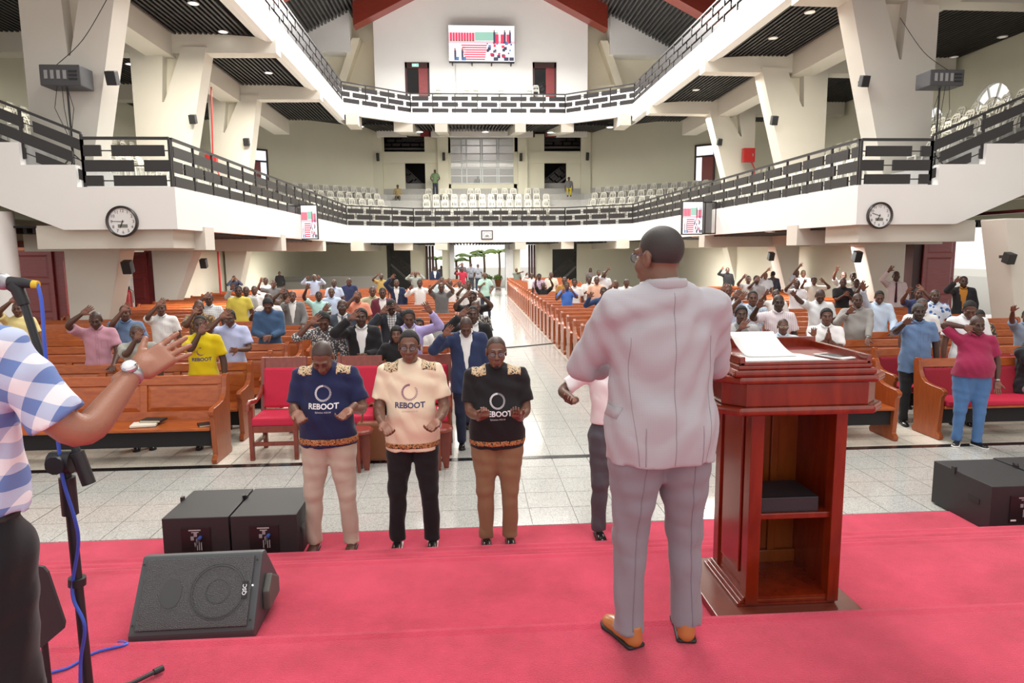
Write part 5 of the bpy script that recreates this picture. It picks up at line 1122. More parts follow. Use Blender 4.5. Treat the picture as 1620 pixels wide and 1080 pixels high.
def cloth(col, pat=None, col2=None, sc=30):
    k = 'fabric_%d_%d_%d_%s_%s' % (*[int(v*200) for v in col], pat, sc)
    if k in MATS: return MATS[k]
    m = mat(k, col, .85, var=.07, scale=5, bump=.12, bscale=700, spec=.25)
    N, L, b = nodes(m); b.inputs['Sheen Weight'].default_value = .15
    if pat:
        tc = N.new('ShaderNodeTexCoord'); mx = N.new('ShaderNodeMix'); mx.data_type = 'RGBA'; mx.inputs['A'].default_value = (*col, 1); mx.inputs['B'].default_value = (*col2, 1)
        if pat in ('floral', 'speckle'):
            v = N.new('ShaderNodeTexVoronoi'); v.inputs['Scale'].default_value = sc; L.new(tc.outputs['Object'], v.inputs['Vector']); r = N.new('ShaderNodeMath'); r.operation = 'GREATER_THAN'; r.inputs[1].default_value = .42 if pat == 'floral' else .5
            L.new(v.outputs['Distance'], r.inputs[0]); L.new(r.outputs[0], mx.inputs['Factor'])
        else:
            sp = N.new('ShaderNodeSeparateXYZ'); L.new(tc.outputs['Object'], sp.inputs[0]); fs = []
            for ax in ((0, 2) if pat in ('check', 'grid') else (0,)):
                w = N.new('ShaderNodeMath'); w.operation = 'MULTIPLY'; w.inputs[1].default_value = sc; L.new(sp.outputs[ax], w.inputs[0]); f = N.new('ShaderNodeMath'); f.operation = 'FRACT'; L.new(w.outputs[0], f.inputs[0])
                g = N.new('ShaderNodeMath'); g.operation = 'LESS_THAN'; g.inputs[1].default_value = .5 if pat == 'check' else .18; L.new(f.outputs[0], g.inputs[0]); fs.append(g)
            if len(fs) == 2:
                a = N.new('ShaderNodeMath'); a.operation = 'ADD' if pat == 'check' else 'MAXIMUM'; L.new(fs[0].outputs[0], a.inputs[0]); L.new(fs[1].outputs[0], a.inputs[1]); d = N.new('ShaderNodeMath'); d.operation = 'MULTIPLY'; d.inputs[1].default_value = .5 if pat == 'check' else 1.0; L.new(a.outputs[0], d.inputs[0]); L.new(d.outputs[0], mx.inputs['Factor'])
            else: L.new(fs[0].outputs[0], mx.inputs['Factor'])
        L.new(mx.outputs['Result'], b.inputs['Base Color'])
    return m
SHOEB = mat('black_shoe_leather', (.012, .011, .011), .22); SHOEBR = mat('brown_shoe_leather', (.07, .025, .015), .4); SHOET = mat('tan_shoe_leather', (.42, .15, .045), .3); SOLE = mat('dark_sole', (.015, .013, .012), .6); FRAME = mat('spectacle_frame', (.012, .012, .018), .3); LENS = mat('spectacle_lens', (.5, .55, .6), .05, alpha=.25)
def shoe_lib(h):
    s = SD(); s.ell((0, -.03, .03), (.038, .1, .035), .02).ell((0, -.105, .024), (.04, .055, .026), .02).cone((0, .055, .035), (0, .045, .085), .036, .038, .02); s.cut(lambda X, Y, Z: .008-Z).cut(lambda X, Y, Z: Z-.095)
    a = s.mesh(h); t = SD(); t.ell((0, -.105, .01), (.046, .062, .03), .02).box((0, -.02, .01), (.03, .09, .008), .012, .02); t.cut(lambda X, Y, Z: Z-.018).cut(lambda X, Y, Z: -Z+.001); return a, t.mesh(h)
SHOES = {0: shoe_lib(.006), 1: shoe_lib(.011)}
SHOEMESH = {}
def shoe(m, ms, q):
    if (m.name, ms.name, q) not in SHOEMESH:
        a, b = SHOES[q]; SHOEMESH[(m.name, ms.name, q)] = (quad_mesh('shoe', [(*a, 0)], [m]), quad_mesh('sole', [(*b, 0)], [ms]))
    return SHOEMESH[(m.name, ms.name, q)]
def vn(v): v = np.asarray(v, float); return v/(np.linalg.norm(v)+1e-9)
def ik(S, T, l1, l2, hint):
    S, T = np.array(S, float), np.array(T, float); d = T-S; L = np.linalg.norm(d)
    if L > (l1+l2)*.995: T = S+d/L*(l1+l2)*.995; d = T-S; L = np.linalg.norm(d)
    u = d/L; c = np.clip((l1*l1+L*L-l2*l2)/(2*l1*L), -1, 1); h = np.array(hint, float); h = vn(h-u*(h@u)); return S+u*l1*c+h*l1*math.sqrt(1-c*c), T
def fold(a, f=1.0): return lambda X, Y, Z: a*(np.sin(34*f*Z+9*np.sin(7*X+1)+5*np.sin(11*Y))*.5+np.sin(21*f*X+14*Z+6*np.sin(9*Z)+3*Y)*.4-.7*np.sqrt(np.abs(np.sin(13*Z+7*np.sin(5*X+2*Y+1)+4*X)))+.5-.5*np.sqrt(np.abs(np.sin(10*X-9*Z+5*np.sin(6*Z)+2)))+.3)
PEOPLE = []
def person(loc, rz, H, label, top='shirt', tc=(.7, .7, .7), legc=(.02, .02, .025), tone=1, hair='bald', hc='b', L='d', R='d', hL='open', hR='open', pL=(0, -1, 0), pR=(0, -1, 0), head=(0, 0, 0), q=1, fat=0.0, slv=None, inner=None, tie=None, eyes_=0, glasses=False, sit=False, tpat=None, shoe_m=None, sole_m=None, legs=((-.1, 0), (.1, 0)), feet=((0,), (0,)), hem=.83, hintL=None, hintR=None, lean=0.0, skirt=False, belt=None, wide=1.0, fdL=None, fdR=None, vest=None, noleg=False, group=None, name='person', twist=0.0, watch=None):
    """Local frame: faces -Y, x to the viewer's right when rz = 0; L / R are the arms at the viewer's left / right."""
    k = H/1.72; t = tag(empty(name, loc, rz), label, 'person', group); S_ = lambda *p: np.array(p, float)
    hq = (.0095, .018, .028, .036)[q]; body = []; dz = -.42 if sit else 0.0
    def V(x, y, z): return np.array((x*wide, y-lean*max(0, z-.9), z+dz))      # upper body points
    sk = TONES[tone]; mats = [skin(sk), LIPM[tone], EYEW, INK, PALM[tone]]
    # head
    cx = V(0, -.012, 1.603); Rm = Matrix.Rotation(head[0], 3, 'Z') @ Matrix.Rotation(head[2], 3, 'Y') @ Matrix.Rotation(head[1], 3, 'X'); Rn = np.array(Rm); piv = np.array((0, .035, -.11))
    hx = lambda P: (np.asarray(P)-piv)@Rn.T+piv+cx
    hp, hf, hm = HEADS[q]; body.append((hx(hp), hf, hm))
    if q < 2 or True:
        for v, f, m in EYES[eyes_]: body.append((hx(v), f, m))
    body.append((*tubeq([Vector(V(0, .03, 1.50)), Vector(V(0, .02, 1.38)), Vector(V(0, 0, 1.1)), Vector(V(0, 0, .95))], [.06, .09, .12, .11], 10), 0))
    # arms
    arms = {}
    for sx, spec, hk, pn, hint, fd in ((-1, L, hL, pL, hintL, fdL), (1, R, hR, pR, hintR, fdR)):
        Sh = V(sx*.176, .012, 1.402); l1, l2 = .29, .255
        if isinstance(spec, str): T = {'d': V(sx*.25, -.02, .87), 'c': V(sx*.035, -.23, 1.02), 'pr': V(sx*.022, -.24, 1.30), 'pw': V(sx*.2, -.27, .98), 'b': V(sx*.2, -.16, 1.0)}[spec]
        else: T = np.array(spec, float)
        if hint is None: hint = (sx*.6, .35, -.8)
        El, Wr = ik(Sh, T, l1, l2, hint); arms[sx] = (Sh, El, Wr)
        f = vn(Wr-El) if fd is None else vn(fd)
        if isinstance(spec, str) and fd is None: f = {'d': vn((0, -.15, -1)), 'c': vn((-sx*.8, -.3, -.2)), 'pr': vn((-sx*.1, -.1, 1)), 'pw': vn((-sx*.1, -.8, -.4)), 'b': vn((-sx*.3, -1, .0))}[spec]
        n = np.array({'d': (-sx, 0, 0), 'c': (0, .2, 1), 'pr': (-sx, 0, 0), 'pw': (0, 0, -1)}.get(spec, pn) if isinstance(spec, str) else pn, float); n = vn(n-f*(n@f))
        yy = -n; zz = f; xx = np.cross(yy, zz); Mh = np.stack([xx, yy, zz], 1)
        hv, hf_, hm_ = HANDS[(hk, q)]; v = hv.copy()
        mir = sx > 0                                       # thumbs: right hand prefab is the viewer-left hand
        if mir: v = v*np.array((-1, 1, 1))
        hf2 = hf_[:, ::-1] if mir else hf_
        body.append((v@Mh.T+Wr+zz*.012, hf2, hm_))
        A0, A1 = El+(Sh-El)*.34, El+(Wr-El)*.34; bz = [A0*(1-u)**2+El*1.0*2*u*(1-u)+A1*u*u for u in np.linspace(0, 1, 7)]
        body.append((*tubeq([Vector(p) for p in (Sh, Sh*.5+El*.5, *bz, El*.45+Wr*.55, El*.2+Wr*.8, Wr*.97+El*.03, Wr+zz*.02)], [.054, .047, .043, .0425, .043, .0435, .043, .042, .041, .037, .031, .027, .026], 12), 0))
    quad = quad_mesh('body', body, mats)
    B = link('body', quad, t)
    hv, hf = HAIRS[(hair, 0 if q == 0 else 1)]; link('hair', quad_mesh('hair', [(hx(hv), hf, 0)], [HAIRM[hc]]), t)
    # upper garment
    if slv is None: slv = 'long' if top in ('jacket', 'long') else 'short'
    jk = top == 'jacket'
    def torso(g, hem_):
        s = SD(); s.ell(V(0, .0, 1.27), (.178*wide+g, .118+g, .215), .05).ell(V(0, -.012-fat*.5, 1.07), (.158*wide+fat*.7+g, .112+fat+g, .19), .08).ell(V(0, .005, .93), (.168*wide+fat*.6+g, .115+fat*.6+g, .16), .07)
        for sx in (-1, 1): s.cone(V(0, .02, 1.452), V(sx*.15, .014, 1.402), .058+g, .056+g, .04)
        s.cone(V(0, .018, 1.42), V(0, .014, 1.472), .076+g, .061+g, .03)
        if hem_ < .95:
            for sx in (-1, 1): s.cone(V(sx*.062, .005, .93), V(sx*.066, .003, hem_-.02), .118+g+fat*.5, .124+g+fat*.4, .06)
        s.sub(V(0, -.03, 1.53), (.074, .09, .062), .015)
        s.cut(lambda X, Y, Z: (hem_+dz)-Z); return s
    gt_ = .012 if jk else 0.0
    s = torso(gt_, hem)
    for sx in (-1, 1):
        Sh, El, Wr = arms[sx]; g = (.01 if jk else 0)+(.007 if q else 0)
        if slv == 'short': e = Sh+(El-Sh)*.72; s.capcone(Sh, e, .060+g, .066+g, .045)
        elif slv == 'long': s.cone(Sh, El, .060+g, .052+g, .045); s.capcone(El, El+(Wr-El)*.93, .052+g, .040+g, .02)
        elif slv == 'cap': e = Sh+(El-Sh)*.25; s.capcone(Sh, e, .068, .066, .03)
        elif slv == 'half': s.cone(Sh, El, .064, .056, .04); s.capcone(El, El+(Wr-El)*.18, .056, .052, .02)
    if jk or vest:
        zo = 1.02+dz
        wd_ = lambda Z: np.clip((Z-zo)*.17, 0, .075)+.004 if not vest else np.clip((Z-.8-dz)*.02, 0, .1)+.05
        s.cut(lambda X, Y, Z: np.minimum(np.minimum(wd_(Z)-np.abs(X), -.03-Y+(0 if True else 0)), (Z-zo)*1.0 if not vest else 1.0))
    amp = (.0055, .005, .003, .002)[q]
    v, f = s.mesh(hq, fold(amp*(1.35 if jk and q == 0 else 1))); nm = 'jacket' if jk else 'shirt'
    M_ = tc if isinstance(tc, bpy.types.Material) else cloth(tc)
    G = link(nm, quad_mesh(nm, [(v, f, 0)], [M_]), t)
    if jk or vest:
        ic = inner or (.75, .75, .74); s2 = torso(-.004, .9); v2, f2 = s2.mesh(max(hq, .012)); link('shirt', quad_mesh('shirt', [(v2, f2, 0)], [cloth(ic) if not isinstance(ic, bpy.types.Material) else ic]), t)
    if top in ('shirt', 'long', 'polo') or jk:             # collar points
        for sx in (-1, 1):
            ps = [V(sx*.062, .03, 1.50), V(sx*.066, -.03, 1.495), V(sx*.04, -.072, 1.472), V(sx*.012, -.088, 1.455)]
            cv, cf = tubeq([Vector(p) for p in ps], [.013, .014, .016, .006], 6); link('collar', quad_mesh('collar', [(cv, cf, 0)], [M_ if not jk else (inner if isinstance(inner, bpy.types.Material) else cloth(inner or (.75, .75, .74)))]), t)
    if top == 'shirt' and q <= 1 and not vest:             # button placket, buttons and breast pocket
        DK = mat('shade_'+M_.name, tuple(v_*.72 for v_ in (tc if not isinstance(tc, bpy.types.Material) else (.4, .4, .4))), .85) if not isinstance(tc, bpy.types.Material) else M_
        zt, zb_ = 1.43+dz, hem+dz+.01; mb = MB(); n_ = 16
        for x_ in (-.014, .014): mb.add([(x_+o_, 0, zt+(zb_-zt)*i/n_) for i in range(n_+1) for o_ in (-.0014, .0014)], [(2*i, 2*i+1, 2*i+3, 2*i+2) for i in range(n_)])
        project_on(G, mb, 'placket', DK, G, .003)
        for i in range(5): zz_ = zt-.05-(zt-zb_-.08)*i/5; mb = MB(); mb.add([(.006*math.cos(a_), 0, zz_+.006*math.sin(a_)) for a_ in np.arange(0, 6.2, .9)], [tuple(range(7))]); project_on(G, mb, 'button', DK, G, .005)
        mb = MB(); px0, px1, z0_, z1_ = .05, .125, 1.20+dz, 1.31+dz
        for a_, b_ in (((px0, z1_), (px1, z1_)), ((px0, z0_), (px1, z0_)), ((px0, z0_), (px0, z1_)), ((px1, z0_), (px1, z1_))):
            mb.add([(a_[0]+(b_[0]-a_[0])*i/4+(o_ if a_[0] == b_[0] else 0), 0, a_[1]+(b_[1]-a_[1])*i/4+(o_ if a_[0] != b_[0] else 0)) for i in range(5) for o_ in (-.0016, .0016)], [(2*i, 2*i+1, 2*i+3, 2*i+2) for i in range(4)])
        project_on(G, mb, 'pocket', DK, G, .003)
    if tie is not None:
        tv, tf = tubeq([Vector(V(0, -.105-fat*.2, 1.46)), Vector(V(0, -.128-fat*.4, 1.36)), Vector(V(0, -.14-fat, 1.15)), Vector(V(0, -.142-fat, 1.0))], [.018, .016, .026, .03], 6); tv[:, 1] = (tv[:, 1]-tv[:, 1].mean())*1.0+tv[:, 1].mean(); link('tie', quad_mesh('tie', [(tv, tf, 0)], [cloth(tie)]), t)
    if glasses:
        mb = MB()
        for sx in (-1, 1):
            n = 16; R_ = [np.array((sx*.032+.022*math.cos(2*math.pi*i/n), -.101, .004+.017*math.sin(2*math.pi*i/n))) for i in range(n+1)]; mb.tube([Vector(hx(p)) for p in R_], .0018, 5)
            mb.tube([Vector(hx(p)) for p in ((sx*.054, -.099, .008), (sx*.076, -.05, .012), (sx*.08, .015, .01), (sx*.079, .025, -.006))], .0018, 5)
        mb.tube([Vector(hx(p)) for p in ((-.011, -.101, .008), (0, -.106, .01), (.011, -.101, .008))], .0016, 5)
        go = link('glasses', mb.mesh('glasses', FRAME if glasses is True else glasses), t)
        for sx in (-1, 1): n = 14; link('lens', MB().add([hx((sx*.032+.021*math.cos(2*math.pi*i/n), -.101, .004+.016*math.sin(2*math.pi*i/n))) for i in range(n)], [tuple(range(n))]).mesh('lens', LENS), go)
    # lower garment and shoes
    if not noleg:
        s = SD(); s.ell((0, .008, .93+dz), (.155*wide+fat*.6, .112+fat*.6, .14), .05); sh = shoe_m or SHOEB; so = sole_m or SOLE; LM_ = legc if isinstance(legc, bpy.types.Material) else cloth(legc)
        for i, sx in enumerate((-1, 1)):
            fx, fy = legs[i]
            if sit: Hp, Kn, An = (sx*.09, .0, .48), (fx*1.1, -.44+fy, .50), (fx, -.46+fy, .07)
            else: Hp, Kn, An = (sx*.083*wide, .005, .86), (sx*.045+fx*.55, fy*.5-.02, .475), (fx, fy, .06)
            s.cone(Hp, Kn, .098*wide+fat*.4, .070, .03 if not sit else .05); s.capcone(Kn, An, .068, .060, .03)
            a = shoe(sh, so, 0 if q == 0 else 1); o = link('shoe', a[0], t, (An[0], An[1]-.02, 0), feet[i][0]); link('sole', a[1], o)
        if skirt: s = SD(); s.cone((0, 0, .95), (0, 0, .35), .17, .26, .05)
        s.cut(lambda X, Y, Z: Z-(1.0+dz)); v, f = s.mesh(hq*(1.15 if q == 0 else 1.5), fold(amp*1.15, .55)); link('skirt' if skirt else 'trousers', quad_mesh('trousers', [(v, f, 0)], [LM_]), t)
        if belt: bs_ = SD(); bs_.ell((0, .008, .93), (.159*wide+fat*.6, .116+fat*.6, .145), .05); bs_.cut(lambda X, Y, Z: Z-1.0).cut(lambda X, Y, Z: .965-Z); v, f = bs_.mesh(hq); link('belt', quad_mesh('belt', [(v, f, 0)], [belt]), t)
    if watch:
        Sh, El, Wr = arms[watch]; d = vn(Wr-El); c = Wr-d*.01; v, f = tubeq([Vector(c-d*.012), Vector(c+d*.012)], .031, 16); link('wristwatch', quad_mesh('wristwatch', [(v, f, 0)], [STEEL]), t)
    t.scale = (k, k, k); PEOPLE.append(t)
    return t, arms, G, hx
BVHS = {}
def project_on(G, mb, name, m, parent, off=.0025, seg=.012):  # lay a flat XZ mark on the front of a garment
    me = G.data
    if me.name not in BVHS: BVHS[me.name] = BVHTree.FromPolygons([v.co for v in me.vertices], [tuple(p.vertices) for p in me.polygons])
    bvh = BVHS[me.name]; bm = bmesh.new(); vs = [bm.verts.new(v) for v in mb.v]
    for f in mb.f:
        try: bm.faces.new([vs[i] for i in f])
        except ValueError: pass
    for v in bm.verts:
        h = bvh.ray_cast(Vector((v.co.x, -2, v.co.z)), Vector((0, 1, 0)))
        if h[0] is not None: v.co.y = h[0].y-off
    m2 = bpy.data.meshes.new(name); bm.to_mesh(m2); bm.free(); m2.materials.append(m); return link(name, m2, parent)
# ================================================================== THE PEOPLE AT THE FRONT
def wpx(px, py, Y, loc, H, rz=0.0):                        # pixel at depth Y -> the figure's local units
    p = np.array(aty(px, py, Y))-np.array(loc, float); c, s = math.cos(-rz), math.sin(-rz); return (np.array((p[0]*c-p[1]*s, p[0]*s+p[1]*c, p[2])))/(H/1.72)
def ankara(name, base, c2, c3, sc=95):
    m = mat(name, base, .8); N, L, b = nodes(m); tc = N.new('ShaderNodeTexCoord'); v = N.new('ShaderNodeTexVoronoi'); v.inputs['Scale'].default_value = sc; L.new(tc.outputs['Object'], v.inputs['Vector'])
    r = N.new('ShaderNodeValToRGB'); r.color_ramp.interpolation = 'CONSTANT'; e = r.color_ramp.elements; e[0].color = (*c3, 1); e[1].position = .22; e[1].color = (*base, 1)
    for p, c in ((.36, c2), (.46, base), (.62, (.03, .025, .02))): x = e.new(p); x.color = (*c, 1)
    L.new(v.outputs['Distance'], r.inputs['Fac']); L.new(r.outputs['Color'], b.inputs['Base Color']); return m
ANK1 = ankara('orange_wax_print', (.62, .26, .08), (.12, .05, .03), (.75, .62, .4)); ANK2 = ankara('pale_wax_print', (.72, .58, .38), (.45, .2, .08), (.25, .12, .05))
def band_shell(G_spec, t, lo, hi, m, grow=.005, hem=None, cutx=None, name='band'):
    s = G_spec; 
    return None
def logo(G, t, zc, col_t, col_r, col_s, sz=1.0, strong=True):
    r0, r1 = .047*sz, .062*sz; n = 32
    for k in range(n):
        a = math.pi/2+.05+2*math.pi*k/n; f = k/n; w = .0042*sz*(1-.75*f); 
        if f > .86 and not strong: continue
        mb = MB(); ca, sa = math.cos(a), math.sin(a); rr1 = r1; q_ = [(r0*ca+w*sa, r0*sa-w*ca), (rr1*ca+w*sa, rr1*sa-w*ca), (rr1*ca-w*sa, rr1*sa+w*ca), (r0*ca-w*sa, r0*sa+w*ca)]
        mb.add([(x, 0, z+zc) for x, z in q_], [(0, 1, 2, 3)]); o_ = project_on(G, mb, 'logo_tick', col_r, LG)
    for txt, size, dz_, m, b in (('REBOOT', .058*sz, -.098*sz, col_t, True), ('Ephesians 4:23-24', .0165*sz, -.14*sz, col_s, False)):
        mb = text_mb(txt, size, bold=b); mb.v = [(x, y, z+zc+dz_) for x, y, z in mb.v]; project_on(G, mb, 'lettering', m, G)
PRW = mat('white_print', (.78, .78, .8), .6); PRP = mat('plum_print', (.2, .05, .16), .6); PRN = mat('navy_print', (.05, .05, .14), .6); PRG = mat('faint_print', (.45, .42, .42), .6)
def printed_man(px, ptop, Y, feet_px, H, label, tc, legc, hands, bow, tone, logo_z, cols, ank, **kw):
    fx = [atz(p, q_, 0.0)[0] for p, q_ in feet_px]; x = (fx[0]+fx[1])/2; loc = (x, Y, 0.014)
    T = [wpx(*hp, Y-.27, loc, H) for hp in hands]; lg = [((fx[0]-x)*1.72/H, 0), ((fx[1]-x)*1.72/H, 0)]
    t, arms, G, hx = person(loc, 0, H, label, 'tee', tc, legc, tone, L=T[0], R=T[1], hL=kw.pop('hk', 'curl'), hR='curl', pL=kw.pop('pn', (.35, -.75, .55)), pR=kw.pop('pn2', (-.35, -.75, .55)), fdL=kw.pop('fd', (.45, -.55, -.5)), fdR=kw.pop('fd2', (-.5, -.6, -.4)), head=bow, q=0, legs=lg, hintL=(-.3, .6, -.7), hintR=(.3, .6, -.7), **kw)
    global LG; LG = G
    logo(G, t, logo_z, *cols)
    # printed bands on shoulders and hem: thin shells over the garment
    v = np.array([w.co for w in G.data.vertices]); nn = np.array([w.normal for w in G.data.vertices]); f = [tuple(p.vertices) for p in G.data.polygons]
    def shell(sel, nm):
        keep = [q_ for q_ in f if all(sel[i] for i in q_)]; ids = sorted({i for q_ in keep for i in q_}); mp = {i: k for k, i in enumerate(ids)}
        if not keep: return
        o_ = link(nm, quad_mesh(nm, [(v[ids]+nn[ids]*.0035, [[mp[i] for i in q_] for q_ in keep], 0)], [ank[0] if nm == 'hem_band' else ank[1]]), G)
        m_ = o_.modifiers.new('thick', 'SOLIDIFY'); m_.thickness = .003; m_.offset = -1
    hem = kw.get('hem', .83); shell((v[:, 2] > hem+.022) & (v[:, 2] < hem+.075), 'hem_band')
    for sx in (-1, 1): shell((v[:, 2] > 1.415-.25*(np.abs(v[:, 0])-.1)) & (v[:, 0]*sx > .082) & (v[:, 0]*sx < .20) & (nn[:, 2] > .25), 'shoulder_band')
    return t, arms, G, hx
NAVYT = cloth((.016, .022, .075)); CREAMT = cloth((.82, .70, .52)); BLACKT = cloth((.014, .013, .015)); KHAKI = cloth((.52, .45, .36)); TANP = cloth((.27, .165, .09)); BLKP = cloth((.012, .012, .014))
printed_man(512, 540, 5.5, ((505, 857), (562, 857)), 1.80, 'man in a navy REBOOT T-shirt and beige trousers, head bowed, palms open', NAVYT, KHAKI, ((468, 650), (556, 646)), (0, .72, 0), 3, 1.285, (PRW, PRW, PRW), (ANK1, ANK2), fat=.03, wide=1.12, hc='s', shoe_m=SHOEBR, hem=.86)
printed_man(650, 527, 5.5, ((632, 855), (686, 855)), 1.82, 'man in a cream REBOOT T-shirt, glasses and black trousers, palms open', CREAMT, BLKP, ((604, 668), (694, 664)), (0, .08, 0), 3, 1.265, (PRN, PRP, PRG, 1.0, False), (ANK1, ANK2), fat=.02, wide=1.1, hair='short', glasses=True, sole_m=WHITE, hem=.80)
BM_ = printed_man(776, 540, 5.5, ((769, 852), (806, 852)), 1.76, 'man in a black REBOOT polo shirt, glasses and tan trousers, hands half closed', BLACKT, TANP, ((760, 660), (822, 660)), (0, .12, 0), 3, 1.225, (PRW, PRW, PRW), (ANK1, ANK2), fat=.04, wide=1.14, hc='s', glasses=True, hem=.83, hk='fist', watch=1, fd=(.3, -.8, .35), fd2=(-.3, -.8, .35), pn=(.2, -.3, .9), pn2=(-.2, -.3, .9))[3]
bc = SD(); bc.ell((0, -.082, -.108), (.024, .013, .016), .02).ell((0, -.094, -.098), (.012, .006, .01), .01); v, f = bc.mesh(.004); link('beard', quad_mesh('beard', [(BM_(v), f, 0)], [HAIRM['b']]), PEOPLE[-1])
# white shirted man half hidden by the speaker
x = atz(963, 845, 0)[0]; loc = (x, 5.6, .014); H = 1.76
person(loc, .35, H, 'man in a white shirt and dark grey trousers, half hidden by the preacher', 'tee', (.80, .77, .78), (.085, .085, .10), 2, L=wpx(908, 633, 5.35, loc, H, .35), R='b', hL='curl', pL=(.1, -.35, 1), fdL=(-.8, -.6, .1), q=0, hc='s', wide=1.08, hem=.98, belt=mat('brown_belt', (.10, .02, .012), .4), legs=((-.11, 0), (.12, -.02)), feet=((-.35,), (.1,)), hintL=(-.7, .6, -.5))
# the preacher
SUIT = cloth((.40, .387, .415), 'grid', (.388, .37, .402), 110); SUITP = cloth((.235, .225, .255))
nt_, lk_, bb_ = nodes(SUIT)
loc = (.79, 2.70, .78); H = 1.765; RZ = math.pi+.10
t, arms, G, hx = person(loc, RZ, H, 'preacher seen from behind in a light grey lilac suit, tan shoes and glasses', 'jacket', SUIT, SUITP, 3, L=(-.15, -.34, 1.14), R=(.13, -.33, 1.12), hL='curl', hR='curl', pL=(0, .3, 1), pR=(0, .3, 1), head=(.40, .06, 0), q=0, hair='bald', hc='s', glasses=mat('blue_spectacle_frame', (.04, .05, .16), .3), eyes_=1, hem=.80, wide=1.16, fat=.02, legs=((-.14, -.02), (.12, -.02)), feet=((-.28,), (.28,)), shoe_m=SHOET, hintL=(-.55, .25, -.7), hintR=(.75, .2, -.6))
# suit collar, back seam, vent and pocket flap
cv = [Vector((.074*math.sin(a), .022+.072*math.cos(a)-(.0 if abs(a) < 1.6 else .01), 1.508-.012*(a/2)**2-(.02 if abs(a) > 1.9 else 0))) for a in np.linspace(-2.3, 2.3, 25)]
v, f = tubeq(cv, .009, 8); mz = np.repeat(np.array([c_.z for c_ in cv]), 8); mz = np.concatenate([mz, [cv[0].z, cv[-1].z]]); v[:, 2] = (v[:, 2]-mz)*2.6+mz-.006; link('collar', quad_mesh('collar', [(v, f, 0)], [SUIT]), t)
bv = BVHTree.FromPolygons([p.co for p in G.data.vertices], [tuple(p.vertices) for p in G.data.polygons])
def back_line(nm, pts, r, m):
    P = []
    for x, z in pts:
        h = bv.ray_cast(Vector((x, 2, z)), Vector((0, -1, 0)))
        if h[0] is not None: P.append(h[0]+Vector((0, .0005, 0)))
    if len(P) > 1: v, f = tubeq(P, r, 6); link(nm, quad_mesh(nm, [(v, f, 0)], [m]), G)
SEAM = cloth((.27, .255, .28))
back_line('back_seam', [(0, z) for z in np.linspace(1.47, .81, 40)], .0014, SEAM)
for sx in (-1, 1): back_line('side_seam', [(sx*(.135+.03*math.sin((z-.8)*4)), z) for z in np.linspace(1.30, .81, 30)], .0012, SEAM)
HAIRP = mat('cropped_black_hair', (.03, .024, .022), .6, bump=.3, bscale=500)
for c_ in t.children:
    if c_.name.split('.')[0] == 'hair': c_.data.materials[0] = HAIRP
    if c_.name.split('.')[0] == 'trousers':
        jb, jG = bv, G; bv = BVHTree.FromPolygons([p_.co for p_ in c_.data.vertices], [tuple(p_.vertices) for p_ in c_.data.polygons]); G = c_
        for fx in (-.14, .12): sx = 1 if fx > 0 else -1; back_line('crease', [((sx*.083*1.16+(sx*.045+fx*.55-sx*.096)*min(1, (.86-z)/.385)) if z > .475 else (sx*.045+fx*.55)+(fx-sx*.045-fx*.55)*(.475-z)/.415, z) for z in np.linspace(.8, .08, 40)], .0018, cloth((.19, .18, .205)))
        bv, G = jb, jG
for sx in (-1, 1): back_line('vent', [(sx*.115, z) for z in np.linspace(.96, .81, 12)], .0018, SEAM)
mb = MB(); g_ = []
for i in range(6):
    for j in range(3):
        y_, z_ = -.03+.02*i, .985+.022*j; h = bv.ray_cast(Vector((1, y_, z_)), Vector((-1, 0, 0))); g_.append((h[0] if h[0] is not None else Vector((.2, y_, z_)))+Vector((.004, 0, 0)))
mb.add(g_, [(3*i+j, 3*i+j+1, 3*i+j+4, 3*i+j+3) for i in range(5) for j in range(2)]); o = mb.build('pocket_flap', SUIT, G, smooth=True); o.modifiers.new('t', 'SOLIDIFY').thickness = .004
# the man in the checked shirt at the left edge
PLAID = mat('blue_white_gingham', (.8, .8, .85), .85, bump=.15, bscale=600); N_, L_, B_ = nodes(PLAID); _g = N_.new('ShaderNodeTexCoord'); _mp = N_.new('ShaderNodeMapping'); _mp.inputs['Rotation'].default_value = (0, .4, 0); L_.new(_g.outputs['Object'], _mp.inputs['Vector']); _sp = N_.new('ShaderNodeSeparateXYZ'); L_.new(_mp.outputs['Vector'], _sp.inputs[0]); _o = []
for ax in (0, 2):
    a = N_.new('ShaderNodeMath'); a.operation = 'MULTIPLY'; a.inputs[1].default_value = 13.5; L_.new(_sp.outputs[ax], a.inputs[0]); b = N_.new('ShaderNodeMath'); b.operation = 'FRACT'; L_.new(a.outputs[0], b.inputs[0]); c = N_.new('ShaderNodeMath'); c.operation = 'LESS_THAN'; c.inputs[1].default_value = .5; L_.new(b.outputs[0], c.inputs[0]); _o.append(c)
a = N_.new('ShaderNodeMath'); a.operation = 'ADD'; L_.new(_o[0].outputs[0], a.inputs[0]); L_.new(_o[1].outputs[0], a.inputs[1]); b = N_.new('ShaderNodeMath'); b.operation = 'MULTIPLY'; b.inputs[1].default_value = .5; L_.new(a.outputs[0], b.inputs[0])
_cr = N_.new('ShaderNodeValToRGB'); e = _cr.color_ramp.elements; e[0].color = (.82, .80, .84, 1); e[1].color = (.14, .22, .48, 1); x_ = e.new(.5); x_.color = (.48, .54, .72, 1); L_.new(b.outputs[0], _cr.inputs['Fac']); L_.new(_cr.outputs['Color'], B_.inputs['Base Color'])
loc = (-1.37, 1.80, .78); H = 1.76; RZ = math.pi
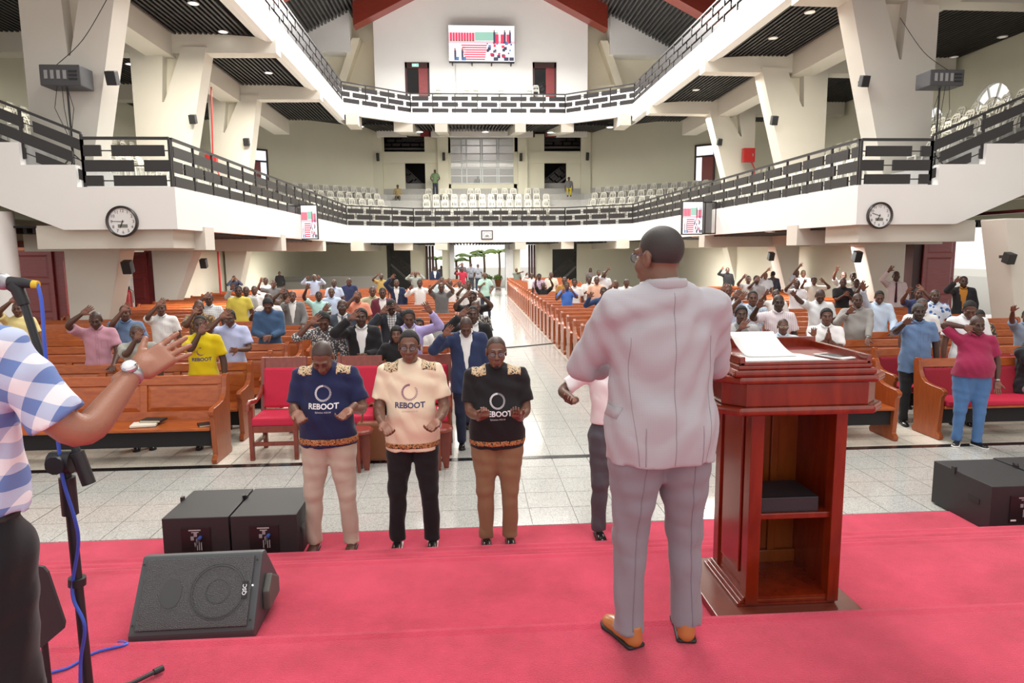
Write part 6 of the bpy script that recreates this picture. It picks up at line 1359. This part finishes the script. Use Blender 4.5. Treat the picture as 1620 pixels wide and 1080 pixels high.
t, arms, G, hx = person(loc, RZ, H, 'man in a checked shirt stretching his arm out at the left edge', 'shirt', PLAID, BLKP, 4, L=wpx(212, 590, 2.02, loc, H, RZ), R='d', hL='open', pL=(0, -1, -.25), head=(.2, .1, 0), q=0, hair='short', hem=.985, belt=mat('black_belt', (.012, .012, .012), .5), hintL=(-.3, .3, -1), fdL=wpx(285, 548, 2.12, loc, H, RZ)-wpx(212, 592, 2.02, loc, H, RZ), wide=1.1, fat=.02)
Sh, El, Wr = arms[-1]; d = vn(Wr-El); c = Wr-d*.005
v, f = tubeq([Vector(c-d*.011), Vector(c+d*.011)], .0305, 20); w_ = link('wristwatch', quad_mesh('wristwatch', [(v, f, 0)], [STEEL]), t); up_ = vn(np.array((0, .7, .7))-d*(np.array((0, .7, .7))@d)); 
v, f = tubeq([Vector(c+up_*.022), Vector(c+up_*.040)], .020, 20); link('watch_case', quad_mesh('watch_case', [(v, f, 0)], [mat('chrome', (.6, .6, .62), .2, .8)]), w_); v, f = tubeq([Vector(c+up_*.040), Vector(c+up_*.0415)], .0165, 20); link('watch_dial', quad_mesh('watch_dial', [(v, f, 0)], [FACE]), w_)
# ---- standing and seated people at the right front
loc = (*(atz(1530, 699, 0)[:2]*.985), 0.0); H = 1.63
person(loc, -.3, H, 'stout man in a raspberry polo shirt and jeans raising one hand', 'polo', (.30, .022, .075), (.075, .17, .36), 1, L=wpx(1524, 517, 7.95, loc, H, -.3), R=(.27, -.05, .88), hc='s', q=0, fat=.075, wide=1.1, hem=.93, head=(0, .12, 0), legs=((-.13, 0), (.1, -.03)), feet=((-.45,), (.45,)), sole_m=WHITE, belt=SOLE, watch=1)
loc = (*atz(1440, 671, 0)[:2], 0.0); H = 1.70
person(loc, -.3, H, 'elderly man in a long blue shirt raising one hand by the cushioned pews', 'shirt', (.13, .22, .38), (.02, .02, .024), 0, hair='short', hc='g', L=wpx(1431, 512, 8.65, loc, H, -.3), R='d', q=0, hem=.76, wide=1.08, fat=.02)
person((7.55, 8.62, .10), .35, 1.66, 'white haired man in a dark jacket and grey trousers seated on the cushioned pew', 'jacket', (.018, .018, .022), (.24, .235, .24), 0, hair='short', hc='w', L=(-.05, -.42, .82), R=(.5, -.3, 1.02), q=0, sit=True, hem=.85, head=(.1, .25, .0), legs=((-.12, 0), (.28, .02)), eyes_=1, inner=(.35, .34, .34))
# ================================================================== THE CONGREGATION
USED = []
def cong(x, y, blk, label, top='shirt', tc=(.75, .74, .72), hL=None, hR=None, tone=None, slotY=None, z=None, **kw):
    bow = kw.get('head', (0, 0, 0))[1]
    zz = z or 1.69
    if slotY is None:
        best = None
        BX = {'LS': LSX, 'LM': LMX, 'RM': RMX, 'RS': RSX}
        for xa, xb, r in [(*BX[b_], r) for b_ in (('LS', 'LM') if blk[0] == 'L' else ('RM', 'RS')) for k, r in enumerate(ROWS[b_]) if k or b_ == 'LM']:
          for st in (0, 1):
            Y = r-.19+.42*st; p = aty(x, y, Y); e = abs(p[2]-zz)*2+(5 if p[2] > 1.9 or p[2] < 1.5 else 0) if not st else abs(p[2]-1.3)*2+.25+(5 if abs(p[2]-1.3) > .2 else 0)
            e += 4*max(0, xa+.25-p[0], p[0]-xb+.25)
            for (ux, uy) in USED:
                if abs(uy-Y) < .3 and abs(ux-p[0]) < .46: e += 1.5
            if best is None or e < best[0]: best = (e, Y, p, st)
        Y, p = best[1], best[2]
        if best[3]: kw['sit'] = True
    else: Y = slotY; p = aty(x, y, Y)
    USED.append((p[0], Y)); H = min(1.9, max(1.5, p[2]*(1.32 if kw.get('sit') and Y < 38 else 1)+(.055 if bow > .4 else 0)))
    loc = (p[0], Y, .06 if kw.get('sit') else 0.0)
    if Y > 44: H = 1.7; loc = (p[0], Y, p[2]-H*(1.30/1.72 if kw.get('sit') else 1))
    rz = math.atan2(-p[0], Y)*.7 if kw.get('rz') is None else kw.pop('rz')
    q = 1 if Y < 12.5 else (2 if Y < 22 else 3)
    def hand(h, sx):
        if h is None: return 'd'
        if isinstance(h, str): return h
        return wpx(h[0], h[1], Y-(h[2] if len(h) > 2 else .24), loc, H, rz)
    if tone is None: tone = 1+(len(USED)*7) % 2
    kw.setdefault('hair', 'bald' if len(USED) % 3 else 'short'); kw.setdefault('hc', 's' if kw['hair'] == 'bald' else 'b')
    kw.setdefault('legc', [(.02, .02, .025), (.06, .06, .07), (.03, .035, .06), (.12, .1, .08)][len(USED) % 4])
    return person(loc, rz, H, label, top, tc, tone=tone, L=hand(hL, -1), R=hand(hR, 1), q=q, **kw)
B = lambda a=.5, yaw=0: (yaw, a, 0)
NAVYJ = (.02, .03, .07); BLK = (.014, .014, .016); WHT = (.78, .77, .75); LBL = (.50, .60, .78); GRY = (.30, .30, .31)
FLOR = cloth((.62, .60, .56), 'floral', (.08, .08, .09), 38); WAX = cloth((.42, .24, .08), 'floral', (.12, .09, .06), 30); STRP = cloth((.72, .66, .68), 'stripe', (.45, .28, .34), 38); BLUP = cloth((.05, .12, .36), 'floral', (.6, .66, .75), 14); CHK = cloth((.72, .74, .74), 'grid', (.3, .33, .36), 30); GRID = cloth((.75, .75, .75), 'grid', (.06, .06, .07), 26); PRT = cloth((.6, .66, .72), 'speckle', (.3, .38, .48), 60); LEO = cloth((.5, .45, .4), 'floral', (.04, .04, .04), 40); PUR = cloth((.22, .08, .2), 'floral', (.5, .4, .5), 26); JKP = cloth((.4, .3, .14), 'floral', (.06, .05, .05), 26)
C_ = cong
# left pews
C_(27, 478, 'LS', 'man in a pale yellow printed T-shirt raising an arm at the far left', 'tee', (.72, .62, .28), (16, 478), hem=.84)
t, a_, G, hx = C_(151, 491, 'LS', 'man in a pink shirt raising one hand, left pews', 'shirt', (.46, .24, .30), (129, 497), 'pw', head=B(.3))
C_(197, 483, 'LS', 'man in a blue shirt holding a hand before his face, left pews', 'shirt', (.13, .20, .33), (193, 493))
C_(215, 513, 'LS', 'grey haired man in a grey T-shirt with palm raised, left pews', 'tee', (.33, .33, .29), (215, 537), hair='short', hc='g')
C_(254, 477, 'LS', 'man in a white short sleeved shirt with hand at his forehead', 'shirt', WHT, (249, 484), hair='short')
t, a_, G, hx = C_(316, 499, 'LS', 'man in a bright yellow REBOOT T-shirt between the first pews', 'tee', (.62, .47, .005), (316, 527), 'd', z=1.66, hem=.84)
mb = text_mb('REBOOT', .06, bold=True); mb.v = [(x_, y_, z_+1.17) for x_, y_, z_ in mb.v]; project_on(G, mb, 'lettering', PRN, G, .004)
LG = G
for k in range(24): a = math.pi/2+2*math.pi*k/24*.7; mb = MB(); mb.add([(.04*math.cos(a)+.003, 0, 1.27+.04*math.sin(a)), (.055*math.cos(a)+.003, 0, 1.27+.055*math.sin(a)), (.055*math.cos(a)-.003, 0, 1.275+.055*math.sin(a)), (.04*math.cos(a)-.003, 0, 1.275+.04*math.sin(a))], [(0, 1, 2, 3)]); project_on(G, mb, 'logo_tick', PRP, G, .004)
C_(314, 475, 'LS', 'man in an orange patterned shirt with hand raised, left pews', 'shirt', WAX, (306, 497))
C_(330, 464, 'LS', 'man in a pale checked shirt with hand at his temple', 'shirt', CHK, (322, 472))
C_(363, 488, 'LS', 'man in glasses and a pale blue striped shirt leaning on a pew', 'shirt', cloth((.50, .55, .78), 'stripe', (.35, .4, .65), 60), (349, 503), (376, 553), glasses=True, head=B(.25))
C_(389, 453, 'LS', 'man in a light grey long sleeved shirt with arm held high', 'long', (.42, .42, .41), (366, 457))
C_(402, 452, 'LS', 'man in a white shirt behind the grey shirted one', 'shirt', WHT)
C_(377, 452, 'LS', 'small figure in yellow behind the raised grey arm', 'tee', (.6, .5, .08))
C_(432, 443, 'LS', 'man in a dark grey shirt raising an arm, far left pews', 'shirt', (.16, .16, .16), (412, 446))
C_(420, 439, 'LS', 'man in white at the back of the left pews', 'shirt', WHT)
C_(424, 473, 'LS', 'man in a slate blue shirt praying with clasped hands', 'long', (.05, .10, .19), (418, 532), (428, 532), head=B(.55), hair='full')
C_(424, 464, 'LS', 'man in white behind the slate blue shirt, hand up', 'shirt', WHT, (400, 497))
C_(462, 460, 'LM', 'man in a grey suit jacket with one hand raised', 'jacket', (.16, .16, .16), (452, 479), 'pw', hem=.74)
C_(451, 457, 'LS', 'man in a brown shirt beside the grey suit', 'shirt', (.2, .15, .12), (442, 464))
C_(442, 429, 'LS', 'figure in black standing by the left rear wall', 'long', BLK, slotY=36.5)
C_(370, 436, 'LS', 'photographer in a dark jacket holding a camera to the eye', 'long', (.05, .06, .1), (366, 443), (376, 443), slotY=28.5)
# block left of the aisle
C_(497, 434, 'LM', 'white haired man in pale blue holding both hands up', 'long', LBL, (485, 440), (506, 440), hair='short', hc='w')
C_(528, 442, 'LM', 'man in a pale blue shirt, eyes closed, left of the aisle', 'shirt', LBL)
C_(552, 441, 'LM', 'man in a navy shirt with head bowed, far left of the aisle', 'shirt', (.03, .04, .1), head=B(.5))
C_(504, 461, 'LM', 'man in a mint shirt with one arm up', 'shirt', (.45, .72, .68), (485, 457))
C_(524, 455, 'LM', 'bearded man in a pale blue long sleeved shirt', 'long', LBL)
C_(541, 474, 'LM', 'man in a slate suit with a dark tie and glasses', 'jacket', (.06, .075, .10), (512, 492), tie=(.08, .08, .12), glasses=True, hem=.74, eyes_=1)
C_(512, 496, 'LM', 'woman in a black and white patterned blouse, head bowed', 'tee', FLOR, (491, 512), head=B(.5), hair='full', hc='b', slv='half')
C_(571, 488, 'LM', 'man in a black suit with a white shirt leaning on the pew', 'jacket', BLK, (553, 505), (578, 562), hair='full', hem=.72, eyes_=1)
C_(589, 453, 'LM', 'man in a khaki shirt raising a hand', 'shirt', (.46, .44, .29), (566, 470))
C_(605, 455, 'LM', 'man in a maroon top behind the khaki shirt', 'jacket', (.14, .03, .05), hem=.74)
C_(565, 460, 'LM', 'person in a coral shirt behind the black suit', 'shirt', (.75, .30, .2), (560, 470))
C_(619, 472, 'LM', 'man in a dark jacket over a white grid shirt, both hands up', 'jacket', (.03, .035, .045), (603, 496), (634, 492), inner=GRID, head=B(.4), hair='full', hem=.74)
C_(647, 487, 'LM', 'man in a dark waistcoat with lilac sleeve stretched out', 'long', (.42, .36, .66), 'd', (681, 493), vest=True, inner=WHT, head=B(.3), hem=.8)
C_(603, 433, 'LM', 'man in a mustard shirt raising a hand at the back', 'shirt', (.42, .30, .10), (596, 436))
C_(627, 442, 'LM', 'man in a navy jacket with arm up, far pews', 'jacket', NAVYJ, (619, 440), hem=.74)
C_(664, 442, 'LM', 'man in a quilted navy waistcoat spreading both hands', 'long', WHT, (649, 457), (682, 457), vest=True, hem=.8)
C_(657, 429, 'LM', 'man in grey green holding both hands up at the back', 'long', (.32, .36, .33), (650, 434), (664, 434))
C_(627, 523, 'LM', 'woman with long black hair in a black top behind the cream shirt', 'tee', BLK, (604, 575), (652, 580), hair='long', tone=3, slotY=8.95, hem=.85)
C_(663, 509, 'LM', 'woman in a white blouse with hand at her cheek', 'shirt', WHT, (650, 522), (676, 566), hair='full', tone=2, hem=.85, slv='half')
C_(687, 507, 'LM', 'woman with her hair in a bun behind the navy suit', 'tee', (.3, .3, .3), hair='bun', tone=1)
C_(737, 503, 'LM', 'man in a navy blue suit and white shirt, head bowed, hand raised', 'jacket', (.022, .035, .09), (703, 530), 'd', head=B(.6), hem=.72, slotY=8.45, hc='s', wide=1.1, legc=(.016, .02, .045), legs=((-.08, 0), (.1, .1)))
C_(748, 484, 'LM', 'man in a black suit with a white shirt at the aisle', 'jacket', BLK, (728, 500), hem=.74, hair='short', slotY=9.45, eyes_=1)
C_(752, 476, 'LM', 'man in a leopard print shirt behind the black suit', 'shirt', LEO, slotY=11.1)
C_(747, 461, 'LM', 'man in a black T-shirt holding up both hands at the aisle', 'tee', BLK, (734, 470), (764, 470), hair='full', slotY=12.6)
C_(718, 457, 'LM', 'man in a pale checked shirt with a long outstretched arm', 'long', CHK, (686, 461), head=B(.3))
C_(741, 444, 'LM', 'man in white shirt beside the aisle, dark hair', 'shirt', WHT, (733, 455), hair='short', slotY=17.6)
C_(767, 431, 'LM', 'man in a mint polo standing in the aisle', 'polo', (.42, .62, .54), (764, 450), 'b', slotY=25.4, legc=(.03, .035, .06), legs=((-.14, 0), (.16, 0)))
C_(731, 423, 'LM', 'man in a red shirt near the entrance', 'shirt', (.42, .03, .06), (722, 428), slotY=36.0)
C_(745, 416.5, 'LM', 'man in grey shirt standing in the entrance, left one', 'shirt', (.2, .21, .24), slotY=43.5, rz=math.pi)
C_(756, 417.5, 'LM', 'man in grey shirt standing in the entrance, right one', 'shirt', (.2, .21, .24), slotY=43.0, rz=math.pi)
C_(731, 415.5, 'LM', 'figure in dark clothes at the left of the entrance', 'long', (.08, .06, .07), (726, 420), slotY=43.2)
C_(699, 438, 'LM', 'man in a pale aqua shirt at the back left of the aisle', 'shirt', (.55, .72, .75))
C_(698, 447, 'LM', 'man in dark grey with hands on his head', 'shirt', (.15, .15, .15), (690, 449), (706, 449))
C_(688, 422, 'LM', 'man in a navy jacket standing by the left entrance door', 'jacket', NAVYJ, hem=.74, slotY=38.0)
C_(698, 420, 'LM', 'person in grey outside the left entrance door', 'shirt', (.2, .2, .24), slotY=46.0)
C_(712, 443, 'LM', 'man in pale shirt with hand up, middle of the far pews', 'shirt', WHT, (706, 446))
C_(727, 447, 'LM', 'man in a light shirt with two hands up by the aisle', 'shirt', (.6, .6, .58), (720, 450), (733, 452))
# block right of the aisle
C_(841, 432, 'RM', 'man in white with arm up, far right of the aisle', 'long', WHT, (832, 435))
C_(817, 424, 'RM', 'person in grey green seated at the back right of the aisle', 'shirt', (.2, .24, .2), (826, 430), slotY=36.5)
C_(853, 433, 'RM', 'woman in a purple patterned dress', 'tee', PUR, hair='full')
C_(872, 430, 'RM', 'man in a cream shirt, back of the right block', 'shirt', (.72, .68, .56))
C_(859, 449, 'RM', 'man in a black shirt with both arms spread', 'tee', BLK, (848, 441), (871, 443))
C_(897, 446, 'RM', 'young man in a bright blue shirt with raised hands', 'shirt', (.07, .19, .62), (889, 463), (906, 461), z=1.6)
C_(893, 438, 'RM', 'man in an orange brown shirt behind the blue one', 'shirt', (.38, .2, .06))
C_(909, 441, 'RM', 'man in a white shirt with dark full hair', 'shirt', WHT, hair='full')
C_(932, 437, 'RM', 'man in white holding a palm out, right block', 'shirt', WHT, (926, 463))
C_(944, 437, 'RM', 'man in a peach shirt', 'shirt', (.78, .46, .32))
C_(934, 424, 'RM', 'woman with long hair at the back wall', 'tee', (.12, .1, .1), hair='long', slotY=37.5)
C_(947, 427, 'RM', 'man in white near the back of the right block', 'shirt', WHT)
C_(956, 429, 'RM', 'man in pale shirt with an arm straight up', 'shirt', (.6, .62, .66), (961, 427))
C_(974, 442, 'RM', 'man in a white shirt leaning beside the preacher', 'shirt', WHT, (967, 453), head=B(.4))
C_(955, 454, 'RM', 'man in a navy shirt with a hand held out', 'long', (.025, .05, .13), (933, 470), hair='short')
C_(991, 440, 'RM', 'man in white partly behind the preacher', 'shirt', WHT, head=B(.4))
C_(1151, 423, 'RS', 'figure in black with red trim, arms up at the back', 'long', BLK, (1142, 426), slotY=28.0)
C_(1184, 436, 'RS', 'man in a white T-shirt with hand up, far right pews', 'tee', (.55, .55, .54), (1175, 440))
C_(1197, 436, 'RS', 'man in a grey shirt with hand over his face', 'shirt', (.36, .36, .37), (1195, 444), hair='full')
C_(1211, 431, 'RS', 'man in a grey shirt with arm up behind the others', 'shirt', (.3, .3, .31), (1214, 428))
C_(1223, 429, 'RS', 'figure in dark clothes facing away by the column', 'long', (.04, .04, .06), rz=math.pi)
C_(1152, 450, 'RM', 'man in a navy waistcoat with open palm beside the preacher', 'long', WHT, (1141, 459), vest=True, hem=.8)
C_(1168, 458, 'RM', 'man in pale blue behind the patterned shirt', 'shirt', LBL, (1160, 470))
C_(1191, 460, 'RM', 'man in a pale patterned shirt with fist raised', 'shirt', PRT, (1170, 474))
C_(1228, 458, 'RM', 'man in a white shirt with hand up behind the striped one', 'shirt', WHT, (1211, 466))
C_(1232, 466, 'RM', 'man in a white and pink striped shirt raising his palm', 'shirt', STRP, (1199, 486), tone=0)
C_(1173, 484, 'RM', 'young man in a black and grey waistcoat beside the bottle', 'tee', (.42, .42, .42), (1171, 520), vest=True, inner=(.2, .2, .2), hair='full', eyes_=1, z=1.66)
C_(1239, 504, 'RM', 'man in glasses and a pale blue shirt spreading both arms', 'shirt', (.52, .63, .72), (1208, 530), (1287, 531), glasses=mat('gold_frame', (.6, .5, .3), .3, .5), z=1.5)
C_(1297, 460, 'RM', 'man in a white shirt with arm stretched, head bowed', 'shirt', (.74, .76, .78), (1256, 466), head=B(.45))
C_(1308, 488, 'RM', 'man in a white polo shirt pressing his palms together', 'polo', (.82, .82, .81), 'pr', 'pr', hair='full', z=1.62, eyes_=1)
C_(1261, 427, 'RS', 'man in grey with arm straight up by the cream wall', 'shirt', (.3, .32, .35), (1265, 421))
C_(1271, 427, 'RS', 'man in white beside the raised arm', 'shirt', WHT)
C_(1261, 442, 'RS', 'man in a white and blue jersey with a pale cap', 'tee', (.72, .73, .76), (1253, 447), hc='w')
C_(1288, 438, 'RS', 'man in cream stretching both arms, far right pews', 'shirt', (.72, .70, .62), (1272, 447), (1304, 446), hair='full')
C_(1357, 464, 'RM', 'stout man in a grey shirt with a watch leaning on a pew', 'long', (.30, .285, .27), (1341, 495), (1373, 536, .40), fat=.05, wide=1.08, watch=1)
C_(1391, 458, 'RS', 'young man in a pale blue shirt with arm raised', 'long', (.55, .66, .80), (1366, 458), 'pw', hair='short', head=B(.35))
C_(1334, 440, 'RS', 'man in a black shirt clapping, right pews', 'shirt', BLK, (1335, 467), (1342, 467))
C_(1355, 440, 'RS', 'man in a pale grey T-shirt, right pews', 'tee', (.5, .5, .5), (1362, 452), head=B(.4))
C_(1350, 431, 'RS', 'man in cream behind the pale grey T-shirt', 'shirt', (.6, .58, .5))
C_(1335, 430, 'RS', 'bald man in grey with arm held high, far right', 'shirt', (.36, .37, .38), (1323, 428))
C_(1418, 429, 'RS', 'man in a pale pink shirt and dark red tie raising a hand', 'long', (.62, .53, .55), (1406, 429), tie=(.06, .008, .015))
C_(1454, 455, 'RS', 'man in a navy T-shirt holding up both hands', 'tee', (.03, .04, .11), (1435, 463), (1461, 460))
C_(1480, 458, 'RS', 'man in a blue and white printed shirt', 'shirt', BLUP)
C_(1459, 472, 'RS', 'man in a white shirt behind the tall blue shirt', 'shirt', WHT, hair='short', hc='g')
C_(1525, 437, 'RS', 'man in a black jacket over an orange shirt, arm raised', 'jacket', (.02, .02, .02), (1511, 446), inner=(.45, .19, .03), hem=.74, hair='short')
C_(1533, 478, 'RS', 'man in a white polo with blue collar, head bowed', 'polo', (.72, .75, .76), head=B(.5), hair='short')
C_(1549, 493, 'RS', 'man in a brown patterned shirt behind the raspberry shirt', 'shirt', JKP, head=B(.4), hair='short')
C_(1625, 500, 'RS', 'man in a grey blue shirt with arm raised, cut by the right edge', 'shirt', (.2, .24, .31), (1602, 487), slotY=9.9)
# people up in the galleries
C_(688, 268, 'LM', 'man in a green shirt standing at the rear of the gallery', 'shirt', (.14, .22, .12), 'b', 'b', slotY=45.6)
C_(629, 292, 'LM', 'man in a tan shirt seated by the left gallery door', 'long', (.34, .27, .14), slotY=45.5, sit=True)
C_(900, 280, 'RM', 'woman in dark blouse and yellow skirt seated by the right gallery door', 'tee', (.14, .14, .15), slotY=45.3, sit=True, legc=(.5, .4, .02), hair='full')
C_(756, 277, 'LM', 'operator in a dark shirt behind the control room window', 'shirt', (.06, .06, .08), slotY=YR+1.2, sit=True)
